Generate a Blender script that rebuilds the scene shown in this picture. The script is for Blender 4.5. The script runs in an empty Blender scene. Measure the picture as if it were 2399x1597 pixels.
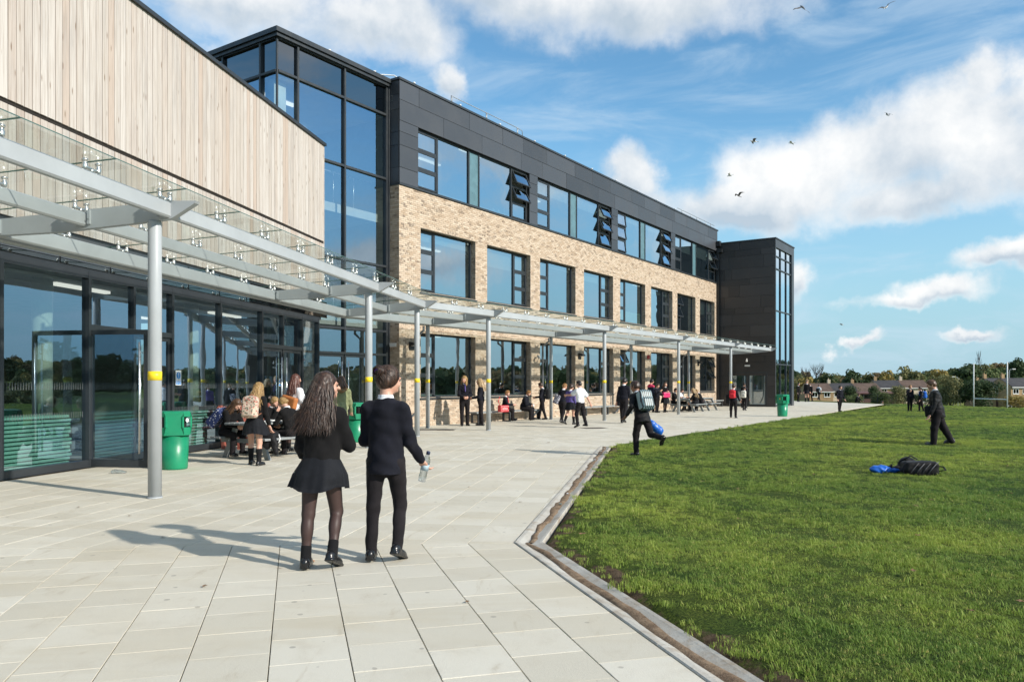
import bpy, math, random
import numpy as np
from mathutils import Vector, Matrix

random.seed(7)
rng = np.random.default_rng(7)
scene = bpy.context.scene
COL = scene.collection
R = math.radians

# ------------------------------------------------------------------ camera
cam_data = bpy.data.cameras.new('camera')
cam = bpy.data.objects.new('camera', cam_data)
COL.objects.link(cam)
cam.location = (0, 0, 1.45)
cam.rotation_euler = (R(90), 0, 0)
cam_data.lens = 27.52
cam_data.sensor_width = 36
cam_data.shift_y = 0.0423
cam_data.clip_end = 9000
scene.camera = cam

# ------------------------------------------------------------------ exposure
scene.view_settings.view_transform = 'Standard'
scene.view_settings.look = 'None'
scene.view_settings.exposure = 0.60
scene.view_settings.gamma = 1
scene.cycles.max_bounces = 9
scene.cycles.transparent_max_bounces = 16
scene.cycles.glossy_bounces = 4
scene.cycles.caustics_reflective = False
scene.cycles.caustics_refractive = False

# ------------------------------------------------------------------ sun and sky
SUN_AZ = 121.5      # degrees clockwise from +Y, where the sun stands
SUN_EL = 28.0
sun_data = bpy.data.lights.new('sun', 'SUN')
sun = bpy.data.objects.new('sun', sun_data)
COL.objects.link(sun)
sun_data.energy = 3.5
sun_data.angle = R(1.1)
sun_data.color = (1.0, 0.93, 0.83)
_d = Vector((math.sin(R(SUN_AZ)) * math.cos(R(SUN_EL)), math.cos(R(SUN_AZ)) * math.cos(R(SUN_EL)), math.sin(R(SUN_EL))))
sun.rotation_euler = _d.to_track_quat('Z', 'Y').to_euler()

world = bpy.data.worlds.new('World')
scene.world = world
world.use_nodes = True
wn, wl = world.node_tree.nodes, world.node_tree.links
wn.clear()
def W(t, **kw):
    n = wn.new(t)
    for k, v in kw.items():
        setattr(n, k, v)
    return n
def wmath(op, a, b=None, clamp=False):
    n = W('ShaderNodeMath', operation=op, use_clamp=clamp)
    for i, v in enumerate((a, b)):
        if v is None: continue
        if isinstance(v, (int, float)): n.inputs[i].default_value = v
        else: wl.new(v, n.inputs[i])
    return n.outputs[0]
def wvec(op, a, b=None):
    n = W('ShaderNodeVectorMath', operation=op)
    for i, v in enumerate((a, b)):
        if v is None: continue
        if isinstance(v, (tuple, list)): n.inputs[i].default_value = v
        else: wl.new(v, n.inputs[i])
    return n.outputs[1] if op in ('LENGTH', 'DISTANCE', 'DOT_PRODUCT') else n.outputs[0]
def wrange(v, a, b, c=0., d=1.):
    n = W('ShaderNodeMapRange', interpolation_type='SMOOTHSTEP')
    wl.new(v, n.inputs[0])
    for i, x in enumerate((a, b, c, d)): n.inputs[i + 1].default_value = x
    return n.outputs[0]
def wmix(f, a, b):
    n = W('ShaderNodeMix', data_type='RGBA')
    if isinstance(f, (int, float)): n.inputs[0].default_value = f
    else: wl.new(f, n.inputs[0])
    for i, v in ((6, a), (7, b)):
        if isinstance(v, (tuple, list)): n.inputs[i].default_value = (*v, 1)
        else: wl.new(v, n.inputs[i])
    return n.outputs[2]
sky = W('ShaderNodeTexSky', sky_type='NISHITA')
sky.sun_disc = False
sky.sun_elevation = R(SUN_EL)
sky.sun_rotation = R(SUN_AZ)
sky.altitude = 50
sky.air_density = 1.0
sky.dust_density = 0.25
sky.ozone_density = 1.6
tc = W('ShaderNodeTexCoord')
gen = tc.outputs['Generated']
sep = W('ShaderNodeSeparateXYZ'); wl.new(gen, sep.inputs[0])
az = wmath('ARCTAN2', sep.outputs[0], sep.outputs[1])
el = wmath('ARCSINE', sep.outputs[2])
comb = W('ShaderNodeCombineXYZ'); wl.new(az, comb.inputs[0]); wl.new(el, comb.inputs[1])
ae = comb.outputs[0]
def wnoise(vec, scale, detail, rough, dist=0.0):
    n = W('ShaderNodeTexNoise')
    wl.new(vec, n.inputs['Vector'])
    n.inputs['Scale'].default_value = scale
    n.inputs['Detail'].default_value = detail
    n.inputs['Roughness'].default_value = rough
    n.inputs['Distortion'].default_value = dist
    return n.outputs['Fac']
puff = wnoise(gen, 9.0, 9, 0.58, 0.15)
big = wnoise(gen, 2.6, 5, 0.5)
# cumulus clouds: (azimuth, elevation, half width, half height) in radians
CLOUDS = [
    (0.523, 0.278, .105, .062), (0.430, 0.258, .10, .052), (0.345, 0.236, .10, .052), (0.285, 0.205, .11, .034),
    (0.585, 0.235, .09, .06), (0.47, 0.212, .13, .035), (0.545, 0.322, .045, .032),
    (0.165, 0.455, .175, .055), (0.02, 0.470, .15, .045), (0.24, 0.52, .16, .06), (-0.12, 0.52, .14, .05),
    (-0.165, 0.425, .115, .048), (-0.08, 0.375, .035, .028), (-0.33, 0.44, .13, .05), (-0.30, 0.36, .10, .03),
    (0.163, 0.245, .048, .042), (0.155, 0.225, .075, .026),
    (0.345, 0.125, .030, .026), (0.495, 0.098, .058, .020), (0.475, 0.090, .075, .012), (0.56, 0.130, .055, .018), (0.415, 0.047, .018, .009),
    (0.535, 0.05, .035, .008),
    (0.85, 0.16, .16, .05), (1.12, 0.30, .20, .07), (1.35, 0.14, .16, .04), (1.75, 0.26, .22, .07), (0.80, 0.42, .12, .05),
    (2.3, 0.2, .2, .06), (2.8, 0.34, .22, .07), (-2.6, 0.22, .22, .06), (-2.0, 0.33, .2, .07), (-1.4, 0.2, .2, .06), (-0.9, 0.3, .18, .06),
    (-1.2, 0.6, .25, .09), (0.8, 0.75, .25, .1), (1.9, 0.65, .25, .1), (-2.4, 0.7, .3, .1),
    (0.3, 0.80, .35, .13), (-0.6, 0.75, .30, .12), (1.35, 0.85, .35, .13), (2.5, 0.95, .5, .16), (-1.7, 0.95, .5, .16), (-0.1, 1.15, .8, .18), (1.6, 1.25, .9, .18), (3.0, 0.6, .3, .12), (-2.9, 0.45, .25, .09), (1.5, 0.45, .2, .08), (2.1, 0.42, .2, .08), (-1.7, 0.55, .25, .09), (-0.62, 0.52, .16, .07), (1.05, 0.55, .2, .08), (2.6, 0.6, .25, .1),  # unseen clouds overhead and behind, added to whiten the light in shadows
]
def wnoise_col(vec, scale, detail, rough):
    n = W('ShaderNodeTexNoise'); wl.new(vec, n.inputs['Vector'])
    n.inputs['Scale'].default_value = scale; n.inputs['Detail'].default_value = detail; n.inputs['Roughness'].default_value = rough
    return n.outputs['Color']
# ragged outlines: the plane of azimuth and elevation is warped by noise before the clouds are laid out
warp = wvec('MULTIPLY', wvec('SUBTRACT', wnoise_col(gen, 7.0, 6, 0.6), (0.5, 0.5, 0.5)), (0.17, 0.105, 0))
aew = wvec('ADD', ae, warp)
acc = None; wsum = None; lsum = None
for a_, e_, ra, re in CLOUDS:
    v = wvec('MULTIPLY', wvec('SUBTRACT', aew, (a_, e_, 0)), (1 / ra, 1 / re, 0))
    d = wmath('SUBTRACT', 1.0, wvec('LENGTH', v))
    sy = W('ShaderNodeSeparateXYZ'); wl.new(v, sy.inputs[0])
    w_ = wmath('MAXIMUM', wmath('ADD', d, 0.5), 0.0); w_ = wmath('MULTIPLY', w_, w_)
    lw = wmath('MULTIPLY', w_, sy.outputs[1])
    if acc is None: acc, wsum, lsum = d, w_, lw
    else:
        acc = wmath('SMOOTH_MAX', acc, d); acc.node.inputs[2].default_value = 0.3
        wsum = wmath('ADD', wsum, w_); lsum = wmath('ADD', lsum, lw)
low = wmath('DIVIDE', lsum, wmath('ADD', wsum, 0.02))            # -1 at a cloud's base, +1 at its top
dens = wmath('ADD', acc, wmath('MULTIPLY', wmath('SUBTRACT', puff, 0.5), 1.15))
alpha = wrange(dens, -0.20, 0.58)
# light: sunlit tops, blue-grey bases (direction-space noise shifted toward the sun side)
shift = wvec('ADD', gen, (0.020, -0.008, 0.034))
puff2 = wnoise(shift, 9.0, 6, 0.55, 0.15)
lit = wmath('SUBTRACT', puff, puff2)
base_dark = wmath('MULTIPLY', wrange(low, 0.25, -0.65), wrange(dens, 0.05, 0.6))
sh = wmath('ADD', wmath('MULTIPLY', lit, 2.6), wmath('MULTIPLY', wmath('SUBTRACT', big, 0.5), 1.6))
sh = wmath('SUBTRACT', wmath('ADD', wmath('MULTIPLY', sh, 0.85), 0.78), wmath('MULTIPLY', base_dark, 0.75), True)
CLOUD_DARK, CLOUD_LIT = (3.5, 4.15, 4.8), (6.8, 6.8, 6.75)
ccol = wmix(sh, CLOUD_DARK, CLOUD_LIT)
# thin high haze of cirrus
cirv = wvec('MULTIPLY', gen, (2.2, 2.2, 9.0))
cir = wrange(wnoise(cirv, 2.4, 7, 0.6, 0.6), 0.42, 0.80, 0.0, 0.58)
haze = wrange(el, -0.02, 0.34, 0.92, 0.0)
hs = W('ShaderNodeHueSaturation'); hs.inputs['Saturation'].default_value = 1.12; hs.inputs['Value'].default_value = 1.0; wl.new(sky.outputs[0], hs.inputs['Color'])
_tn = W('ShaderNodeMix', data_type='RGBA', blend_type='MULTIPLY'); _tn.inputs[0].default_value = 1; wl.new(hs.outputs[0], _tn.inputs[6]); _tn.inputs[7].default_value = (1.02, 1.30, 1.27, 1)
base_sky = _tn.outputs[2]
s1 = wmix(haze, base_sky, (2.45, 3.90, 4.95))
s2 = wmix(cir, s1, (4.2, 5.2, 6.1))
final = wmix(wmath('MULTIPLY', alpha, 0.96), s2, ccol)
bg = W('ShaderNodeBackground'); wl.new(final, bg.inputs[0]); bg.inputs[1].default_value = 0.1
wo = W('ShaderNodeOutputWorld'); wl.new(bg.outputs[0], wo.inputs[0])

# ------------------------------------------------------------------ helpers: objects
def tag(o, label=None, cat=None, group=None, kind=None):
    for k, v in (('label', label), ('category', cat), ('group', group), ('kind', kind)):
        if v: o[k] = v
    return o
def link(o, parent=None):
    COL.objects.link(o)
    if parent is not None: o.parent = parent
    return o
def empty(name, loc=(0, 0, 0), rz=0.0):
    o = bpy.data.objects.new(name, None)
    o.empty_display_size = 0.2
    o.location = loc; o.rotation_euler = (0, 0, rz)
    return link(o)
def copy_tree(o, parent=None):
    kids = list(o.children)
    c = o.copy(); COL.objects.link(c); c.parent = parent
    for k in kids: copy_tree(k, c)
    return c
def inst(src, name, parent, loc=(0, 0, 0), rot=(0, 0, 0)):
    """a copy of a piece that shares its mesh"""
    o = bpy.data.objects.new(name, src)
    o.location = loc; o.rotation_euler = rot
    return link(o, parent)

class MB:
    def __init__(s): s.v = []; s.f = []; s.m = []; s.c = []
    def add(s, vs, fs, m=0, c=None):
        n = len(s.v); s.v += [tuple(p) for p in vs]
        for f in fs: s.f.append(tuple(i + n for i in f)); s.m.append(m); s.c.append(c)
        return s
    def box(s, x0, x1, y0, y1, z0, z1, m=0, c=None):
        return s.add([(x0,y0,z0),(x1,y0,z0),(x1,y1,z0),(x0,y1,z0),(x0,y0,z1),(x1,y0,z1),(x1,y1,z1),(x0,y1,z1)],
            [(0,3,2,1),(4,5,6,7),(0,1,5,4),(1,2,6,5),(2,3,7,6),(3,0,4,7)], m, c)
    def bbox(s, x0, x1, y0, y1, z0, z1, b=0.01, m=0):
        """box with chamfered vertical and top edges"""
        vs = []
        for z, i in ((z0, 0), (z1 - b, 0), (z1, b)):
            X0, X1, Y0, Y1 = x0 + i, x1 - i, y0 + i, y1 - i
            vs += [(X0 + b, Y0, z), (X1 - b, Y0, z), (X1, Y0 + b, z), (X1, Y1 - b, z), (X1 - b, Y1, z), (X0 + b, Y1, z), (X0, Y1 - b, z), (X0, Y0 + b, z)]
        fs = [tuple(range(7, -1, -1)), tuple(range(16, 24))]
        for k in (0, 8):
            for i in range(8): fs.append((k + i, k + (i + 1) % 8, k + 8 + (i + 1) % 8, k + 8 + i))
        return s.add(vs, fs, m)
    def prism(s, poly, a, b, axis='y', m=0):
        """polygon (p,q) extruded from a to b along axis; axis y: (x,z), x: (y,z), z: (x,y)"""
        def P(p, q, t): return {'y': (p, t, q), 'x': (t, p, q), 'z': (p, q, t)}[axis]
        n = len(poly)
        vs = [P(p, q, a) for p, q in poly] + [P(p, q, b) for p, q in poly]
        fs = [tuple(range(n)), tuple(range(2 * n - 1, n - 1, -1))]
        for i in range(n): fs.append((i, n + i, n + (i + 1) % n, (i + 1) % n))
        return s.add(vs, fs, m)
    def tube(s, pts, r, seg=10, m=0, cap=True, flat=1.0):
        pts = [Vector(p) for p in pts]; n = len(pts)
        rs = r if isinstance(r, (list, tuple)) else [r] * n
        vs = []; up = None
        for i, p in enumerate(pts):
            t = (pts[min(i + 1, n - 1)] - pts[max(i - 1, 0)]).normalized()
            if up is None or abs(t.dot(up)) > .98: up = Vector((0, 0, 1)) if abs(t.z) < .9 else Vector((1, 0, 0))
            u = t.cross(up).normalized(); w = u.cross(t).normalized(); up = w
            for k in range(seg):
                a = 2 * math.pi * k / seg
                vs.append(p + u * math.cos(a) * rs[i] + w * math.sin(a) * rs[i] * flat)
        fs = []
        for i in range(n - 1):
            for k in range(seg):
                fs.append((i * seg + k, i * seg + (k + 1) % seg, (i + 1) * seg + (k + 1) % seg, (i + 1) * seg + k))
        if cap: fs += [tuple(range(seg - 1, -1, -1)), tuple(range((n - 1) * seg, n * seg))]
        return s.add(vs, fs, m)
    def lathe(s, prof, seg=20, m=0, c=(0, 0)):
        vs = []; n = len(prof)
        for r, z in prof:
            for k in range(seg):
                a = 2 * math.pi * k / seg; vs.append((c[0] + r * math.cos(a), c[1] + r * math.sin(a), z))
        fs = [(i * seg + k, i * seg + (k + 1) % seg, (i + 1) * seg + (k + 1) % seg, (i + 1) * seg + k) for i in range(n - 1) for k in range(seg)]
        fs += [tuple(range(seg - 1, -1, -1)), tuple(range((n - 1) * seg, n * seg))]
        return s.add(vs, fs, m)
    def mesh(s, name, mats, smooth=False):
        me = bpy.data.meshes.new(name)
        me.from_pydata(s.v, [], s.f)
        mats = mats if isinstance(mats, (list, tuple)) else [mats]
        for mt in mats: me.materials.append(mt)
        if len(mats) > 1: me.polygons.foreach_set('material_index', s.m)
        if any(c is not None for c in s.c):
            at = me.color_attributes.new('tint', 'FLOAT_COLOR', 'CORNER')
            buf = []
            for f, c in zip(s.f, s.c): buf += list(c or (1, 1, 1, 1)) * len(f)
            at.data.foreach_set('color', buf)
        if smooth: me.polygons.foreach_set('use_smooth', [True] * len(me.polygons))
        me.update()
        return me
    def obj(s, name, mats, parent=None, smooth=False, loc=(0, 0, 0), rot=(0, 0, 0)):
        o = bpy.data.objects.new(name, s.mesh(name, mats, smooth))
        o.location = loc; o.rotation_euler = rot
        return link(o, parent)

# ------------------------------------------------------------------ helpers: materials
class NT:
    def __init__(s, name):
        s.mat = bpy.data.materials.new(name); s.mat.use_nodes = True
        s.n = s.mat.node_tree.nodes; s.l = s.mat.node_tree.links; s.n.clear()
        s.out = s.n.new('ShaderNodeOutputMaterial')
    def new(s, t, **kw):
        n = s.n.new(t)
        for k, v in kw.items(): setattr(n, k, v)
        return n
    def put(s, sock, v):
        if v is None: return
        if hasattr(v, 'is_linked') or isinstance(v, bpy.types.NodeSocket): s.l.new(v, sock)
        elif isinstance(v, (tuple, list)) and sock.type == 'RGBA' and len(v) == 3: sock.default_value = (*v, 1)
        else: sock.default_value = v
    def coord(s, which='Object'): return s.new('ShaderNodeTexCoord').outputs[which]
    def pos(s): return s.new('ShaderNodeNewGeometry').outputs['Position']
    def math(s, op, a, b=None, clamp=False, c=None):
        n = s.new('ShaderNodeMath', operation=op, use_clamp=clamp)
        s.put(n.inputs[0], a); s.put(n.inputs[1], b)
        if c is not None: s.put(n.inputs[2], c)
        return n.outputs[0]
    def vmul(s, v, k):
        n = s.new('ShaderNodeVectorMath', operation='MULTIPLY'); s.put(n.inputs[0], v); s.put(n.inputs[1], k); return n.outputs[0]
    def vadd(s, v, k):
        n = s.new('ShaderNodeVectorMath', operation='ADD'); s.put(n.inputs[0], v); s.put(n.inputs[1], k); return n.outputs[0]
    def noise(s, vec, scale, detail=4, rough=0.55, dist=0.0, col=False):
        n = s.new('ShaderNodeTexNoise'); s.put(n.inputs['Vector'], vec)
        n.inputs['Scale'].default_value = scale; n.inputs['Detail'].default_value = detail
        n.inputs['Roughness'].default_value = rough; n.inputs['Distortion'].default_value = dist
        return n.outputs['Color' if col else 'Fac']
    def vor(s, vec, scale, out='Distance', feat='F1'):
        n = s.new('ShaderNodeTexVoronoi', feature=feat); s.put(n.inputs['Vector'], vec); n.inputs['Scale'].default_value = scale
        return n.outputs[out]
    def ramp(s, v, a, b, c=0., d=1., smooth=True):
        n = s.new('ShaderNodeMapRange', interpolation_type='SMOOTHSTEP' if smooth else 'LINEAR')
        s.put(n.inputs[0], v)
        for i, x in enumerate((a, b, c, d)): s.put(n.inputs[i + 1], x)
        return n.outputs[0]
    def mix(s, f, a, b, bt='MIX'):
        n = s.new('ShaderNodeMix', data_type='RGBA', blend_type=bt)
        s.put(n.inputs[0], f); s.put(n.inputs[6], a); s.put(n.inputs[7], b); return n.outputs[2]
    def rnd(s): return s.new('ShaderNodeObjectInfo').outputs['Random']
    def attr(s, name, out='Color'): return s.new('ShaderNodeAttribute', attribute_name=name).outputs[out]
    def bump(s, h, strength, dist=0.01):
        n = s.new('ShaderNodeBump'); n.inputs['Strength'].default_value = strength; n.inputs['Distance'].default_value = dist
        s.put(n.inputs['Height'], h); return n.outputs[0]
    def bsdf(s, col, rough=0.6, metal=0.0, normal=None, spec=0.5, **kw):
        b = s.new('ShaderNodeBsdfPrincipled')
        s.put(b.inputs['Base Color'], col); s.put(b.inputs['Roughness'], rough); s.put(b.inputs['Metallic'], metal)
        s.put(b.inputs['Specular IOR Level'], spec)
        if normal is not None: s.put(b.inputs['Normal'], normal)
        for k, v in kw.items(): s.put(b.inputs[k.replace('_', ' ')], v)
        return b.outputs[0]
    def done(s, shader):
        s.l.new(shader, s.out.inputs[0]); return s.mat

def plain(name, col, rough=0.6, metal=0.0, var=0.12, vs=3.0, bump=0.0, bs=60.0, spec=0.5, rv=0.0):
    """simple painted / cloth / metal surface with cloudy variation and fine relief"""
    t = NT(name); c = t.coord()
    k = t.noise(c, vs, 5, 0.6)
    dark = tuple(x * (1 - var) for x in col); lite = tuple(min(1, x * (1 + var)) for x in col)
    base = t.mix(t.ramp(k, 0.3, 0.7), dark, lite)
    if rv:
        base = t.mix(t.ramp(t.rnd(), 0, 1, 0, rv, False), base, tuple(x * .45 for x in col))
    nr = t.bump(t.noise(c, bs, 3, 0.6), bump, 0.004) if bump else None
    rr = t.ramp(t.noise(c, vs * 2.3, 3), 0.3, 0.7, max(0.02, rough - .08), min(1, rough + .08))
    return t.done(t.bsdf(base, rr, metal, nr, spec))

def glass_mat(name, tint=(0.55, 0.66, 0.62), k=2.0, base=.15, wob=0.0, gtint=(0.94, 0.97, 1.0)):
    t = NT(name)
    nr = None
    if wob:
        nr = t.bump(t.noise(t.vadd(t.coord(), t.vmul(t.rnd(), (37., 11., 5.))), 0.9, 2), wob, 0.02)
    fr = t.new('ShaderNodeFresnel'); fr.inputs[0].default_value = 1.5
    f = t.math('ADD', t.math('MULTIPLY', fr.outputs[0], k), base, True)
    tr = t.new('ShaderNodeBsdfTransparent'); t.put(tr.inputs[0], tint)
    gl = t.new('ShaderNodeBsdfGlossy'); gl.inputs['Roughness'].default_value = 0.0; t.put(gl.inputs[0], gtint)
    if nr: t.put(gl.inputs['Normal'], nr); t.put(fr.inputs['Normal'], nr)
    mx = t.new('ShaderNodeMixShader'); t.put(mx.inputs[0], f)
    t.l.new(tr.outputs[0], mx.inputs[1]); t.l.new(gl.outputs[0], mx.inputs[2])
    return t.done(mx.outputs[0])
# ================================================================== MATERIALS
ANTH = plain('anthracite_frame', (0.028, 0.033, 0.038), 0.42, 0, .10, 2.0)
ALU = plain('grey_steel_paint', (0.39, 0.415, 0.43), 0.38, 0.0, .07, 1.4, 0.02, 90)
STEEL = plain('brushed_steel', (0.80, 0.79, 0.77), 0.34, 1.0, .05, 6)
YELLOW = plain('yellow_band', (0.85, 0.62, 0.02), 0.45, 0, .06)
WHITE = plain('white_paint', (0.78, 0.78, 0.76), 0.5, 0, .05)
GLASS = glass_mat('window_glass', (0.50, 0.60, 0.58), 1.9, .44, 0.22, (.78, .91, 1.0))
GLASS_HALL = glass_mat('hall_glass', (0.80, 0.88, 0.85), 1.8, .30, 0.10, (.62, .81, 1.0))
GLASS_CAN = glass_mat('canopy_glass', (0.87, 0.92, 0.88), .26, .008)
GLASS_DARK = glass_mat('spandrel_glass', (0.05, 0.06, 0.09), 1.6, .12, 0.03)
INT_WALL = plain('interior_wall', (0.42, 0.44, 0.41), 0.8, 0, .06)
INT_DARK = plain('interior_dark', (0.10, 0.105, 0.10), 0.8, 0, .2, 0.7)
INT_FLOOR = plain('interior_floor', (0.16, 0.17, 0.16), 0.45, 0, .15)
INT_CEIL = plain('interior_ceiling', (0.55, 0.57, 0.56), 0.8, 0, .04)
MINT = plain('mint_paint', (0.42, 0.66, 0.55), 0.5, 0, .08)
CLAD = None
def clad(name, col, rough):
    t = NT(name); c = t.coord()
    k = t.noise(c, 0.8, 4, .6); r = t.rnd()
    base = t.mix(t.ramp(r, 0, 1), tuple(x * .80 for x in col), tuple(x * 1.22 for x in col))
    base = t.mix(t.ramp(k, .35, .75, 0, .25), base, tuple(x * 1.5 for x in col))
    return t.done(t.bsdf(base, t.ramp(k, .3, .7, rough - .05, rough + .1), 0.25, None, .5))
CLAD = clad('grey_cladding', (0.062, 0.066, 0.074), 0.40)
CLAD_BR = clad('brown_grey_cladding', (0.050, 0.046, 0.045), 0.42)

def wood_mat():
    t = NT('weathered_timber'); c = t.coord()
    r = t.rnd()
    off = t.vadd(c, t.vmul(r, (51., 3., 97.)))
    grain = t.noise(t.vmul(off, (40., 40., 1.3)), 1.0, 6, .62, .4)
    stain = t.noise(t.vmul(off, (3., 3., .45)), 1.0, 5, .6)
    kn = t.vor(t.vmul(off, (7.5, 0.1, 1.55)), 1.0)
    knot = t.ramp(kn, .15, .05)
    base = t.mix(r, (0.5078, 0.4549, 0.4067), (0.5802, 0.5387, 0.4975))
    base = t.mix(t.ramp(t.math('FRACT', t.math('MULTIPLY', r, 7.3)), .72, .95, 0, .75), base, (0.4851, 0.3842, 0.3145))
    base = t.mix(t.ramp(stain, .46, .74, 0, .55), base, (0.3396, 0.3168, 0.3014))
    base = t.mix(t.ramp(grain, .40, .72, 0, .48), base, (0.2911, 0.2157, 0.1638))
    base = t.mix(t.math('MULTIPLY', knot, .8), base, (0.1802, 0.1146, 0.0721))
    return t.done(t.bsdf(base, .78, 0, t.bump(grain, .25, .003), .25))
WOOD = wood_mat()
WOOD_GAP = plain('timber_gap', (0.17, 0.09, 0.052), .85)

def brick_mat():
    t = NT('buff_brick'); p = t.pos()
    a = t.attr('tint')
    n = t.noise(p, 11., 4, .65); f = t.noise(p, 90., 3, .6)
    sep = t.new('ShaderNodeSeparateColor'); t.put(sep.inputs[0], a)
    base = t.mix(sep.outputs[0], (0.4266, 0.3144, 0.2179), (0.5948, 0.4861, 0.3742))
    base = t.mix(t.ramp(f, .4, .7, 0, .3), base, (0.6609, 0.5520, 0.4486))
    smudge = t.math('MULTIPLY', sep.outputs[1], t.ramp(n, .36, .60, 0, .85))
    base = t.mix(smudge, base, (0.0901, 0.0637, 0.0513))
    return t.done(t.bsdf(base, .85, 0, t.bump(f, .35, .004), .25))
BRICK = brick_mat()
MORTAR = plain('mortar', (0.30, 0.255, 0.20), .9, 0, .2, 14, .3, 120)

def slab_mat():
    t = NT('concrete_paving'); p = t.pos()
    a = t.attr('tint'); sep = t.new('ShaderNodeSeparateColor'); t.put(sep.inputs[0], a)
    big = t.noise(p, .55, 5, .6); mid = t.noise(t.vmul(p, (1.0, 1.0, 1.)), 3.1, 6, .62, .4)
    fine = t.noise(p, 210., 2, .7); sp = t.vor(p, 150.)
    base = t.mix(sep.outputs[0], (0.5185, 0.4856, 0.4087), (0.6344, 0.6076, 0.5368))
    base = t.mix(t.ramp(big, .42, .72, 0, .62), base, (0.5734, 0.5185, 0.4148))
    base = t.mix(t.ramp(mid, .50, .76, 0, .62), base, (0.4880, 0.4453, 0.3660))
    base = t.mix(t.ramp(fine, .35, .7, 0, .30), base, (0.7808, 0.7503, 0.6832))
    base = t.mix(t.ramp(sp, .18, .05, 0, .30), base, (0.3660, 0.3294, 0.2745))
    spots = t.vor(t.vadd(p, t.vmul(t.noise(p, 8., 2, col=True), (.05, .05, 0.))), 2.3)
    spots2 = t.vor(p, 5.1)
    base = t.mix(t.ramp(spots, .045, .03, 0, .45), base, (0.2318, 0.2135, 0.1891))
    base = t.mix(t.ramp(spots2, .05, .03, 0, .35), base, (0.2684, 0.2440, 0.2135))
    streak = t.noise(t.vmul(p, (3.2, .9, 1.)), 1.9, 6, .7, .8)
    base = t.mix(t.ramp(streak, .56, .78, 0, .62), base, (0.4087, 0.3477, 0.2562))
    gum = t.vor(t.vadd(p, (3.3, 1.7, 0.)), 3.4)
    base = t.mix(t.ramp(gum, .075, .06, 0, .6), base, (0.27, 0.255, 0.23))
    wash = t.noise(t.vmul(p, (.35, 1.1, 1.)), 1.3, 6, .65, .5)
    base = t.mix(t.ramp(wash, .48, .72, 0, .55), base, (0.52, 0.465, 0.36))
    h = t.math('ADD', t.math('MULTIPLY', fine, .6), t.math('MULTIPLY', t.noise(p, 55., 4, .7), .6))
    base = t.mix(1.0, base, (1.00, .99, .95), 'MULTIPLY')
    return t.done(t.bsdf(base, .88, 0, t.bump(h, .45, .006), .2))
SLAB = slab_mat()
JOINT = plain('joint_sand', (0.27, 0.23, 0.165), .95, 0, .6, 3.5, .5, 60)
def drain_mat():
    t = NT('stained_drain_concrete'); p = t.pos()
    n = t.noise(p, 4., 6, .68, .4); f = t.noise(p, 60., 4, .7); g = t.noise(p, 1.3, 4, .6)
    base = t.mix(t.ramp(g, .35, .68), (0.40, 0.38, 0.335), (0.54, 0.52, 0.465))
    base = t.mix(t.ramp(n, .46, .68, 0, .75), base, (0.30, 0.235, 0.165))
    base = t.mix(t.ramp(f, .52, .74, 0, .5), base, (0.24, 0.19, 0.14))
    return t.done(t.bsdf(base, .92, 0, t.bump(t.math('ADD', f, n), .5, .006), .12))
CONC = drain_mat()

def soil_mat():
    t = NT('damp_soil'); p = t.pos()
    n = t.noise(p, 9., 6, .68); f = t.noise(p, 70., 4, .7)
    base = t.mix(t.ramp(n, .3, .7), (0.13, 0.085, 0.055), (0.30, 0.215, 0.14))
    base = t.mix(t.ramp(f, .5, .75, 0, .5), base, (0.38, 0.30, 0.21))
    return t.done(t.bsdf(base, .95, 0, t.bump(t.math('ADD', n, f), .9, .012), .15))
SOIL = soil_mat()

def grass_tone(t, p):
    big = t.noise(p, .16, 5, .62); mid = t.noise(p, .75, 6, .65, .3); sm = t.noise(p, 4.2, 5, .7)
    c = t.mix(t.ramp(big, .36, .62), (0.0609, 0.1225, 0.0220), (0.2264, 0.2695, 0.0450))
    c = t.mix(t.ramp(mid, .42, .64, 0, .75), c, (0.0481, 0.1058, 0.0200))
    c = t.mix(t.ramp(sm, .50, .76, 0, .6), c, (0.3049, 0.3038, 0.0750))
    return c, mid, sm
def lawn_mat():
    t = NT('lawn_turf'); p = t.pos()
    c, mid, sm = grass_tone(t, p)
    ed = t.attr('edge', 'Fac')
    f = t.noise(p, 55., 5, .75); n2 = t.noise(p, 1.5, 6, .65)
    c = t.mix(t.ramp(f, .35, .62, .15, .9), c, (0.018, 0.034, 0.008))  # dark flecks put the shade between blades into the turf colour
    bare = t.math('ADD', t.ramp(ed, .34, .04, 0, .55), t.ramp(n2, .35, .75, 0, .62))
    bare = t.ramp(bare, .56, .70)
    far = t.ramp(ed, 2.5, 6.0, 1.0, .18)
    soil = t.mix(t.ramp(t.noise(p, 13., 5, .7), .3, .7), (0.09, 0.06, 0.038), (0.19, 0.135, 0.085))
    c = t.mix(t.math('MULTIPLY', bare, far), c, soil)
    return t.done(t.bsdf(c, .95, 0, t.bump(t.math('ADD', f, t.noise(p, 14., 5, .7)), 1.0, .03), .1))
LAWN = lawn_mat()
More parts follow.
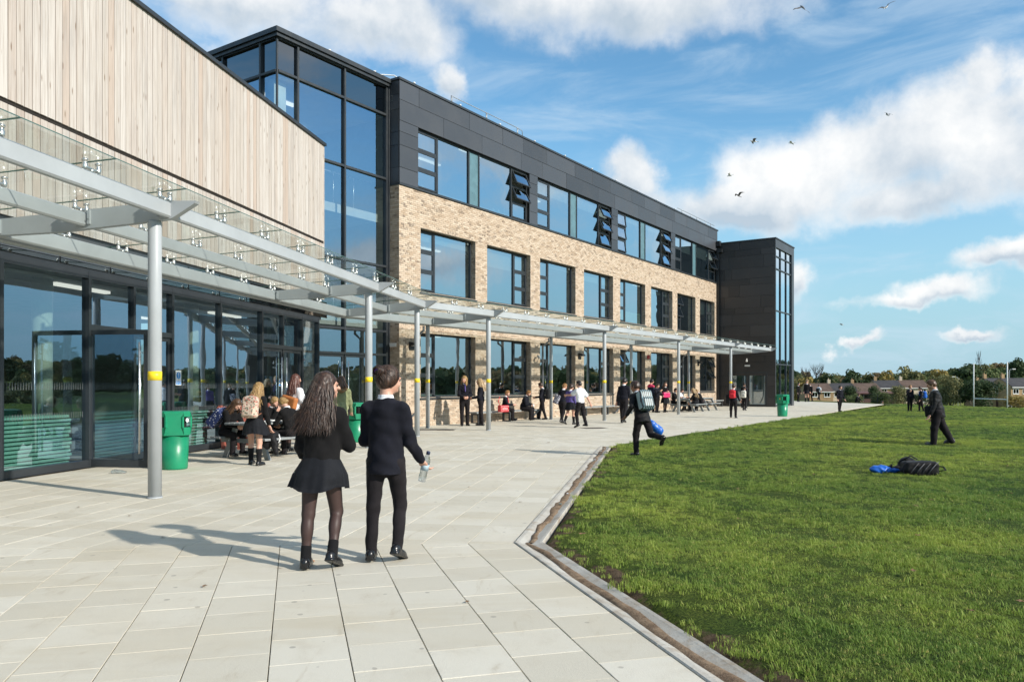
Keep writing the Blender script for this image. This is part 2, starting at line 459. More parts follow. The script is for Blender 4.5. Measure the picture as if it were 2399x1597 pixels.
def blade_mat(name, k, straw):
    t = NT(name); p = t.pos()
    inf = t.new('ShaderNodeObjectInfo')
    c, mid, sm = grass_tone(t, inf.outputs['Location'])
    c = t.mix(t.ramp(inf.outputs['Random'], 0, 1, 0, .55, False), c, (0.17, 0.235, 0.045))
    c = t.mix(t.ramp(t.noise(p, 31., 2), .55, .75, 0, straw), c, (0.42, 0.36, 0.13))
    c = t.mix(1.0, c, (k, k, k), 'MULTIPLY')
    b = t.bsdf(c, .55, 0, None, .25)
    tr = t.new('ShaderNodeBsdfTranslucent'); t.put(tr.inputs[0], c)
    mx = t.new('ShaderNodeMixShader'); mx.inputs[0].default_value = .30
    t.l.new(b, mx.inputs[1]); t.l.new(tr.outputs[0], mx.inputs[2])
    return t.done(mx.outputs[0])
BLADE = blade_mat('grass_blade', 1.68, .8)

# ================================================================== GROUND
def ss(a, b, x):
    t = np.clip((np.asarray(x, float) - a) / (b - a), 0, 1); return t * t * (3 - 2 * t)
def ground_h(x, y):
    x = np.asarray(x, float); y = np.asarray(y, float)
    s = (x - 29.8) * .98 + (y - 45) * .2
    r = np.hypot(x, y)
    h = -1.45 * ss(0, 11, s) - 3.7 * ss(40, 85, s)
    az_ = np.arctan2(x, y)
    h = h + ss(250, 620, r) * (6.5 + 6.0 * ss(.42, .62, az_) + 1.5 * np.sin(az_ * 9) + 1.0 * np.sin(az_ * 23 + 1))
    h = h + ss(900, 2600, r) * 14
    return h

# far terrain: one sheet in rings out to the horizon
mb = MB(); NA = 144
radii = [0, 6, 20, 40, 60, 75, 90, 105, 120, 135, 150, 170, 190, 215, 245, 280, 320, 370, 430, 500, 580, 680, 820, 1000, 1300, 1800, 2600, 4500]
for i, r_ in enumerate(radii):
    for k in range(NA):
        a_ = 2 * math.pi * k / NA; x_, y_ = r_ * math.sin(a_), r_ * math.cos(a_)
        z_ = float(ground_h(x_, y_)) - (0.30 if r_ < 128 else 0.0)
        mb.v.append((x_, y_, z_))
for i in range(len(radii) - 1):
    for k in range(NA):
        mb.f.append((i * NA + k, (i + 1) * NA + k, (i + 1) * NA + (k + 1) % NA, i * NA + (k + 1) % NA)); mb.m.append(0); mb.c.append(None)
t = NT('rough_field'); p_ = t.pos()
c_, m_, s_ = grass_tone(t, t.vmul(p_, (.3, .3, .3)))
ROUGH = t.done(t.bsdf(t.mix(t.ramp(t.noise(p_, .03, 4), .4, .65, 0, .6), c_, (0.15, 0.13, 0.05)), .95, 0, None, .1))
terrain = mb.obj('terrain', ROUGH, None, True)
tag(terrain, kind='structure')

# lines of the place (x, y)
DR_L = [(3.68, -6.0), (0.02, 7.17), (2.03, 18.21)]           # paving edge of the drain
DR_R = [(3.97, -6.0), (0.28, 7.18), (2.29, 18.17)]           # grass edge of the drain
EDGE = [(3.99, -6.0), (0.30, 7.18), (2.31, 18.17), (2.40, 18.62), (4.75, 22.35), (11.08, 32.04), (26.29, 54.27), (27.13, 57.19), (24.59, 68.19), (18.0, 88.0), (-10, 120), (-60, 150)]
def edge_x(y):
    ys = [p[1] for p in EDGE]; xs = [p[0] for p in EDGE]
    return np.interp(y, ys, xs)
_es = np.array(EDGE)
def edge_dist(x, y):
    x = np.asarray(x, float); y = np.asarray(y, float); best = np.full(x.shape, 1e9)
    for (ax, ay), (bx, by) in zip(_es[:-1], _es[1:]):
        dx, dy = bx - ax, by - ay
        t_ = np.clip(((x - ax) * dx + (y - ay) * dy) / (dx * dx + dy * dy), 0, 1)
        best = np.minimum(best, np.hypot(x - ax - t_ * dx, y - ay - t_ * dy))
    return best
def lumps(x, y):
    return 0.012 * np.sin(x * 1.7 + np.sin(y * 1.1)) + 0.010 * np.sin(y * 2.3 + 1.3 * np.sin(x * 1.9)) + .006 * np.sin(x * 5.1 + y * 3.7)
rows = sorted(set(list(np.arange(-6, 30, .5)) + list(np.arange(30, 62, 1.0)) + list(np.arange(62, 150, 3.0)) + [7.18, 18.17, 18.62, 22.35, 32.04, 54.27, 57.19, 68.19, 88.0]))
us = [0, .08, .2, .4, .7, 1.1, 1.6, 2.2, 3, 4, 5.2, 6.6, 8.2, 10, 12, 15, 18, 22, 26, 30, 34, 38, 42, 47, 53, 60, 70, 82, 96, 112]
mb = MB(); nu = len(us); ed = []
for y_ in rows:
    x0 = float(edge_x(y_))
    for u in us:
        x_ = x0 + u; d_ = float(edge_dist(np.array([x_]), np.array([y_]))[0])
        z_ = float(ground_h(x_, y_)) + 0.010 + float(lumps(x_, y_)) * min(1, u / .4) + .015 * min(1, u / .5)
        if u == 0: z_ -= .05
        mb.v.append((x_, y_, z_)); ed.append(d_)
for i in range(len(rows) - 1):
    for k in range(nu - 1):
        mb.f.append((i * nu + k, i * nu + k + 1, (i + 1) * nu + k + 1, (i + 1) * nu + k)); mb.m.append(0); mb.c.append(None)
lawn = mb.obj('lawn', LAWN, None, True)
lawn.data.attributes.new('edge', 'FLOAT', 'POINT').data.foreach_set('value', ed)
tag(lawn, kind='structure')

# ---- grass: clumps of real blades, instanced on points
def clump(n, spread, hmin, hmax, wid, lean):
    m = MB()
    for _ in range(n):
        a_ = random.uniform(0, 6.283); r_ = spread * math.sqrt(random.random())
        bx, by = r_ * math.cos(a_), r_ * math.sin(a_)
        h_ = random.uniform(hmin, hmax); w_ = wid * random.uniform(.7, 1.3)
        d_ = random.uniform(0, 6.283); ln = lean * random.uniform(.2, 1.2) * h_
        ca, sa = math.cos(d_), math.sin(d_); px, py = -sa * w_ / 2, ca * w_ / 2
        mx_, my_ = bx + ca * ln * .35, by + sa * ln * .35
        tx, ty = bx + ca * ln, by + sa * ln
        m.add([(bx - px, by - py, -.012), (bx + px, by + py, -.012), (mx_ + px * .8, my_ + py * .8, h_ * .6), (mx_ - px * .8, my_ - py * .8, h_ * .6), (tx, ty, h_)],
              [(0, 1, 2, 3), (3, 2, 4)])
    return m
def grass_points():
    pts = []
    def band(y0, y1, dens, smin, smax):
        area_x = 46.0
        n = int(area_x * (y1 - y0) * dens)
        y = rng.uniform(y0, y1, n); u = rng.uniform(0, area_x, n); x = edge_x(y) + u
        keep = x < .80 * np.maximum(y, 0) + 3.2
        x, y = x[keep], y[keep]
        d = edge_dist(x, y)
        nz = np.sin(x * 2.1 + 1.7 * np.sin(y * 1.6)) * np.sin(y * 2.7 + 1.3 * np.sin(x * 1.3 + .5)) + .5 * np.sin(x * 6.1 + 2 * np.sin(y * 3.3)) * np.sin(y * 5.3)
        pr = np.clip(.10 + d * 1.7 + nz * .50, 0.14, 1.0) * np.clip(.86 + nz * .25, .4, 1)
        keep = rng.uniform(0, 1, len(x)) < pr
        x, y, d = x[keep], y[keep], d[keep]
        z = ground_h(x, y) + .02 + lumps(x, y) * np.minimum(1, (x - edge_x(y)) / .4)
        s = rng.uniform(smin, smax, len(x)) * np.where(rng.uniform(0, 1, len(x)) < .04, 1.6, 1.0)
        pts.append(np.stack([x, y, z, s], 1))
    band(2.2, 7.5, 520, .60, 1.0)
    band(7.5, 12, 270, .75, 1.15)
    band(12, 20, 120, .9, 1.35)
    band(20, 34, 50, 1.1, 1.6)
    band(34, 56, 18, 1.3, 1.9)
    return np.concatenate(pts)
gp_ = grass_points()
me = bpy.data.meshes.new('grass'); me.from_pydata([tuple(p) for p in gp_[:, :3]], [], [])
me.attributes.new('size', 'FLOAT', 'POINT').data.foreach_set('value', gp_[:, 3].astype(np.float32))
me.attributes.new('pick', 'INT', 'POINT').data.foreach_set('value', rng.integers(0, 4, len(gp_)).astype(np.int32))
grass = link(bpy.data.objects.new('grass', me)); tag(grass, 'short green grass blades covering the lawn', 'grass', kind='stuff')
me.materials.append(BLADE)
def gn_instances(obj, sources, rot_tilt=.15):
    ng = bpy.data.node_groups.new(obj.name + '_instances', 'GeometryNodeTree')
    ng.interface.new_socket('Geometry', in_out='INPUT', socket_type='NodeSocketGeometry')
    ng.interface.new_socket('Geometry', in_out='OUTPUT', socket_type='NodeSocketGeometry')
    N = ng.nodes; L = ng.links
    gi = N.new('NodeGroupInput'); go = N.new('NodeGroupOutput'); join = N.new('GeometryNodeJoinGeometry')
    pick = N.new('GeometryNodeInputNamedAttribute'); pick.data_type = 'INT'; pick.inputs[0].default_value = 'pick'
    size = N.new('GeometryNodeInputNamedAttribute'); size.data_type = 'FLOAT'; size.inputs[0].default_value = 'size'
    rv = N.new('FunctionNodeRandomValue'); rv.data_type = 'FLOAT_VECTOR'
    rv.inputs[0].default_value = (-rot_tilt, -rot_tilt, 0); rv.inputs[1].default_value = (rot_tilt, rot_tilt, 6.283)
    for i, src in enumerate(sources):
        oi = N.new('GeometryNodeObjectInfo'); oi.inputs[0].default_value = src; oi.inputs['As Instance'].default_value = True
        cmp_ = N.new('FunctionNodeCompare'); cmp_.data_type = 'INT'; cmp_.operation = 'EQUAL'
        L.new(pick.outputs[0], cmp_.inputs[2]); cmp_.inputs[3].default_value = i
        ip = N.new('GeometryNodeInstanceOnPoints')
        L.new(gi.outputs[0], ip.inputs['Points']); L.new(cmp_.outputs[0], ip.inputs['Selection'])
        L.new(oi.outputs['Geometry'], ip.inputs['Instance']); L.new(rv.outputs[0], ip.inputs['Rotation']); L.new(size.outputs[0], ip.inputs['Scale'])
        L.new(ip.outputs[0], join.inputs[0])
    L.new(join.outputs[0], go.inputs[0])
    md = obj.modifiers.new('instances', 'NODES'); md.node_group = ng
srcs = []
for i, (n_, sp, h0, h1, w_, le) in enumerate(((34, .060, .012, .030, .0036, 1.1), (38, .065, .010, .026, .0036, 1.5), (26, .055, .016, .040, .0040, 1.0), (42, .070, .009, .024, .0034, 1.7))):
    srcs.append(bpy.data.objects.new('grass_clump', clump(n_, sp, h0, h1, w_, le).mesh('grass_clump', BLADE)))
gn_instances(grass, srcs)

# ---- paving: bed, and each slab a piece
A_W, A_B, A_F = 9.3, 33.9, -15.5                 # headings of the three wings, degrees right of +Y
def hd(a): return np.array([math.sin(R(a)), math.cos(R(a))])
P0 = np.array([-7.696, 11.767]); K0 = np.array([-3.790, 26.278])
def clip(poly, n, c):
    out = []
    for i in range(len(poly)):
        p, q = poly[i], poly[(i + 1) % len(poly)]
        dp, dq = p[0] * n[0] + p[1] * n[1] - c, q[0] * n[0] + q[1] * n[1] - c
        if dp <= 0: out.append(p)
        if (dp < 0) != (dq < 0) and dp != dq:
            t_ = dp / (dp - dq); out.append((p[0] + (q[0] - p[0]) * t_, p[1] + (q[1] - p[1]) * t_))
    return out
def plane(p, d, side):          # keep the half plane to the left (side=1) / right (-1) of direction d through p
    n = (d[1] * side, -d[0] * side); return n, n[0] * p[0] + n[1] * p[1]
seam1_d = (math.cos(R(3.1)), math.sin(R(3.1))); seam1_p = (0.02, 7.17)
seam2_d = (-math.cos(R(21.6)), math.sin(R(21.6))); seam2_p = (2.28, 18.3)
def pl2(a, b, side): return plane(a, (b[0] - a[0], b[1] - a[1]), side)
ZONES = [
    (A_F, [pl2(DR_L[0], DR_L[1], 1), plane(seam1_p, seam1_d, -1)], (-9, 4.5, -3, 8.0), (0.02, 7.17)),
    (A_W, [pl2(DR_L[1], DR_L[2], 1), plane(seam1_p, seam1_d, 1), plane(seam2_p, seam2_d, 1)], (-11, 4, 6, 30), (0.02, 7.17)),
    (A_B, [pl2((2.28, 18.3), (27.1, 57.1), 1), plane(seam2_p, seam2_d, -1), pl2((27.13, 57.19), (20, 88), 1)], (-14, 30, 18, 90), (2.28, 18.3)),
]
SP = 0.413; GAP = 0.0030
slabs = []
hall_in = (-math.cos(R(A_W)), math.sin(R(A_W))); brick_in = (-math.cos(R(A_B)), math.sin(R(A_B)))
for zi, (a_, planes, (bx0, bx1, by0, by1), org) in enumerate(ZONES):
    d_ = hd(a_); n_ = np.array([d_[1], -d_[0]])
    sp = SP if zi < 2 else SP * 1.0
    nmax = 160
    for i in range(-80, 60):
        for j in range(-60, 220):
            o_ = np.array(org) + n_ * sp * i + d_ * sp * j
            if zi == 0 and i % 2: o_ = o_ + d_ * sp * .5
            if not (bx0 < o_[0] < bx1 and by0 < o_[1] < by1): continue
            if zi == 2 and (np.dot(o_ - K0, brick_in) > .3 and np.dot(o_ - K0, d_) > -.3 or np.dot(o_ - K0, brick_in) > 1.2): 
                if not (np.dot(o_ - K0, d_) > 35.5): continue
            if zi == 1 and np.dot(o_ - P0, hall_in) > .25: continue
            g = GAP * (1.0 if zi < 2 else .6)
            poly = [tuple(o_ + n_ * g + d_ * g), tuple(o_ + n_ * (sp - g) + d_ * g), tuple(o_ + n_ * (sp - g) + d_ * (sp - g)), tuple(o_ + n_ * g + d_ * (sp - g))]
            for nn, cc in planes:
                poly = clip(poly, nn, cc)
                if len(poly) < 3: break
            if len(poly) < 3: continue
            cx_, cy_ = np.mean([p[0] for p in poly]), np.mean([p[1] for p in poly])
            slabs.append((cx_, cy_, poly, zi))
def slab_key(s):
    x_, y_ = s[0], s[1]
    vis = y_ > 3.7 and abs(x_) < .69 * y_ + .3
    return (0 if vis else 1, math.hypot(x_, y_))
slabs.sort(key=slab_key)
paving = MB()
bedpoly = [(-40, -8), (3.66, -6), (0.0, 7.17), (2.03, 18.22), (2.30, 18.4), (27.0, 57.2), (24.5, 68.2), (18, 88), (-40, 88)]
paving.add([(x, y, -.014) for x, y in bedpoly], [tuple(range(len(bedpoly)))])
pav = paving.obj('paving', JOINT); tag(pav, kind='structure')
def slab_geo(m, poly, ox, oy):
    n = len(poly); b = .0022; dz = random.uniform(-.0012, .0012); tilt = random.uniform(-.002, .002)
    tint = (random.random(), random.random(), 0, 1)
    cx_, cy_ = sum(p[0] for p in poly) / n, sum(p[1] for p in poly) / n
    vs = [(p[0] - ox, p[1] - oy, -.03) for p in poly] + [(p[0] - ox, p[1] - oy, -b + dz) for p in poly]
    vs += [(cx_ + (p[0] - cx_) * .993 - ox, cy_ + (p[1] - cy_) * .993 - oy, dz + tilt * (p[0] - cx_)) for p in poly]
    fs = [tuple(range(2 * n, 3 * n))]
    for k in range(n):
        q = (k + 1) % n
        fs += [(k, q, n + q, n + k), (n + k, n + q, 2 * n + q, 2 * n + k)]
    m.add(vs, fs, 0, tint)
for cx_, cy_, poly, zi in slabs[:300]:
    m = MB(); slab_geo(m, poly, cx_, cy_); m.obj('paving_slab', SLAB, pav, loc=(cx_, cy_, 0))
m = MB()
for cx_, cy_, poly, zi in slabs[300:]: slab_geo(m, poly, 0, 0)
tag(m.obj('paving_slabs', SLAB, pav), kind='stuff')

# ---- drainage channel of precast units with silt lying in it
drain = empty('drainage_channel', (0.15, 7.17, 0))
tag(drain, 'pale concrete dished drainage channel full of silt between paving and lawn', 'drain channel')
def dr_pt(u, seg, s):           # u 0..1 across, along segment seg by s 0..1
    a_, b_ = DR_L[seg], DR_L[seg + 1]; c_, d_ = DR_R[seg], DR_R[seg + 1]
    l = (a_[0] + (b_[0] - a_[0]) * s, a_[1] + (b_[1] - a_[1]) * s); r = (c_[0] + (d_[0] - c_[0]) * s, c_[1] + (d_[1] - c_[1]) * s)
    return (l[0] + (r[0] - l[0]) * u, l[1] + (r[1] - l[1]) * u)
PROF = [(0, -.06), (0, .004), (.03, .010), (.17, .008), (.25, .002), (.40, -.010), (.50, -.013), (.60, -.011), (.74, -.002), (.84, .004), (.88, .007), (.985, .010), (1.0, .006), (1.0, -.06)]
for seg, cnt in ((0, 14), (1, 12)):
    for k in range(cnt):
        m = MB(); vs = []; g = .00025
        for s in (k / cnt + g, (k + 1) / cnt - g):
            for u, z in PROF:
                x_, y_ = dr_pt(u, seg, s); vs.append((x_ - .15, y_ - 7.17, z))
        n = len(PROF)
        fs = [(i, i + 1, n + i + 1, n + i) for i in range(n - 1)] + [tuple(range(n)), tuple(range(2 * n - 1, n - 1, -1))]
        m.add(vs, [f[::-1] for f in fs]); m.obj('channel_unit', CONC, drain)
m = MB(); vs = []; fs = []
nn = 0
for seg in (0, 1):
    for k in range(61):
        s = k / 60
        wv = .52 + .07 * math.sin(k * .9 + seg) + .04 * math.sin(k * 2.3) + random.uniform(-.02, .02)
        hw = max(.03, .27 + .07 * math.sin(k * .47 + 2 * seg) + .05 * math.sin(k * 1.31) + random.uniform(-.035, .035))
        if seg == 0 and k > 55 or seg == 1 and k < 4: hw *= .45
        for q, (o, z) in enumerate(((-1, -.016), (-.6, -.002), (-.1, .006), (.4, .003), (1, -.016))):
            x_, y_ = dr_pt(min(.8, max(.2, wv + o * hw)), seg, s)
            zz_ = z + (random.uniform(-.005, .006) if 0 < q < 4 else -.004)
            vs.append((x_ - .15, y_ - 7.17, zz_))
        if k:
            b0 = (seg * 61 + k) * 5
            for q in range(4): fs.append((b0 - 5 + q, b0 - 4 + q, b0 + q + 1, b0 + q))
m.add(vs, fs); tag(m.obj('silt', SOIL, drain, True), kind='stuff')
# ================================================================== BUILDINGS
def wframe(name, p, a):
    return empty(name, (p[0], p[1], 0), R(90 - a))
LIGHT_STRIP = NT('ceiling_light_glow')
_e = LIGHT_STRIP.new('ShaderNodeEmission'); _e.inputs[0].default_value = (1, .97, .9, 1); _e.inputs[1].default_value = 0.9
LIGHT_STRIP = LIGHT_STRIP.done(_e.outputs[0])

# ------------------------------------------------------------------ timber hall (local: x along the front, y into the building)
hall = wframe('timber_hall', P0, A_W)
tag(hall, 'long hall with silvery vertical timber cladding above a dark framed glass front', 'building')
m = MB(); m.box(-9, 12.20, .09, 14, 3.40, 8.62); m.obj('upper_storey_core', plain('dark_membrane', (0.03, .03, .03), .9), hall)
m = MB(); m.box(-9, 12.0, .04, .12, 3.42, 4.02)
fascia = m.obj('fascia', ANTH, hall)
for k in range(-4, 10):
    mm = MB(); mm.box(k * 1.25 + .02, k * 1.25 + 1.23, .015, .045, 3.48, 3.96); mm.obj('fascia_panel', GLASS_DARK, fascia)
bp = 0.163
def board_mesh(z0, z1):
    q = MB(); w_ = bp - .015; b = .005
    prof = [(0, .03), (0, b), (b, 0), (w_ - b, 0), (w_, b), (w_, .03)]
    n = len(prof)
    q.add([(x, y, z0) for x, y in prof] + [(x, y, z1) for x, y in prof], [(i, i + 1, n + i + 1, n + i) for i in range(n - 1)] + [tuple(range(n - 1, -1, -1)), tuple(range(n, 2 * n)), (0, n, 2 * n - 1, n - 1)])
    return q.mesh('timber_board', WOOD)
UP, LO = board_mesh(5.79, 8.70), board_mesh(4.02, 5.71)
m = MB(); m.box(-3.8, 12.215, .034, .088, 4.02, 8.68); m.obj('batten_backing', WOOD_GAP, hall)
k = 0; x_ = 12.225 - bp
while x_ > -3.7:
    for me_ in (UP, LO):
        inst(me_, 'timber_board', hall, (x_, random.uniform(-.0025, .0025), 0))
    x_ -= bp
m = MB(); m.box(-3.8, 12.21, .029, .0335, 5.69, 5.81); m.obj('shadow_gap', plain('shadow_gap_strip', (.02, .016, .013), .9), hall)  # near-black strip added so the gap's shade is put into colour
m = MB(); m.box(12.222, 12.25, .0, 2.6, 4.02, 8.70); m.obj('end_boarding', WOOD, hall)
m = MB(); m.box(-9, 12.28, -.06, .5, 8.70, 8.78); m.obj('roof_coping', ANTH, hall)
m = MB(); m.box(-9, -3.75, .0, .088, 4.02, 8.68); m.obj('side_boarding', WOOD, hall)

MULL = [-4.6, -2.1, .04, 1.96, 4.43, 6.31, 8.31, 10.72, 11.85]
for x_ in MULL:
    m = MB(); m.box(x_ - .035, x_ + .035, 0.0, .14, 0, 3.42); m.obj('mullion', ANTH, hall)
m = MB(); m.box(-9, 11.885, .004, .15, 3.30, 3.418); m.box(-9, 2.0, .004, .15, 0.005, .13); m.box(4.43, 8.31, .004, .15, 0.005, .13); m.box(10.72, 11.885, .004, .15, .005, .13)
m.obj('glazing_rail', ANTH, hall)
for a_, b_ in ((1.96, 4.43), (8.31, 10.72)):
    m = MB(); m.box(a_ + .035, b_ - .035, .008, .146, 2.40, 2.50); m.box((a_ + b_) / 2 - .03, (a_ + b_) / 2 + .03, .008, .146, 2.50, 3.30); m.obj('door_head', ANTH, hall)
def pane(parent, x0, x1, z0, z1, y, mat, th=.008, name='pane'):
    q = MB(); q.add([(x0, y, z0), (x1, y, z0), (x1, y, z1), (x0, y, z1)], [(0, 1, 2, 3)])
    return q.obj(name, mat, parent)
for a_, b_ in zip(MULL[:-1], MULL[1:]):
    if (a_, b_) in ((1.96, 4.43), (8.31, 10.72)):
        c_ = (a_ + b_) / 2
        pane(hall, a_ + .03, c_ - .025, 2.49, 3.31, .07, GLASS_HALL); pane(hall, c_ + .025, b_ - .03, 2.49, 3.31, .07, GLASS_HALL)
    else:
        pane(hall, a_ + .03, b_ - .03, .12, 3.31, .07, GLASS_HALL)
PRINT_WHITE = plain('white_print', (.20, .22, .22), .6, 0, .02)
for a_, b_ in ((.04, 1.96), (4.43, 6.31), (6.31, 8.31)):
    m = MB(); x_ = a_ + .1
    while x_ < b_ - .1:
        m.box(x_, x_ + .004, .062, .066, 1.36, 1.48); m.box(x_, x_ + .004, .062, .066, .88, .98); x_ += .055
    tag(m.obj('glass_marking', PRINT_WHITE, hall), kind='stuff')
def door_leaf(parent, hinge, width, angle, flip, y0=.07, z1=2.40, handle_in=False):
    """glazed leaf; hinge x, swing outward by angle; flip -1 when the leaf runs toward -x"""
    d = empty('door', (0, 0, 0)); COL.objects.unlink(d); bpy.data.objects.remove(d)
    q = MB(); w_ = width
    q.box(0, .075, -.025, .025, .012, z1); q.box(w_ - .075, w_, -.025, .025, .012, z1)
    q.box(.075, w_ - .075, -.024, .024, .012, .14); q.box(.075, w_ - .075, -.024, .024, z1 - .08, z1)
    leaf = q.obj('door', ANTH, parent, loc=(hinge, y0, 0), rot=(0, 0, -angle if flip > 0 else angle))
    if flip < 0: leaf.scale = (-1, 1, 1)
    pane(leaf, .07, w_ - .07, .13, z1 - .07, 0.0, GLASS_HALL)
    q = MB(); hx = w_ - .12
    for s in (-1, 1):
        q.tube([(hx, s * .075, .25), (hx, s * .075, 2.18)], .016, 10)
        for z_ in (.4, 2.0): q.tube([(hx, s * .02, z_), (hx, s * .075, z_)], .01, 8)
    q.obj('door_handle', STEEL, leaf, True)
    return leaf
door_leaf(hall, 2.0, 1.13, R(88), 1)
door_leaf(hall, 4.39, 1.17, 0, -1)
door_leaf(hall, 8.35, 1.14, 0, 1); door_leaf(hall, 10.68, 1.14, 0, -1)
# inside the hall
m = MB(); m.box(-9, 12.2, .16, 9, -.02, .004); m.obj('interior_floor', INT_FLOOR, hall)
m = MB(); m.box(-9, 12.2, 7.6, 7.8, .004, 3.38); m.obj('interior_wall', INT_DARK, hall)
m = MB(); m.box(-9, -8.9, .2, 7.6, .004, 3.38); m.box(7.9, 8.0, 3.2, 7.6, .004, 3.38); m.obj('partition', INT_WALL, hall)
m = MB(); m.box(-9, 12.0, .16, 9.2, 3.36, 3.398); m.obj('interior_ceiling', plain('hall_ceiling', (.30, .31, .30), .8), hall)
for x_ in (2.2, 6.95, 11.2):
    m = MB(); m.lathe([(.17, .004), (.17, 3.36)], 20, 0, (x_, 1.15)); m.obj('pillar', plain('pillar_paint', (.62, .74, .66), .5), hall, True)
for x_, y_ in ((-1.0, 1.3), (-1.0, 4.), (3.4, 1.3), (3.4, 4.), (9.3, 1.6), (9.3, 4.4)):
    m = MB(); m.box(x_ - .75, x_ + .75, y_ - .07, y_ + .07, 3.30, 3.355); m.obj('ceiling_light', LIGHT_STRIP, hall)

# ------------------------------------------------------------------ brick classroom block (local origin at its near corner)
block = wframe('classroom_block', K0, A_B)
tag(block, 'three storey buff brick classroom block with dark grey panelled top floor', 'building')
LEN = 31.37
WX = [(1.10, 4.30), (5.06, 8.20), (8.96, 12.08), (12.89, 15.95), (16.75, 19.85), (20.62, 23.68), (24.42, 27.40), (28.16, 30.90)]
FLZ = [(1.00, 3.24), (4.68, 6.88)]
BT = 8.17
mort = MB()
def wall_with_holes(q, x0, x1, z0, z1, y, holes, th):
    """mortar sheet with openings and their reveals"""
    xs = sorted({x0, x1, *[h[0] for h in holes], *[h[1] for h in holes]}); zs = sorted({z0, z1, *[h[2] for h in holes], *[h[3] for h in holes]})
    for i in range(len(xs) - 1):
        for j in range(len(zs) - 1):
            cx_, cz_ = (xs[i] + xs[i + 1]) / 2, (zs[j] + zs[j + 1]) / 2
            if any(h[0] < cx_ < h[1] and h[2] < cz_ < h[3] for h in holes): continue
            q.add([(xs[i], y, zs[j]), (xs[i + 1], y, zs[j]), (xs[i + 1], y, zs[j + 1]), (xs[i], y, zs[j + 1])], [(0, 1, 2, 3)])
    for h in holes:
        a, b, c, d = h
        q.add([(a, y, c), (b, y, c), (b, y, d), (a, y, d), (a, y + th, c), (b, y + th, c), (b, y + th, d), (a, y + th, d)],
              [(0, 4, 5, 1), (1, 5, 6, 2), (2, 6, 7, 3), (3, 7, 4, 0)])
holes = [(a, b, c, d) for a, b in WX for c, d in FLZ]
wall_with_holes(mort, 0.006, LEN, 0, BT, .006, holes, .30)
mort.add([(.006, .006, 0), (.006, .5, 0), (.006, .5, BT), (.006, .006, BT)], [(0, 3, 2, 1)])
wallo = mort.obj('wall', MORTAR, block)
BL, BH, MJ = .2065, .0690, .0095
bricks = []   # (t along, z, len, kind) on front; later returns and reveals
cz = 0.0; row = 0
def brick_tint():
    d = random.random()
    dark = 0 if d < .80 else random.uniform(.35, .85)
    return (random.random(), dark, random.random(), 1)
front = []
while cz < BT - .03:
    zt = min(cz + BH, BT)
    x_ = -(.5 * BL if row % 2 else 0)
    while x_ < LEN:
        a, b = max(0.0, x_), min(LEN, x_ + BL)
        segs = [(a, b)]
        for h in holes:
            if h[2] - .04 < (cz + zt) / 2 < h[3] + .0:
                ns = []
                for s in segs:
                    if s[1] <= h[0] or s[0] >= h[1]: ns.append(s)
                    else:
                        if s[0] < h[0]: ns.append((s[0], h[0] + MJ))
                        if s[1] > h[1]: ns.append((h[1], s[1]))
                segs = ns
        for s in segs:
            if s[1] - s[0] > .03: front.append((s[0], s[1] - MJ, cz, zt - MJ))
        x_ += BL
    cz += BH; row += 1
def brick_geo(q, a, b, z0, z1, ox=0., oz=0., tint=None):
    e = random.uniform(-.0015, .0015)
    q.add([(a - ox, .008, z0 - oz), (b - ox, .008, z0 - oz), (b - ox, .008, z1 - oz), (a - ox, .008, z1 - oz), (a - ox, e, z0 - oz), (b - ox, e, z0 - oz), (b - ox, e, z1 - oz), (a - ox, e, z1 - oz)],
          [(4, 5, 6, 7), (0, 1, 5, 4), (1, 2, 6, 5), (2, 3, 7, 6), (3, 0, 4, 7)], 0, tint or brick_tint())
full = [f for f in front if abs((f[1] - f[0]) - (BL - MJ)) < 1e-4 and f[2] > .9]
full.sort(key=lambda f: math.hypot(f[0] + 1.0, (f[2] - 5.0) * .12))
chosen = set(full[:300])
variants = []
for k in range(10):
    q = MB(); brick_geo(q, 0, BL - MJ, 0, BH - MJ, 0, 0, (random.random(), (0 if k < 7 else .8), random.random(), 1)); variants.append(q.mesh('brick', BRICK))
rest = MB()
for f in front:
    if f in chosen: inst(random.choice(variants), 'brick', wallo, (f[0], 0, f[2]))
    else: brick_geo(rest, *f)
# return wall bricks and the jambs of the openings
def xbrick(q, x, y0, y1, z0, z1, face):
    e = random.uniform(-.001, .001) * face; i = x - face * .007
    vs = [(i, y0, z0), (i, y1, z0), (i, y1, z1), (i, y0, z1), (x + e, y0, z0), (x + e, y1, z0), (x + e, y1, z1), (x + e, y0, z1)]
    fs = [(4, 5, 6, 7), (0, 1, 5, 4), (1, 2, 6, 5), (2, 3, 7, 6), (3, 0, 4, 7)]
    q.add(vs, fs if face > 0 else [f[::-1] for f in fs], 0, brick_tint())
cz = 0; row = 0
while cz < BT - .03:
    ys = [(0.0, .2), (.2 + MJ, .41), (.41 + MJ, .5)] if row % 2 == 0 else [(0, .098), (.098 + MJ, .30), (.30 + MJ, .5)]
    for a, b in ys: xbrick(rest, 0.0, a, b, cz, min(cz + BH - MJ, BT), -1)
    zc = cz + BH / 2
    for a, b, c, d in holes:
        if c < zc < d:
            for xx, fc in ((a, 1), (b, -1)):
                xbrick(rest, xx + fc * .004, .0, .098 if row % 2 else .17, cz, cz + BH - MJ, fc)
                xbrick(rest, xx + fc * .004, (.098 if row % 2 else .17) + MJ, .295, cz, cz + BH - MJ, fc)
    cz += BH; row += 1
tag(rest.obj('brickwork', BRICK, wallo), kind='stuff')

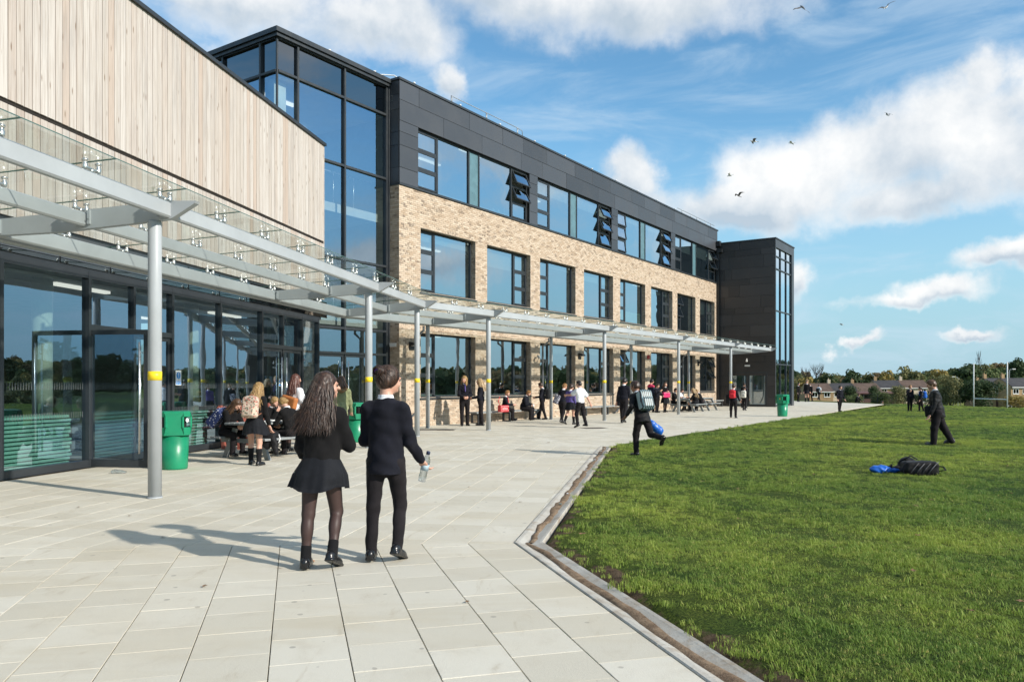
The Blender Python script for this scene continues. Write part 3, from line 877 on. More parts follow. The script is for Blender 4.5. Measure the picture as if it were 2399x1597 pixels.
def open_casement(win, x0, x1, z0, z1, y, ang, glass=GLASS):
    """top hung sash, hinged at its head, pushed out by ang"""
    w_, h_ = x1 - x0, z1 - z0; f = .05
    q = MB(); q.box(0, f, -.03, .03, -h_, 0); q.box(w_ - f, w_, -.03, .03, -h_, 0); q.box(f, w_ - f, -.029, .029, -f, 0); q.box(f, w_ - f, -.029, .029, -h_, -h_ + f)
    q.add([(f, -.002, -h_ + f), (w_ - f, -.002, -h_ + f), (w_ - f, -.002, -f), (f, -.002, -f)], [(0, 1, 2, 3)], 1)
    if ang > .02:
        L_ = .34; q.tube([(.03, 0.02, -h_ * .62), (.03, .02 + math.sin(ang) * h_ * .45, -h_ * .62 + .05)], .008, 6); q.tube([(w_ - .03, .02, -h_ * .62), (w_ - .03, .02 + math.sin(ang) * h_ * .45, -h_ * .62 + .05)], .008, 6)
    return q.obj('casement', [ANTH, glass], win, loc=(x0, y, z1), rot=(-ang, 0, 0))
BLIND = plain('roller_blind', (.46, .50, .52), .8, 0, .03)
def window(par, x0, x1, z0, z1, y, side, opens=(0, 0, 0), sill=True, blind=0.0, y_in=.12, split=(1.02,), cw=.98, parts=None, depth_sill=.0):
    """parts: list of ('c'|'p'|'s', width fraction): casement column, big pane, solid strip"""
    if parts is None:
        fr = cw / (x1 - x0); parts = [('c', fr), ('p', 1 - fr)] if side == 'l' else [('p', 1 - fr), ('c', fr)]
    q = MB(); f = .055
    q.box(x0, x0 + f, y, y + .09, z0, z1); q.box(x1 - f, x1, y, y + .09, z0, z1)
    q.box(x0 + f, x1 - f, y + .001, y + .089, z0, z0 + f); q.box(x0 + f, x1 - f, y + .001, y + .089, z1 - f, z1)
    win = None; xs = x0; jobs = []
    for kx, (kind, w_) in enumerate(parts):
        xe = xs + w_ * (x1 - x0)
        if kx: q.box(xs - .035, xs + .035, y - .002, y + .092, z0 + f, z1 - f)
        a, b = xs + (.035 if kx else f), xe - (.035 if kx < len(parts) - 1 else f)
        if kind == 'c':
            hh = (z1 - z0 - 2 * f) / 3
            for j in range(3):
                zt = z1 - f - j * hh; zb = zt - hh
                if j < 2: q.box(a, b, y + .002, y + .088, zb - .022, zb + .022)
                jobs.append(('c', a, b, zb + .022, zt - (.022 if j else 0), j, kx))
        else: jobs.append((kind, a, b, z0 + f, z1 - f, 0, kx))
        xs = xe
    win = q.obj('window', ANTH, par)
    ci = -1; lastk = None
    for kind, a, b, zb, zt, j, kx in jobs:
        if kind == 'c':
            if kx != lastk: ci += 1; lastk = kx
            op = opens[ci] if isinstance(opens[0], (tuple, list)) else opens
            open_casement(win, a + .005, b - .005, zb + .004, zt - .004, y + .035, R(op[j]))
        elif kind == 'p':
            pane(win, a - .01, b + .01, zb - .01, zt + .01, y + .045, GLASS)
        else:
            g = MB(); g.box(a, b, y + .03, y + .06, zb, zt); g.obj('infill_panel', plain('blue_grey_infill', (.10, .19, .22), .35), win)
    if sill:
        g = MB(); g.prism([(y + .02, z0 + .01), (-.055, z0 - .035), (-.055, z0 - .075), (y + .02, z0 - .055)], x0 - .10 if depth_sill else x0 - .06, x1 + .06, 'x'); g.obj('sill', ANTH, win)
    if blind:
        g = MB(); g.box(x0 + .05, x1 - .05, y + y_in + .03, y + y_in + .036, z1 - blind, z1 - .03); g.obj('roller_blind', BLIND, win)
    return win
SD = 'lrlrlrlr'
for i, (a, b) in enumerate(WX):
    window(block, a + .008, b - .008, FLZ[1][0], FLZ[1][1], .20, SD[i], (0, 0, 0) if i != 6 else (22, 22, 0), blind=(.35, .75, .22, .45, 0, .3, 0, .9)[i])
    window(block, a + .008, b - .008, FLZ[0][0], FLZ[0][1], .20, SD[i], ((0, 0, 0), (0, 0, 0), (0, 0, 0), (0, 0, 0), (26, 0, 0), (0, 0, 0), (0, 0, 0), (28, 28, 0))[i], blind=(0, 0, .5, .35, 0, .6, 0, 0)[i])
# top floor ribbon windows between clad piers
RX = [(.96, 8.09), (8.74, 15.74), (16.45, 23.40), (24.07, 31.20)]
RZ = (BT + .06, 10.32)
PARTS = [('c', .165), ('p', .265), ('s', .09), ('p', .315), ('c', .165)]
OPN = [((0, 0, 0), (24, 26, 0)), ((0, 0, 0), (26, 26, 14)), ((8, 10, 8), (27, 27, 16)), ((0, 0, 0), (25, 25, 0))]
for (a, b), op in zip(RX, OPN):
    window(block, a + .004, b - .004, RZ[0], RZ[1], .10, 'l', op, False, parts=PARTS, blind=(.0, .55, .3, .8)[RX.index((a, b))])
m = MB(); m.box(-.02, LEN, -.045, .11, BT - .01, BT + .052); m.box(-.02, .08, .11, .5, BT - .01, BT + .052); m.obj('sill_flashing', ANTH, block)
PTOP = 11.68
def panels(par, spec, mat, y, name='cladding_panel'):
    for x0, x1, z0, z1 in spec:
        q = MB(); g = .006; e = random.uniform(-.002, .002)
        q.bbox(0, x1 - x0 - 2 * g, 0, z1 - z0 - 2 * g, -.0, .022, .003)
        # built lying, stood up: x along, z up, outward -y
        o = q.obj(name, mat, par, loc=(x0 + g, y + e, z0 + g), rot=(R(90), 0, 0))
spec = []
r1 = [0, 1.0, 3.9, 6.1, 7.6, 9.5, 12.0, 13.7, 15.6, 18.1, 19.7, 21.8, 24.0, 25.9, 28.0, 29.6, LEN]
r2 = [0, 2.35, 4.7, 7.45, 9.15, 11.2, 14.3, 16.1, 18.9, 21.2, 23.6, 26.2, 28.9, LEN]
spec += [(a, b, 11.02, PTOP) for a, b in zip(r1[:-1], r1[1:])] + [(a, b, RZ[1], 11.02) for a, b in zip(r2[:-1], r2[1:])]
for a, b in ((0, .96), (8.09, 8.74), (15.74, 16.45), (23.40, 24.07), (31.20, LEN)):
    for z0, z1 in ((RZ[0], 8.75), (8.75, 9.5), (9.5, 9.95), (9.95, RZ[1])): spec.append((a, b, z0, z1))
panels(block, spec, CLAD, .0)
m = MB(); m.box(.03, LEN, .024, .3, RZ[1], PTOP)
for a, b in ((.03, .96), (8.09, 8.74), (15.74, 16.45), (23.40, 24.07), (31.20, LEN)): m.box(a, b, .024, .3, BT, RZ[1])
m.obj('cladding_backing', plain('black_gap', (.01, .01, .011), .9), block)
for z0, z1 in ((BT + .06, 8.75), (8.75, 9.5), (9.5, 9.95), (9.95, 10.7), (10.7, 11.2), (11.2, PTOP)):
    q = MB(); q.box(.0, .022, .028, .49, z0 + .006, z1 - .006); q.obj('cladding_panel', CLAD, block)
m = MB(); m.box(-.05, LEN + .1, -.06, .45, PTOP, PTOP + .075); m.obj('parapet_coping', ANTH, block)
# rooms behind the windows
m = MB()
for z_ in (3.55, 7.25): m.box(.3, LEN, .34, 6.0, z_, z_ + .45)
m.box(.3, LEN, .34, 6.0, -.02, .02); m.obj('floor_slab', INT_CEIL, block)
m = MB(); m.box(.0, LEN, 6.0, 6.2, 0, PTOP - .2); m.obj('rear_room_wall', INT_WALL, block)
m = MB()
for x_ in (.02, 8.4, 16.0, 23.8, LEN - .14): m.box(x_, x_ + .12, .36, 6.0, .03, 11.0)
m.obj('partition', INT_WALL, block)
m = MB(); m.box(.0, LEN, .3, 6.2, 11.0, 11.2); m.obj('roof_deck', INT_CEIL, block)
for z_ in (3.48, 7.18, 10.93):
    for x_ in np.arange(2.0, 30, 4.1):
        for y_ in (1.6, 3.8):
            m = MB(); m.box(x_ - .7, x_ + .7, y_ - .07, y_ + .07, z_, z_ + .05); m.obj('ceiling_light', LIGHT_STRIP, block)
# wall displays seen through the glass, and pupils' work taped inside one pane
dr_ = random.Random(4)
for zf in (.9, 4.9, 8.5):
    for x_ in np.arange(1.0, 30.0, 2.3):
        c3 = dr_.choice(((.35, .12, .10), (.10, .22, .40), (.50, .42, .15), (.15, .32, .18), (.55, .55, .52), (.32, .20, .36)))
        m = MB(); w3 = dr_.uniform(.7, 1.5); m.box(x_, x_ + w3, 5.95, 5.99, zf, zf + dr_.uniform(.7, 1.1)); m.obj('display_board', plain('display_board', c3, .8), block)
m = MB(); m.box(WX[4][0] + .10, WX[4][1] - .10, .262, .266, FLZ[1][0] + .06, FLZ[1][0] + .62); m.obj('paper_display', plain('mint_paper', (.55, .74, .64), .8), block)
for x_ in (1.35, 1.7, 6.1, 6.45, 6.9, 12.2, 15.0, 20.4):
    m = MB(); h3 = dr_.uniform(.12, .32); m.lathe([(.05, 8.42), (.07, 8.44), (.06, 8.42 + h3 * .6), (.03, 8.42 + h3)], 10, 0, (x_, .45)); m.obj('shelf_jar', plain('jar_glassware', (.42, .52, .50), .3), block, True)
# mint desk tops and worktops under the windows
for zf, idx in ((.0, (0, 1, 3)), (4.0, (4,))):
    for i in idx:
        a, b = WX[i]
        m = MB()
        for j in range(3): m.box(a + .1 + j * 1.0, a + 1.02 + j * 1.0, .5, 1.1, zf + 1.02, zf + 1.07)
        m.obj('worktop', MINT, block)
m = MB(); m.box(1.2, 8.0, .35, .95, 8.30, 8.42); m.obj('window_bench', plain('pale_worktop', (.50, .42, .30), .6), block)
RAIL = plain('galvanised_rail', (.42, .44, .45), .4, .6)
# roof edge: white clips and a guard rail
for x_ in np.arange(.9, 31, 2.6):
    m = MB(); m.lathe([(.035, PTOP + .07), (.035, PTOP + .17), (.05, PTOP + .175), (.05, PTOP + .21)], 10, 0, (x_, .12)); m.obj('roof_clip', WHITE, block, True)
m = MB()
for x_ in (3.0, 5.2, 7.4): m.box(x_ - .022, x_ + .022, .11, .15, PTOP + .07, PTOP + .40)
m.tube([(2.95, .13, PTOP + .14), (3.05, .13, PTOP + .38), (7.4, .13, PTOP + .40), (7.75, .13, PTOP + .37), (7.78, .13, PTOP + .08)], .016, 8)
m.obj('guard_rail', RAIL, block, True)
m = MB()
for x_ in (25.5, 28.0, 30.5): m.box(x_ - .022, x_ + .022, .11, .15, PTOP + .07, PTOP + .34)
m.tube([(24.6, .13, PTOP + .1), (24.8, .13, PTOP + .33), (31.2, .13, PTOP + .34)], .016, 8)
m.obj('guard_rail', RAIL, block, True)
# hooded wall lights, bracket camera, alarm box, wall plate
HOOD = plain('black_hood', (.02, .022, .024), .4)
def hooded_light(x, z):
    q = MB(); n = 9; vs = []; fs = []
    prof = [(.0, .12)] + [(-.26 * math.sin(R(a)), .12 * math.cos(R(a))) for a in range(15, 105, 15)]
    for sx in (-.13, .13):
        for y_, z_ in prof: vs.append((sx, y_, z_))
    k = len(prof)
    fs = [(i, i + 1, k + i + 1, k + i) for i in range(k - 1)]
    q.add(vs, fs); q.add([(-.13, y_, z_) for y_, z_ in prof] + [(-.13, 0, -.03)], [tuple(range(k + 1))]); q.add([(.13, y_, z_) for y_, z_ in prof] + [(.13, 0, -.03)], [tuple(range(k, -1, -1))])
    q.box(-.12, .12, -.03, -.002, -.16, .12)
    o = q.obj('wall_light', HOOD, block, loc=(x, -.003, z)); g = MB(); g.box(-.09, .09, -.16, -.04, -.02, .03); g.obj('lens', WHITE, o)
for x_ in (.62, 12.45, 28.6 - .75): hooded_light(x_, 2.78)
m = MB(); m.box(20.1, 20.3, -.07, -.003, 2.85, 3.05); m.obj('alarm_box', plain('red_box', (.45, .03, .03), .4), block)
m = MB(); m.tube([(8.55, 0, 2.55), (8.55, -.16, 2.62), (8.55, -.2, 2.52)], .022, 8); m.tube([(8.45, -.3, 2.60), (8.58, -.12, 2.66)], .045, 10); m.obj('security_camera', ALU, block, True)
m = MB(); m.box(-.02, -.003, .12, .42, 2.72, 2.84); m.obj('wall_plate', WHITE, block)
# rainwater pipe in the corner with the stair tower
m = MB(); m.box(LEN - .16, LEN - .05, -.19, -.06, 0, 10.2); m.box(LEN - .30, LEN - .02, -.42, -.06, 10.2, 10.42); m.box(LEN - .36, LEN - .02, -.30, -.06, 10.62, 10.95); m.obj('rainwater_pipe', HOOD, block)

# ------------------------------------------------------------------ glass stair tower between hall and block
gt = wframe('glass_atrium', K0, A_B)
tag(gt, 'tall glazed atrium with dark mullions between the timber hall and the brick block', 'building')
GX0, GY, GTOP = -4.67, .5, 11.74
gm = [GX0, -3.92, -2.02, -.10]; gz = [0.06, 2.44, 3.23, 5.42, 8.38, 10.54, 11.50]
gl = [0.0, .71, 2.48, 4.3, 6.4]
for x_ in gm[1:]:
    m = MB(); m.box(x_ - .035, x_ + .035, GY - .05, GY + .12, 0 if x_ != -2.02 else 2.41, 11.5); m.obj('mullion', ANTH, gt)
m = MB(); m.box(GX0 - .02, GX0 + .03, GY - .02, GY + .03, 0, 11.5); m.obj('corner_mullion', ANTH, gt)
m = MB(); m.box(-.064, -.002, GY - .09, GY + .1, 0, 11.6); m.obj('edge_trim', ANTH, gt)
for z_ in gz[1:] + [.042]:
    m = MB(); m.box(GX0 + .03, -.06, GY - .045, GY + .115, z_ - .035, z_ + .035); m.obj('transom', ANTH, gt)
for i in range(3):
    for j in range(6):
        if j == 0 and i >= 1: continue
        if j < 5 and i == 0 and j == 0: continue
        pane(gt, gm[i] + .01, gm[i + 1] - .03, gz[j] + .03, gz[j + 1] - .03, GY + .03, GLASS_DARK if j == 5 else GLASS_HALL)
for y_ in gl[1:-1]:
    m = MB(); m.box(GX0 - .05, GX0 + .1, GY + y_ - .035, GY + y_ + .035, 8.3, 11.5); m.obj('mullion', ANTH, gt)
for z_ in gz[4:]:
    m = MB(); m.box(GX0 - .045, GX0 + .095, GY + .03, GY + 6.4, z_ - .035, z_ + .035); m.obj('transom', ANTH, gt)
for i in range(4):
    for j in (4, 5):
        q = MB(); y0, y1, z0, z1 = GY + gl[i] + .02, GY + gl[i + 1] - .02, gz[j] + .03, gz[j + 1] - .03
        q.add([(GX0 + .03, y0, z0), (GX0 + .03, y1, z0), (GX0 + .03, y1, z1), (GX0 + .03, y0, z1)], [(0, 3, 2, 1)]); q.obj('pane', GLASS_DARK if j == 5 else GLASS_HALL, gt)
m = MB(); m.box(GX0 - .10, .0, GY - .12, GY + 6.5, 11.5, 11.60); m.box(GX0 - .16, .04, GY - .18, GY + 6.5, 11.602, GTOP); m.obj('roof_coping', ANTH, gt)
for x_, y_ in ((-2.6, GY), (-4.5, GY + 2.0), (-.6, GY)):
    m = MB(); m.lathe([(.035, GTOP), (.035, GTOP + .1), (.05, GTOP + .105), (.05, GTOP + .14)], 10, 0, (x_, y_ + .05)); m.obj('roof_clip', WHITE, gt, True)
m = MB(); m.tube([(-.7, GY + .6, GTOP), (-.45, GY + .5, GTOP + .2), (.2, GY - .1, GTOP + .22), (.45, GY - .3, GTOP + .02)], .018, 8); m.obj('guard_rail', WHITE, gt, True)
# inside
m = MB()
for z_ in (3.35, 6.95): m.box(GX0 + .2, -.1, GY + .35, GY + 6.4, z_, z_ + .28)
m.box(GX0 + .1, -.05, GY + .1, GY + 6.4, 10.45, 10.6); m.box(-5.5, -.05, GY + .15, GY + 6, -.02, .004)
m.obj('floor_slab', INT_CEIL, gt)
m = MB(); m.box(GX0, -.05, GY + 6.4, GY + 6.55, 0, 11.5); m.box(-.12, -.05, GY + .12, GY + 6.4, 0, 11.5); m.box(GX0, GX0 + .1, GY + .1, GY + 6.4, 0, 8.2); m.obj('interior_wall', INT_WALL, gt)
m = MB(); m.box(GX0 + .18, GX0 + .62, GY + .35, GY + .75, 0, 10.45); m.obj('pillar', plain('atrium_pillar', (.70, .76, .70), .5), gt)
for x_, y_ in ((-3.3, 1.6), (-1.6, 3.1), (-3.2, 4.4)):
    for z_ in (10.39, 6.89):
        m = MB(); m.box(x_ - .65, x_ + .65, GY + y_ - .09, GY + y_ + .09, z_, z_ + .05); m.obj('ceiling_light', LIGHT_STRIP, gt)
m = MB(); m.tube([(GX0 + .7, GY + .6, 6.1 - 1.5), (-.2, GY + .6, 6.1 - 1.5)], .025, 8)
for zf in (3.63, 7.23):
    m.tube([(GX0 + .7, GY + .55, zf + 1.05), (-.15, GY + .55, zf + 1.05)], .025, 8)
    for x_ in np.arange(GX0 + .9, -.3, .9): m.tube([(x_, GY + .55, zf), (x_, GY + .55, zf + 1.05)], .014, 6)
m.obj('balustrade', STEEL, gt, True)
# entrance doors
door_leaf(gt, -3.14, 1.10, 0, 1, GY + .03); door_leaf(gt, -.96, 1.04, 0, -1, GY + .03)
m = MB(); m.box(-3.21, -3.15, GY - .03, GY + .1, 0, 2.41); m.box(-.95, -.89, GY - .03, GY + .1, 0, 2.41); m.obj('door_frame', ANTH, gt)
pane(gt, -.89, -.13, .08, 2.41, GY + .03, GLASS_HALL); pane(gt, GX0 + .5, -3.21, .08, 2.41, GY + .03, GLASS_HALL)

# ------------------------------------------------------------------ dark clad stair tower at the far end
st = wframe('stair_tower', K0 + hd(A_B) * LEN, A_B)
tag(st, 'dark brown-grey panelled stair tower with a tall glazed slot at the far end', 'building')
TY, TX, TH = -3.84, 4.55, 10.80
m = MB(); m.box(.05, TX - .04, TY + 1.6, 5.5, 3.0, TH - .06); m.box(.03, .2, TY + .1, TY + 1.7, 3.0, TH - .06); m.box(.03, TX - .03, TY + .1, 5.5, TH - .3, TH - .02)
m.box(.03, .2, TY + .08, -3.35, 0, 3.0); m.box(.03, .2, -.75, 5.5, 0, 3.0); m.box(TX - .3, TX - .03, TY + .3, 5.5, 0, 3); m.box(.03, TX - .03, 2.5, 2.7, 0, 3.0)
m.box(.03, .3, -3.35, -.75, 2.28, 3.0)
m.obj('core', plain('black_gap_tower', (.012, .012, .013), .9), st)
rows_ = [0, .62, 1.35, 2.02, 2.9, 3.3, 4.1, 4.55, 5.3, 6.05, 6.45, 7.2, 7.95, 8.35, 9.05, 9.85, 10.25, TH]
for i, (z0, z1) in enumerate(zip(rows_[:-1], rows_[1:])):
    cuts = [TY, (-2.9, -1.5, -2.2, -1.0, -3.1)[i % 5], (-1.2, -.5, -.8)[i % 3] if i % 4 else 0.0, 0.0]
    cuts = sorted(set(cuts))
    for a, b in zip(cuts[:-1], cuts[1:]):
        if b - a < .15: continue
        for (aa, bb) in ([(a, b)] if z0 >= 2.0 else [(a, min(b, -3.30)), (max(a, -.80), b)]):
            if bb - aa < .1: continue
            q = MB(); e = random.uniform(-.002, .002)
            q.box(-.002 + e, .028, aa + .006, bb - .006, z0 + .006, z1 - .006); q.obj('cladding_panel', CLAD_BR, st)
# front slot glazing with pier
m = MB(); m.box(-.0, .12, TY - .0, TY + .08, 0, TH - .55); m.box(TX - .55, TX, TY, TY + .3, 0, TH - .55); m.box(0, TX, TY - .004, TY + .3, TH - .55, TH); m.obj('slot_surround', CLAD, st)
m = MB()
for x_ in (1.35, 2.75): m.box(x_ - .04, x_ + .04, TY + .03, TY + .16, .03, TH - .55)
for z_ in (.06, 2.75, 6.2, 8.9, 9.7): m.box(.12, TX - .55, TY + .035, TY + .155, z_ - .04, z_ + .04)
m.obj('slot_frame', ANTH, st)
zz_ = [.1, 2.75, 6.2, 8.9, 9.7, TH - .56]; xx_ = [.12, 1.35, 2.75, TX - .56]
for i in range(3):
    for j in range(5): pane(st, xx_[i] + .02, xx_[i + 1] - .02, zz_[j] + .03, zz_[j + 1] - .03, TY + .09, GLASS)
m = MB(); m.box(-.05, TX + .04, TY - .05, 5.5, TH, TH + .07); m.obj('roof_coping', ANTH, st)
# recessed doors in the left face
q = MB(); q.box(-.01, .12, -3.32, -3.25, 0, 2.27); q.box(-.01, .12, -.83, -.76, 0, 2.27); q.box(-.01, .12, -3.25, -.83, 2.18, 2.27); q.box(.02, .1, -2.08, -2.0, 0, 2.18); q.obj('door_frame', ANTH, st)
for a, b in ((-3.25, -2.08), (-2.0, -.83)):
    g = MB(); f = .08
    g.box(.03, .08, a, a + f, .02, 2.17); g.box(.03, .08, b - f, b, .02, 2.17); g.box(.03, .08, a + f, b - f, .02, .16); g.box(.03, .08, a + f, b - f, 2.08, 2.17)
    d_ = g.obj('door', ANTH, st)
    g = MB(); g.add([(.05, a + f, .16), (.05, b - f, .16), (.05, b - f, 2.08), (.05, a + f, 2.08)], [(0, 3, 2, 1)]); g.obj('pane', GLASS_HALL, d_)
    g = MB(); yy = b - .14 if a < -3 else a + .14; g.tube([(-.05, yy, .3), (-.05, yy, 2.0)], .018, 8); g.box(-.05, .03, yy - .01, yy + .01, .45, .48); g.box(-.05, .03, yy - .01, yy + .01, 1.85, 1.88); g.obj('door_handle', STEEL, d_)
m = MB(); m.box(.3, 4.2, -3.4, 2.4, -.02, .006); m.obj('interior_floor', INT_FLOOR, st)
m = MB(); m.box(2.6, 2.7, -3.4, 2.4, .01, 2.95); m.obj('interior_wall', plain('stair_wall', (.52, .58, .54), .7), st)
m = MB(); m.box(-.02, -.003, -2.2, -1.85, 2.62, 2.72); m.obj('door_plate', WHITE, st)
m = MB(); m.tube([(0, -2.03, 3.08), (-.14, -2.03, 3.12), (-.18, -2.03, 3.02)], .022, 8); m.lathe([(.02, 2.9), (.06, 2.93), (.07, 2.98), (.05, 3.03)], 12, 0, (-.18, -2.03)); m.obj('security_camera', WHITE, st, True)

# ------------------------------------------------------------------ glazed canopy along the fronts
can = empty('glazed_canopy', (-4.56, 10.0, 0))
tag(can, 'long grey steel and glass walkway canopy on round posts with yellow bands', 'canopy')
CO = np.array([-4.56, 10.0])
dW, dB = hd(A_W), hd(A_B); iW = np.array([-dW[1], dW[0]]); iB = np.array([-dB[1], dB[0]])
OW, OB = 3.58, 3.66            # beam line in front of the walls
def cW(t, D): p = P0 + dW * t - iW * (OW - D); return p
def cB(t, D): p = K0 + dB * t - iB * (OB - D); return p
def bend(D):                   # parameters on both lines where they meet
    A_ = np.array([dW, -dB]).T; s = np.linalg.solve(A_, (K0 - iB * (OB - D)) - (P0 - iW * (OW - D))); return s
BZ = lambda D: 3.56 - .062 * D
BEAMS = [(0.0, .10, .20), (1.18, .09, .18), (2.50, .10, .22)]
def bar(name, p, q, D0, D1, w_, h_, mat=ALU, z0=None, z1=None, parent=can, cham=.02):
    """a beam with softened edges from plan point p to q"""
    p, q = np.array(p), np.array(q); L_ = float(np.hypot(*(q - p))); an = math.atan2(q[1] - p[1], q[0] - p[0])
    za = BZ(D0) if z0 is None else z0; zb = BZ(D1) if z1 is None else z1
    g = MB(); hw = w_ / 2; c = cham
    prof = [(-hw + c, 0), (hw - c, 0), (hw, c), (hw, h_ - c), (hw - c, h_), (-hw + c, h_), (-hw, h_ - c), (-hw, c)]
    n = 8; vs = [(0, y, z) for y, z in prof] + [(L_, y, z + zb - za) for y, z in prof]
    g.add(vs, [tuple(range(n - 1, -1, -1)), tuple(range(n, 2 * n))] + [(i, (i + 1) % n, n + (i + 1) % n, n + i) for i in range(n)])
    return g.obj(name, mat, parent, loc=(p[0] - CO[0], p[1] - CO[1], za), rot=(0, 0, an))
WT = [-9.2, -1.24, 6.74]; BTs = [.32, 8.25, 16.0, 23.7]
for D, w_, h_ in BEAMS:
    sb = bend(D)
    pts = [cW(t_, D) for t_ in WT] + [cW(sb[0], D)] + [cB(t_, D) for t_ in BTs] + [cB(30.95, D)]
    for a, b in zip(pts[:-1], pts[1:]): bar('beam', a, b, D, D, w_, h_)
# rafters with their pointed tips
def rafter(po, pi, tip=True):
    po, pi = np.array(po), np.array(pi); L_ = float(np.hypot(*(pi - po))); an = math.atan2(pi[1] - po[1], pi[0] - po[0])
    g = MB(); e = .38 if tip else .0; sl = -.062
    poly = [(-.06, -.02), (-e + .0, .16), (-e - .02, .19), (.0, .205), (L_, .205 + sl * L_), (L_, .0 + sl * L_), (L_ * .6, -.045 + sl * L_ * .6), (.25, -.05)]
    g.prism(poly, -.045, .045, 'y')
    o = g.obj('rafter', ALU, can, loc=(po[0] - CO[0], po[1] - CO[1], 3.57), rot=(0, 0, an))
    for x_ in (.09, 1.09, 1.27, 2.40):       # bolted cleats either side of each beam
        k = MB(); k.box(x_ - .02, x_ + .02, -.075, -.046, .01 + sl * x_, .19 + sl * x_); k.box(x_ - .02, x_ + .02, .046, .075, .01 + sl * x_, .19 + sl * x_)
        for z_ in (.06, .14): k.lathe([(.016, 0), (.016, .001)], 6, 0, (x_, .09))
        k.obj('cleat', ALU, o)
DI = 2.62
sb0, sbi = bend(0), bend(DI)
RAFT = [(cW(t_, 0), cW(t_, DI)) for t_ in WT] + [(cW(sb0[0], 0), cW(sbi[0], DI))] + [(cB(t_, 0), cB(t_, DI)) for t_ in BTs] + [(cB(30.9, 0), cB(30.9, DI))]
for a, b in RAFT: rafter(a, b)
# posts
def post(p, r_, top):
    g = MB(); g.lathe([(r_, 0), (r_, top - .02), (r_ * .9, top)], 24); o = g.obj('post', ALU, can, True, loc=(p[0] - CO[0], p[1] - CO[1], 0))
    g = MB(); g.lathe([(r_ + .002, 1.50), (r_ + .002, 1.615)], 24); g.obj('yellow_band', YELLOW, o, True)
    g = MB(); g.lathe([(r_ + .012, 0.001), (r_ + .012, .012), (r_ + .004, .02)], 24); g.obj('base_collar', ALU, o, True)
for t_ in WT[1:]: post(cW(t_, .2), .083, 3.53)
pb = cW(sb0[0], 0) + (cW(sbi[0], DI) - cW(sb0[0], 0)) / DI * .22
post(pb, .075, 3.53)
for t_ in BTs: post(cB(t_, .2), .075, 3.53)
for t_ in BTs: post(cB(t_, 2.68), .068, 3.40)
# downpipes beside the rear posts
for t_ in BTs:
    a = cB(t_ - .28, 2.62); b = cB(t_ - .50, 3.35)
    g = MB(); p_ = lambda q, z: (q[0] - CO[0], q[1] - CO[1], z)
    m_ = cB(t_ - .34, 3.1); g.tube([p_(a, 3.36), p_(a, 3.22), p_(cB(t_ - .30, 2.9), 3.02), p_(cB(t_ - .30, 2.9), .55), p_(cB(t_ - .62, 3.2), .12), p_(cB(t_ - .72, 3.3), 0.0)], .042, 10); g.obj('downpipe', plain('grey_pipe', (.12, .13, .14), .4), can, True)
# gutter on the inner beam
sbg = bend(2.72)
bar('gutter', cW(-9.2, 2.72), cW(sbg[0], 2.72), 2.72, 2.72, .12, .10); bar('gutter', cB(sbg[1], 2.72), cB(30.95, 2.72), 2.72, 2.72, .12, .10)
# glass panels, each its own sheet with thickness
GD0, GD1 = -.30, 2.95
gzf = lambda D: BZ(D) + .20 + .115
def gpanel(a, b, c, d):
    cx_ = (a[0] + c[0]) / 2; cy_ = (a[1] + c[1]) / 2; g = MB(); th = .012
    zs = [gzf(GD0), gzf(GD0), gzf(GD1), gzf(GD1)]
    vs = [(p[0] - cx_, p[1] - cy_, z) for p, z in zip((a, b, c, d), zs)] + [(p[0] - cx_, p[1] - cy_, z + th) for p, z in zip((a, b, c, d), zs)]
    g.add(vs, [(4, 5, 6, 7)], 0); g.add(vs, [(0, 1, 5, 4), (1, 2, 6, 5), (2, 3, 7, 6), (3, 0, 4, 7)], 1)
    g.obj('glass_panel', [GLASS_CAN, GLASS_EDGE], can, loc=(cx_ - CO[0], cy_ - CO[1], 0))
GLASS_EDGE = plain('green_glass_edge', (.07, .13, .11), .2)
spW = list(np.arange(sb0[0] - .05, -9.5, -1.33)); spB = list(np.arange(sb0[1] + .05, 31.0, 1.30))
so, si = bend(GD0), bend(GD1)
gW = spW[1:]; gB = spB[1:]
edges = [(cW(so[0], GD0), cW(si[0], GD1))] + [(cW(t_, GD0), cW(t_, GD1)) for t_ in gW]
def inset(p, q, f=.006): d_ = np.array(q) - np.array(p); n_ = d_ / np.hypot(*d_) * f; return np.array(p) + n_, np.array(q) - n_
for (a0, a1), (b0, b1) in zip(edges[:-1], edges[1:]):
    p, q = inset(b0, a0); r, s = inset(a1, b1); gpanel(p, q, r, s)
edges = [(cB(so[1], GD0), cB(si[1], GD1))] + [(cB(t_, GD0), cB(t_, GD1)) for t_ in gB]
for (a0, a1), (b0, b1) in zip(edges[:-1], edges[1:]):
    p, q = inset(a0, b0); r, s = inset(b1, a1); gpanel(p, q, r, s)
# spider fittings at each joint over each beam
g = MB(); g.tube([(0, 0, 0), (0, 0, .045)], .026, 8)
g.tube([(-.105, 0, .05), (-.05, 0, .038), (.05, 0, .038), (.105, 0, .05)], .019, 8)
for x_ in (-.105, .105):
    g.lathe([(.026, .02), (.030, .03), (.030, .075), (.024, .08), (.024, .108), (.034, .11), (.034, .128)], 12, 0, (x_, 0))
SPIDER = g.mesh('glass_fixing', STEEL, True)
for D, w_, h_ in BEAMS:
    z_ = BZ(D) + h_ - .004
    for fn, ts, an in ((cW, gW, R(90 - A_W)), (cB, gB, R(90 - A_B))):
        for t_ in ts:
            p = fn(t_, D); inst(SPIDER, 'glass_fixing', can, (p[0] - CO[0], p[1] - CO[1], z_), (0, 0, an))
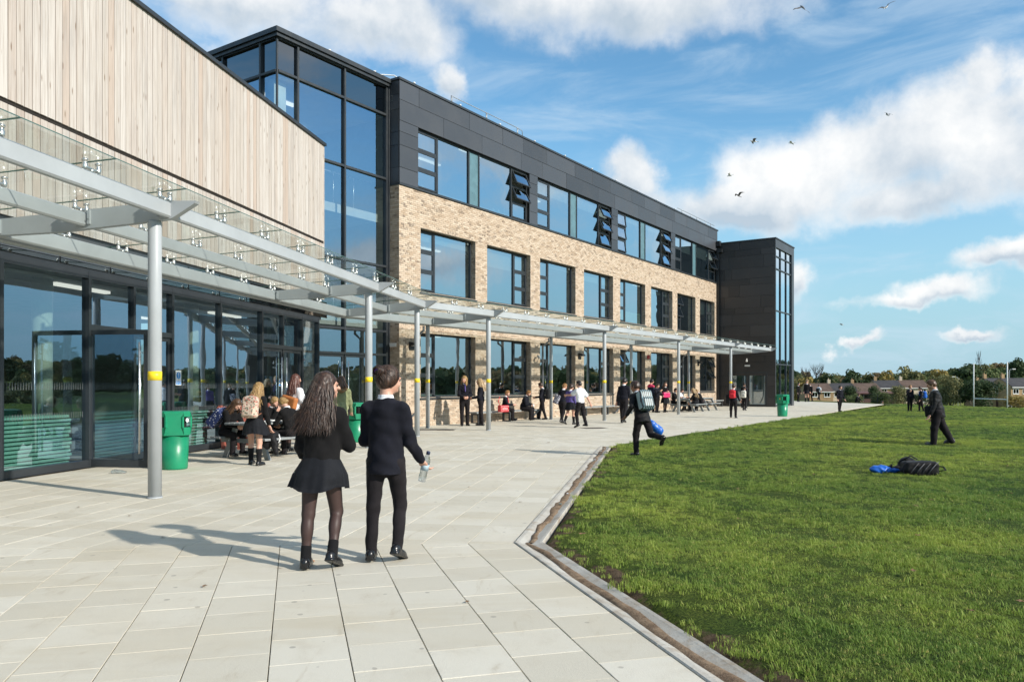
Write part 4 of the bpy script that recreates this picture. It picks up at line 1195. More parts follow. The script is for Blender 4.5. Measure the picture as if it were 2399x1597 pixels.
# ================================================================== SOFT SHAPES (signed distance -> surface nets)
def rotm(rx=0, ry=0, rz=0):
    from mathutils import Euler
    return np.array(Euler((rx, ry, rz)).to_matrix())
def cone(a, b, ra, rb, k=.02): return ('c', np.array(a, float), np.array(b, float), ra, rb, k)
def ell(c, r, k=.02, rot=None): return ('e', np.array(c, float), np.array(r, float), rot, k)
def rbox(c, h, r, k=.02, rot=None): return ('b', np.array(c, float), np.array(h, float), r, rot, k)
def sub(p): return ('s', p)
def _bounds(p):
    if p[0] == 's': return _bounds(p[1])
    if p[0] == 'c':
        r = max(p[3], p[4]); return np.minimum(p[1], p[2]) - r, np.maximum(p[1], p[2]) + r
    if p[0] == 'e':
        r = p[2] if p[3] is None else np.full(3, p[2].max()); return p[1] - r, p[1] + r
    r = (p[2] + p[3]) if p[4] is None else np.full(3, np.linalg.norm(p[2]) + p[3]); return p[1] - r, p[1] + r
def _eval(p, X, Y, Z):
    if p[0] == 'c':
        a, b = p[1], p[2]; d = b - a; L2 = max(1e-9, float(d @ d))
        x, y, z = X - a[0], Y - a[1], Z - a[2]
        t = np.clip((x * d[0] + y * d[1] + z * d[2]) / L2, 0, 1)
        return np.sqrt((x - d[0] * t) ** 2 + (y - d[1] * t) ** 2 + (z - d[2] * t) ** 2) - (p[3] + (p[4] - p[3]) * t)
    rot = p[3] if p[0] == 'e' else p[4]
    x, y, z = X - p[1][0], Y - p[1][1], Z - p[1][2]
    if rot is not None:
        x, y, z = (rot[0, 0] * x + rot[1, 0] * y + rot[2, 0] * z, rot[0, 1] * x + rot[1, 1] * y + rot[2, 1] * z, rot[0, 2] * x + rot[1, 2] * y + rot[2, 2] * z)
    if p[0] == 'e':
        r = p[2]; k0 = np.sqrt((x / r[0]) ** 2 + (y / r[1]) ** 2 + (z / r[2]) ** 2); k1 = np.sqrt((x / r[0] ** 2) ** 2 + (y / r[1] ** 2) ** 2 + (z / r[2] ** 2) ** 2)
        return k0 * (k0 - 1) / np.maximum(k1, 1e-6)
    h = p[2]; qx, qy, qz = np.abs(x) - h[0], np.abs(y) - h[1], np.abs(z) - h[2]
    return np.sqrt(np.maximum(qx, 0) ** 2 + np.maximum(qy, 0) ** 2 + np.maximum(qz, 0) ** 2) + np.minimum(np.maximum(qx, np.maximum(qy, qz)), 0) - p[3]
def sdf_arrays(prims, h, cuts=(), disp=None):
    lo = np.min([_bounds(p)[0] for p in prims if p[0] != 's'], 0) - 3 * h; hi = np.max([_bounds(p)[1] for p in prims if p[0] != 's'], 0) + 3 * h
    n = np.ceil((hi - lo) / h).astype(int) + 1
    ax = [lo[i] + h * np.arange(n[i]) for i in range(3)]
    D = np.full(n, 9.0, np.float32)
    for p in prims:
        neg = p[0] == 's'; q = p[1] if neg else p
        a, b = _bounds(q); k = q[-1]; mg = max(k, h) + 2.5 * h
        i0 = np.maximum(((a - mg - lo) / h).astype(int), 0); i1 = np.minimum(((b + mg - lo) / h).astype(int) + 2, n)
        if (i1 <= i0).any(): continue
        sl = tuple(slice(i0[i], i1[i]) for i in range(3))
        d = _eval(q, ax[0][sl[0]][:, None, None], ax[1][sl[1]][None, :, None], ax[2][sl[2]][None, None, :]).astype(np.float32)
        o = D[sl]
        if neg: D[sl] = np.maximum(o, -d)
        else:
            hh = np.clip(k - np.abs(o - d), 0, None) / max(k, 1e-6); D[sl] = np.minimum(o, d) - hh * hh * k * .25
    X, Y, Z = ax[0][:, None, None], ax[1][None, :, None], ax[2][None, None, :]
    if disp is not None:
        D = D + disp(X, Y, Z).astype(np.float32)
    for nrm, c in cuts:
        D = np.maximum(D, (X * nrm[0] + Y * nrm[1] + Z * nrm[2] - c).astype(np.float32))
    # surface nets
    ins = D < 0
    s = ins[:-1, :-1, :-1].astype(np.int8)
    cnt = np.zeros(s.shape, np.int8)
    offs = [(i, j, k) for i in (0, 1) for j in (0, 1) for k in (0, 1)]
    for i, j, k in offs: cnt += ins[i:n[0] - 1 + i, j:n[1] - 1 + j, k:n[2] - 1 + k]
    act = (cnt > 0) & (cnt < 8)
    ci, cj, ck = np.nonzero(act)
    if len(ci) == 0: return None
    idx = np.full(act.shape, -1, np.int32); idx[act] = np.arange(len(ci))
    val = {o: D[ci + o[0], cj + o[1], ck + o[2]] for o in offs}
    P = np.zeros((len(ci), 3)); W_ = np.zeros(len(ci))
    for o in offs:
        for axn in range(3):
            if o[axn]: continue
            o2 = list(o); o2[axn] = 1; o2 = tuple(o2)
            v0, v1 = val[o], val[o2]; m_ = (v0 < 0) != (v1 < 0)
            t_ = np.where(m_, v0 / np.where(m_, v0 - v1, 1), 0)
            for q in range(3):
                P[:, q] += m_ * (o[q] + (t_ if q == axn else 0))
            W_ += m_
    P /= W_[:, None]
    V = lo + h * (P + np.stack([ci, cj, ck], 1))
    F = []
    for axn in range(3):
        b1, b2 = (axn + 1) % 3, (axn + 2) % 3
        sa = [slice(None)] * 3; sb = [slice(None)] * 3; sa[axn] = slice(0, -1); sb[axn] = slice(1, None)
        A_, B_ = ins[tuple(sa)], ins[tuple(sb)]
        ch = A_ != B_
        e = np.array(np.nonzero(ch))
        ok = (e[b1] > 0) & (e[b2] > 0) & (e[b1] < n[b1] - 1) & (e[b2] < n[b2] - 1)
        e = e[:, ok]; fl = A_[tuple(e)]
        def cell(d1, d2):
            q = e.copy(); q[b1] = e[b1] - d1; q[b2] = e[b2] - d2; return idx[tuple(q)]
        c00, c10, c11, c01 = cell(1, 1), cell(0, 1), cell(0, 0), cell(1, 0)
        qd = np.stack([c00, c10, c11, c01], 1); qd[~fl] = qd[~fl][:, ::-1]
        F.append(qd)
    F = np.concatenate(F)
    return V, F
def sdf_obj(name, prims, h, mats, parent=None, cuts=(), disp=None, loc=(0, 0, 0), rot=(0, 0, 0), relax=1):
    r = sdf_arrays(prims, h, cuts, disp)
    if r is None: return None
    V, F = r
    F = F[(F >= 0).all(1)]
    for _ in range(relax):
        S = np.zeros_like(V); C = np.zeros(len(V))
        for a, b in ((0, 1), (1, 2), (2, 3), (3, 0)):
            np.add.at(S, F[:, a], V[F[:, b]]); np.add.at(C, F[:, a], 1); np.add.at(S, F[:, b], V[F[:, a]]); np.add.at(C, F[:, b], 1)
        V = V * .5 + .5 * S / np.maximum(C, 1)[:, None]
    me = bpy.data.meshes.new(name)
    me.vertices.add(len(V)); me.vertices.foreach_set('co', V.astype(np.float32).ravel())
    me.loops.add(F.size); me.loops.foreach_set('vertex_index', F.astype(np.int32).ravel())
    me.polygons.add(len(F)); me.polygons.foreach_set('loop_start', np.arange(0, F.size, 4, dtype=np.int32))
    me.update(calc_edges=True)
    me.polygons.foreach_set('use_smooth', np.ones(len(F), bool))
    for mt in (mats if isinstance(mats, (list, tuple)) else [mats]): me.materials.append(mt)
    o = bpy.data.objects.new(name, me); o.location = loc; o.rotation_euler = rot
    return link(o, parent)
def folds(amp, seed, freq=38., aniso=(.6, .6, 1.)):
    r = np.random.default_rng(seed); ks = r.normal(0, 1, (6, 3)) * np.array(aniso) * freq; ph = r.uniform(0, 6.28, 6)
    def f(X, Y, Z):
        o = 0
        for k, p in zip(ks, ph): o = o + np.sin(k[0] * X + k[1] * Y + k[2] * Z + p + 1.3 * np.sin(.5 * (k[1] * X + k[2] * Y - k[0] * Z)))
        return o * (amp / 3)
    return f

# ------------------------------------------------------------------ cloth, skin and hair
def cloth(name, col, rough=.9, sheen=0.04, var=.25):
    sheen = min(sheen, .05)
    t = NT(name); c = t.coord()
    k = t.noise(c, 7., 4, .6); f = t.noise(t.vmul(c, (1., 1., .6)), 420., 2, .6)
    base = t.mix(t.ramp(k, .3, .7), tuple(x * (1 - var) for x in col), tuple(min(1, x * (1 + var)) for x in col))
    base = t.mix(t.ramp(f, .45, .7, 0, .25), base, tuple(min(1, x * 1.6 + .004) for x in col))
    return t.done(t.bsdf(base, rough, 0, t.bump(t.math('ADD', f, t.noise(c, 34., 3, .6)), .35, .004), .12, Sheen_Weight=sheen, Sheen_Roughness=.5))
NAVY = cloth('navy_knit', (0.011, 0.0115, 0.017))
BLACK = cloth('black_knit', (0.0095, 0.009, 0.0095))
TROU = cloth('charcoal_trousers', (0.014, 0.012, 0.0135), .8, .1)
SKIRT_M = cloth('black_skirt', (0.010, 0.011, 0.014), .7, .1)
SHIRT = cloth('white_shirt', (0.70, 0.71, 0.74), .8, .1, .05)
PURPLE = cloth('purple_top', (0.09, 0.07, 0.22), .8)
KHAKI = cloth('khaki_coat', (0.22, 0.24, 0.13), .8)
PINKNAVY = cloth('navy_coat', (0.02, 0.03, 0.06), .8)
PINK = cloth('pink_cloth', (0.62, 0.06, 0.14), .7)
SOCK = cloth('black_sock', (0.012, 0.012, 0.013), .9)
TIE = cloth('red_tie', (0.55, 0.03, 0.05), .6)
SHOE = plain('black_shoe', (0.010, 0.010, 0.011), .25, 0, .2, 12)
def skin_mat(name, col):
    t = NT(name); c = t.coord(); k = t.noise(c, 22., 4, .6)
    base = t.mix(t.ramp(k, .35, .7, 0, .5), col, (col[0] * 1.08, col[1] * .80, col[2] * .76))
    return t.done(t.bsdf(base, .48, 0, t.bump(t.noise(c, 260., 2), .12, .002), .4, Subsurface_Weight=.0))
SKIN = skin_mat('fair_skin', (0.56, 0.335, 0.245)); SKIN_D = skin_mat('brown_skin', (0.24, 0.12, 0.07))
t = NT('sheer_tights'); lw = t.new('ShaderNodeLayerWeight'); lw.inputs[0].default_value = .35
TIGHTS = t.done(t.bsdf(t.mix(t.ramp(lw.outputs['Facing'], .1, .75), (0.060, 0.036, 0.032), (0.009, 0.008, 0.009)), .5, 0, None, .3))
def hair_mat(name, dark, lite):
    t = NT(name); c = t.coord(); g = t.noise(t.vmul(c, (60., 60., 5.)), 1.6, 4, .65, .3); k = t.noise(c, 9., 3)
    base = t.mix(t.ramp(g, .35, .68), dark, lite); base = t.mix(t.ramp(k, .4, .7, 0, .4), base, dark)
    return t.done(t.bsdf(base, .42, 0, t.bump(g, .5, .004), .45))
H_BROWN = hair_mat('dark_brown_hair', (0.014, 0.008, 0.006), (0.075, 0.038, 0.023))
H_MID = hair_mat('brown_hair', (0.045, 0.024, 0.013), (0.14, 0.075, 0.040))
H_BLON = hair_mat('blonde_hair', (0.17, 0.090, 0.030), (0.50, 0.33, 0.14))
H_FAIR = hair_mat('fair_hair', (0.22, 0.13, 0.06), (0.60, 0.44, 0.24))
H_GING = hair_mat('ginger_hair', (0.16, 0.07, 0.02), (0.42, 0.22, 0.08))
H_BLACK = hair_mat('black_hair', (0.006, 0.005, 0.005), (0.022, 0.017, 0.015))
EYE = plain('dark_eye', (0.02, 0.015, 0.012), .2)

def person(label, xy, yaw, H, group=None, res=.016, top=NAVY, bottom='trousers', hair='short', hmat=H_MID, skin=SKIN,
           lean=0, twist=0, legs=((8, 8, 2), (-8, 8, 2)), arms=((5, 8, 15, 0), (5, 8, 15, 0)), head=(0, 0, 0), pelvis=None, z0=0.0,
           build=1.0, collar=True, sleeves='long', seed=1, hair_len=.30, feet=(0, 0), skirt_len=.20, tie=None, tmat=TROU, sway=0.0, legskin=None, fine_hands=False, hem=None, slim=.95, hair_sway=None, hair_vol=1.0):
    """yaw: degrees right of +Y that the body faces; legs: (thigh forward, knee bend, spread); arms: (forward, out, elbow, inward); index 0 = right"""
    u = H; rot = R(-yaw)
    hipz, TH_, SH_, AN = .505 * u, .235 * u, .225 * u, .045 * u
    J = {}
    side = (1, -1)
    pel = np.array([0, 0, 0.])
    for i, s in enumerate(side):
        th, kn, ab = legs[i]
        hip = pel + np.array([s * .052 * u * build, 0, 0])
        d1 = np.array([s * math.sin(R(ab)), math.sin(R(th)), -math.cos(R(th))]); d1 /= np.linalg.norm(d1)
        knee = hip + d1 * TH_
        th2 = th - kn
        d2 = np.array([s * math.sin(R(ab)) * .4, math.sin(R(th2)), -math.cos(R(th2))]); d2 /= np.linalg.norm(d2)
        ank = knee + d2 * SH_
        fp = feet[i]                                   # foot pitch: positive = toes down
        fd = np.array([s * .15, math.cos(R(fp)), -math.sin(R(fp))]); fd /= np.linalg.norm(fd)
        fu = np.array([0, math.sin(R(fp)), math.cos(R(fp))])
        J['hip', i], J['knee', i], J['ank', i], J['fd', i], J['fu', i] = hip, knee, ank, fd, fu
        J['bk', i] = np.array([0, -math.cos(R(th2)), -math.sin(R(th2))])
        J['rs', i] = rotm(R(th2), 0, 0)
    low = min(min((J['ank', i] - J['fu', i] * AN - J['fd', i] * .035 * u)[2], (J['ank', i] - J['fu', i] * AN + J['fd', i] * .10 * u)[2]) for i in (0, 1))
    pz = (-low) if pelvis is None else pelvis
    off = np.array([0, 0, pz])
    for k in list(J):
        if k[0] in ('hip', 'knee', 'ank'): J[k] = J[k] + off
    pel = pel + off
    RT = rotm(R(-lean), 0, R(twist))
    up = lambda v: pel + RT @ np.array(v, float)
    chest = up((0, .005 * u, .21 * u)); neckb = up((0, -.005 * u, .325 * u)); waist = up((0, 0, .10 * u))
    hd_y, hd_p, hd_r = head
    RH = RT @ rotm(R(-hd_p), R(hd_r), R(-hd_y))
    hb = neckb + RT @ np.array([0, .012 * u, .045 * u])
    hc_ = hb + RH @ np.array([0, .012 * u, .065 * u])          # head centre
    hh = .066 * u; hw = .049 * u
    hw = max(hw, .070); hh = max(hh, .097)
    for i, s in enumerate(side):
        p, ab, el_, tw = arms[i]
        sh = up((s * .092 * u * build, -.004 * u, .278 * u))
        v = np.array([s * math.sin(R(ab)), math.sin(R(p)) * math.cos(R(ab)), -math.cos(R(p)) * math.cos(R(ab))])
        f = np.array([-s * math.sin(R(tw)), math.cos(R(tw)) * math.cos(R(p)), math.cos(R(tw)) * math.sin(R(p)) + .15]); f = f - v * (f @ v); f /= np.linalg.norm(f)
        w2 = v * math.cos(R(el_)) + f * math.sin(R(el_))
        v, w2, f = RT @ v, RT @ w2, RT @ f
        elb = sh + v * .172 * u; wr = elb + w2 * .150 * u
        J['sh', i], J['elb', i], J['wr', i], J['hd', i] = sh, elb, wr, w2
        nrm = np.cross(w2, RT @ np.array([0, 0, 1.])); 
        J['hs', i] = RT @ np.array([-s, .3, 0]) if abs(w2[2]) > .6 else np.array([0, 0, -1.])
    B = build
    # ---- skin: the whole continuous body
    S = []
    hdir = RH
    S += [ell(hc_, (hw, hw * 1.22, hh), .02, RH), ell(hc_ + RH @ np.array([0, .012 * u, -.030 * u]), (hw * .78, hw * .95, hh * .72), .02, RH), cone(neckb - RT @ np.array([0, 0, .02 * u]), hb + RH @ np.array([0, -.002, .02 * u]), .034 * u, .031 * u, .02)]
    fc = lambda x, y, z: hc_ + RH @ np.array([x * hw, y * hw * 1.22, z * hh])
    S += [cone(fc(0, .93, .05), fc(0, 1.22, -.22), .010, .014, .012), ell(fc(0, .98, -.52), (.020, .012, .009), .012, RH), ell(fc(0, .86, -.82), (.022, .018, .018), .02, RH)]
    for s in side: S += [ell(fc(s * .98, -.08, -.10), (.010, .020, .031), .008, RH), ell(fc(s * .40, .93, .16), (.026, .010, .009), .012, RH), sub(ell(fc(s * .40, 1.05, -.02), (.018, .014, .011), .01, RH)), ell(fc(s * .62, .68, -.38), (.022, .02, .02), .02, RH)]
    S += [ell(chest, (.088 * u * B, .058 * u * B, .115 * u), .04, RT), ell(pel + np.array([0, 0, .02 * u]), (.082 * u * B, .060 * u * B, .075 * u), .04), cone(pel + np.array([0, 0, .03 * u]), chest, .060 * u * B, .058 * u * B, .04), cone(J['sh', 0], J['sh', 1], .030 * u, .030 * u, .05), cone(chest + RT @ np.array([0, -.01 * u, .07 * u]), neckb, .05 * u, .030 * u, .04)]
    LF = .80 if bottom == 'trousers' else 1.0
    for i, s in enumerate(side):
        S += [cone(J['hip', i], J['knee', i], .052 * u * B * LF, .034 * u * B * LF, .03), cone(J['knee', i], J['ank', i], .032 * u * B * LF, .021 * u * LF, .02),
              ell(J['knee', i] * .68 + J['ank', i] * .32 + J['bk', i] * .009 * u, (.031 * u * B * LF * LF, .033 * u * B * LF * LF, .062 * u), .02, J['rs', i]),
              cone(J['ank', i] - J['fu', i] * AN * .55 - J['fd', i] * .008 * u, J['ank', i] - J['fu', i] * AN * .60 + J['fd', i] * .070 * u, .017 * u, .012 * u, .015),
              cone(J['sh', i], J['elb', i], .031 * u, .025 * u, .02), cone(J['elb', i], J['wr', i], .025 * u, .0165 * u, .015)]
        w2 = J['hd', i]; hs = J['hs', i]; hs = hs - w2 * (hs @ w2); hs /= np.linalg.norm(hs); pn = np.cross(w2, hs)     # hs: thumb side, pn: palm normal
        L_ = .105 * u
        pc = J['wr', i] + w2 * L_ * .30
        Rm = np.stack([hs, pn, w2], 1)
        S += [ell(pc, (.026 * u, .012 * u, .032 * u), .012, Rm)]
        fr = .0060 * u if fine_hands else .0075 * u
        curl = 1 if s > 0 else -1
        for q, (o_, l_) in enumerate(((-.018, .40), (-.006, .46), (.006, .42), (.018, .33))):
            b_ = pc + w2 * L_ * .26 - hs * o_ * u * -1.0
            k1 = b_ + w2 * L_ * l_ * .5 + pn * curl * .012 * u; k2 = k1 + w2 * L_ * l_ * .30 + pn * curl * .020 * u
            S += [cone(b_, k1, fr * 1.05, fr, .006), cone(k1, k2, fr, fr * .8, .004)]
        tb = J['wr', i] + w2 * L_ * .16 + hs * .016 * u; tk = tb + (hs * .7 + w2) * L_ * .20 + pn * curl * .006 * u
        S += [cone(tb, tk, fr * 1.25, fr * 1.05, .006), cone(tk, tk + (w2 + pn * curl * .3) * L_ * .18, fr * 1.05, fr * .8, .004)]
    skmat = skin
    body = sdf_obj('person', S, res, skmat, None, loc=(xy[0], xy[1], z0), rot=(0, 0, rot), relax=0 if res > .012 else 1)
    tag(body, label, 'person', group)
    # eyes
    if res <= .012:
        for s in side:
            g = MB(); g.lathe([(.001, -.008), (.007, -.005), (.009, 0), (.007, .005), (.001, .008)], 8); e_ = g.obj('eye', EYE, body, True, loc=tuple(fc(s * .40, .97, -.02)))
    # ---- top
    infl = .011 * u
    T = [ell(chest + RT @ np.array([0, 0, -.02 * u]), (.090 * u * B + infl, .062 * u * B + infl, .150 * u), .05, RT), cone(J['sh', 0], J['sh', 1], .031 * u + infl * .4, .031 * u + infl * .4, .07), cone(J['sh', 0], neckb + RT @ np.array([.01 * u, -.004 * u, -.02 * u]), .026 * u, .032 * u, .05), cone(J['sh', 1], neckb + RT @ np.array([-.01 * u, -.004 * u, -.02 * u]), .026 * u, .032 * u, .05),
         ell(pel + RT @ np.array([0, 0, .055 * u]), (.088 * u * B + infl, .070 * u * B + infl, .095 * u), .06, RT), cone(chest + RT @ np.array([0, -.008 * u, .075 * u]), neckb + RT @ np.array([0, 0, -.018 * u]), .056 * u, .036 * u, .05)]
    for i in (0, 1):
        se = J['elb', i]; sw = J['wr', i] - J['hd', i] * .012 * u
        T += [cone(J['sh', i], se, .032 * u + infl * .6, .027 * u + infl * .5, .035)]
        if sleeves == 'long': T += [cone(se, sw, .027 * u + infl * .5, .021 * u + infl * .4, .02)]
    cz_ = hem if hem is not None else .0
    if cz_ < -.03: T.append(ell(pel + RT @ np.array([0, -.002 * u, -.045 * u]), (.090 * u * B + infl, .072 * u * B + infl, .14 * u), .05, RT))
    tcuts = [((-RT[0, 2], -RT[1, 2], -RT[2, 2]), -(RT[:, 2] @ up((0, 0, -.022 * u + cz_))))]
    if sleeves == 'short':
        T = T[:6] + [cone(J['sh', i], J['sh', i] * .35 + J['elb', i] * .65, .040 * u + infl, .044 * u + infl, .03) for i in (0, 1)]
    tob = sdf_obj('jumper' if sleeves == 'long' else 'shirt', T, res * .9, top, body, tcuts, folds(.0060, seed, 34), relax=1)
    if collar:
        a = neckb + RT @ np.array([0, 0.0, .000]); b = neckb + RT @ np.array([0, -.003 * u, .030 * u])
        sdf_obj('collar', [cone(a, b, .0465 * u, .039 * u, .01), sub(cone(b - RT @ np.array([0, 0, .01]), b + RT @ np.array([0, 0, .08]), .034 * u, .040 * u, .0))], min(res, .009), SHIRT, body, [((RT[0, 2] , RT[1, 2] + .0, RT[2, 2]), RT[:, 2] @ (neckb + RT @ np.array([0, 0, .034 * u])))], relax=0)
    if tie:
        a = neckb + RT @ np.array([0, .055 * u, .005 * u]); b = chest + RT @ np.array([0, .085 * u, -.02 * u])
        g = sdf_obj('tie', [cone(a, b, .014, .024, .01)], .008, tie, body)
    # ---- bottom
    if bottom == 'trousers':
        G = [ell(pel + np.array([0, -.004 * u, .01 * u]), (.086 * u * B + .006, .066 * u * B + .006, .080 * u), .04)]
        for i in (0, 1):
            an = J['ank', i] - (J['ank', i] - J['knee', i]) / SH_ * .002 - J['fu', i] * AN * .35
            G += [cone(J['hip', i], J['knee', i], .057 * u * B + .004, (.041 * u * B + .004) * slim, .03), cone(J['knee', i], an, (.041 * u * B + .004) * slim, (.033 * u * B + .004) * slim, .03)]
        sdf_obj('trousers', G, res * .9, tmat, body, (), folds(.0045, seed + 9, 42, (.5, .5, 1.2)), relax=1)
    elif bottom == 'skirt':
        n = 64; rings = 9; q = MB(); vs = []
        zt, zb = pel[2] + .085 * u, pel[2] - skirt_len * u
        mid = (J['knee', 0] + J['knee', 1]) / 2
        for ly in (0, 1):
            for k in range(rings):
                f_ = k / (rings - 1); z_ = zt + (zb - zt) * f_
                rx = (.078 * u * B + (.120 * u - .078 * u) * min(1, f_ * 1.6) ** .8 + .035 * u * f_) * (1 if not ly else .96); ry = rx * (.80 + .16 * f_)
                for a_ in range(n):
                    an = 2 * math.pi * a_ / n
                    pl = 1 + f_ * (.055 * math.sin(an * 9 + 1.2 * math.sin(an * 2)) + .03 * math.sin(an * 17 + seed))
                    cxo = sway * f_ * f_ * u; wav = .012 * u * f_ * math.sin(an * 3 + seed)
                    vs.append((math.cos(an) * rx * pl + cxo, math.sin(an) * ry * pl + (mid[1] - pel[1]) * .35 * f_, z_ + wav))
        fs = []
        for ly in (0, 1):
            for k in range(rings - 1):
                for a_ in range(n):
                    b0 = (ly * rings + k) * n; f4 = (b0 + a_, b0 + (a_ + 1) % n, b0 + n + (a_ + 1) % n, b0 + n + a_)
                    fs.append(f4[::-1] if ly == 0 else f4)
        b0, b1 = (rings - 1) * n, (2 * rings - 1) * n
        for a_ in range(n): fs.append((b0 + a_, b0 + (a_ + 1) % n, b1 + (a_ + 1) % n, b1 + a_))
        q.add(vs, fs); q.obj('skirt', SKIRT_M, body, True)
    if legskin is not None and bottom == 'skirt':
        for i in (0, 1):
            if legskin == 'tights':
                G = [cone(J['hip', i], J['knee', i], .0535 * u * B, .0355 * u * B, .03), cone(J['knee', i], J['ank', i], .0335 * u * B, .0225 * u, .02), ell(J['knee', i] * .68 + J['ank', i] * .32 + J['bk', i] * .009 * u, (.0325 * u * B, .0345 * u * B, .063 * u), .02, J['rs', i])]
                sdf_obj('tights_leg', G, res * .9, TIGHTS, body)
            kk = J['knee', i] * (.22 if legskin == 'socks' else -.0) + J['ank', i] * (.78 if legskin == 'socks' else 1.0)
            ka = J['ank', i] + (J['knee', i] - J['ank', i]) * (.62 if legskin == 'socks' else .26)
            sdf_obj('sock', [cone(ka, J['ank', i] - J['fu', i] * .02, .0335 * u * B if legskin == 'socks' else .027 * u, .028 * u, .01)] + ([ell(J['knee', i] * .60 + J['ank', i] * .40 + J['bk', i] * .009 * u, (.033 * u * B, .035 * u * B, .05 * u), .02, J['rs', i])] if legskin == 'socks' else []), res * .8, SOCK, body, relax=0)
    # ---- shoes
    for i in (0, 1):
        a = J['ank', i]; fd, fu = J['fd', i], J['fu', i]; r_ = np.stack([np.cross(fd, fu), fd, fu], 1)
        sole = a - fu * AN
        G = [ell(sole + fd * .040 * u + fu * .020 * u, (.028 * u, .082 * u, .024 * u), .015, r_), ell(sole - fd * .012 * u + fu * .028 * u, (.026 * u, .036 * u, .032 * u), .015, r_), rbox(sole + fd * .036 * u + fu * .006 * u, (.020 * u, .066 * u, .002 * u), .006 * u, .008, r_), rbox(sole - fd * .020 * u + fu * .007 * u, (.016 * u, .018 * u, .004 * u), .005 * u, .006, r_)]
        sdf_obj('shoe', G, min(res, .010) * .8, SHOE, body, [(-fu, -(fu @ (sole + fu * .0005)))], relax=1)
    # ---- hair
    hp = lambda x, y, z: hc_ + RH @ np.array([x * hw, y * hw * 1.22, z * hh])
    cap = [ell(hp(0, -.06, .12), (hw * 1.13, hw * 1.22 * 1.10, hh * 1.02), .02, RH)]
    fn = RH @ np.array([0, .80, -.60]); fn2 = RH @ np.array([0, .93, -.37])
    cutp = (tuple(fn), fn @ hp(0, .88, .34))
    hres = min(res, .011)
    wob = folds(.0045, seed + 3, 70, (1, 1, .5))
    if hair in ('short', 'crop'):
        sdf_obj('hair', cap + [ell(hp(0, .35, .78), (hw * .9, hw * .7, hh * .35), .02, RH), ell(hp(0, -.55, -.25), (hw * .88, hw * .65, hh * .55), .03, RH)], hres, hmat, body, [cutp, (tuple(-RH[:, 2]), -(RH[:, 2] @ hp(0, 0, -.72)))], wob)
    elif hair == 'bun':
        sdf_obj('hair', cap + [ell(hp(0, -.4, -.1), (hw * .98, hw * .8, hh * .7), .03, RH), ell(hp(0, -.95, .62), (hw * .62, hw * .55, hh * .42), .02, RH), ell(hp(.25, -1.15, .45), (hw * .3, hw * .3, hh * .3), .015, RH), ell(hp(-.3, -.9, .85), (hw * .3, hw * .3, hh * .25), .015, RH)], hres, hmat, body, [cutp, (tuple(-RH[:, 2]), -(RH[:, 2] @ hp(0, 0, -.80)))], wob)
        if res <= .009:
            q = MB(); r_ = random.Random(seed)
            tgt = np.array([0, -.80, .55])
            for k in range(240):
                ph = r_.uniform(-2.75, 2.75); st_ = np.array([math.sin(ph) * 1.0, .62 - .9 * max(0, -math.cos(ph)), math.cos(ph) * .95 + .08]); st_ /= np.linalg.norm(st_)
                en = tgt + np.array([r_.uniform(-.35, .35), r_.uniform(-.1, .1), r_.uniform(-.3, .3)]); vs = []
                for j in range(7):
                    f_ = j / 6 * r_.uniform(.97, 1.0); d_ = st_ * (1 - f_) + en / np.linalg.norm(en) * f_; d_ /= np.linalg.norm(d_); d2_ = d_.copy()
                    c_ = hp(0, -.06, .12) + RH @ (d_ * np.array([hw * 1.15, hw * 1.36, hh * 1.04]) * (1 + .03 * r_.random() + .10 * f_ ** 3))
                    sd_ = np.cross(RH @ (en - st_), RH @ d_); sd_ /= np.linalg.norm(sd_); w_ = .006 * (1 - .5 * f_)
                    vs += [tuple(c_ + sd_ * w_), tuple(c_ - sd_ * w_), tuple(c_ + RH @ d_ * .004)]
                q.add(vs, [(j * 3 + c, j * 3 + (c + 1) % 3, j * 3 + 3 + (c + 1) % 3, j * 3 + 3 + c) for j in range(6) for c in range(3)])
            bc = hp(0, -1.0, .62)
            for k in range(70):
                a_ = r_.uniform(0, 6.28); b_ = r_.uniform(-.9, .9); rr_ = hw * .62; pts = []
                for j in range(7):
                    t_ = a_ + j * .35; pts.append(tuple(bc + RH @ np.array([math.cos(t_) * rr_ * math.cos(b_), -.25 * rr_ + math.sin(b_) * rr_ * .8, math.sin(t_) * rr_ * .95 * math.cos(b_)]) * (1.02 + .10 * r_.random())))
                q.tube(pts, [.002, .006, .007, .007, .006, .005, .001], 4, 0, False)
            q.obj('hair_strands', hmat, body, True)
    elif hair == 'lowbun':
        sdf_obj('hair', cap + [ell(hp(0, -.4, -.1), (hw * .98, hw * .8, hh * .7), .03, RH), ell(hp(0, -1.05, -.35), (hw * .5, hw * .45, hh * .34), .02, RH)], hres, hmat, body, [cutp, (tuple(-RH[:, 2]), -(RH[:, 2] @ hp(0, 0, -.80)))], wob)
    elif hair == 'long':
        L_ = hair_len * u; hsw = sway if hair_sway is None else hair_sway
        bk = hp(0, -.75, -.2); dn = RT @ np.array([0, -.16, -1.0]); dn /= np.linalg.norm(dn)
        G = cap + [ell(hp(0, -.35, -.3), (hw * 1.08, hw * .95, hh * .95), .03, RH)]
        for x_ in (-.62, -.2, .2, .62):
            a0 = hp(x_, -.55, -.1); a0 = a0 + RT @ np.array([x_ * .012 * hair_vol, 0, 0]); a1 = a0 + dn * L_ * .45 + RT @ np.array([hsw * .22 + x_ * .03 * (hair_vol - 1), -.035, 0]); a2 = a1 + dn * L_ * .42 + RT @ np.array([hsw * .45 + x_ * .04 * (hair_vol - 1), -.01, 0])
            G += [cone(a0, a1, hw * .52 * hair_vol, hw * .48 * hair_vol, .03), cone(a1, a2, hw * .48 * hair_vol, hw * .12, .03)]
        hb_ = sdf_obj('hair', G, hres, hmat, body, [cutp], wob)
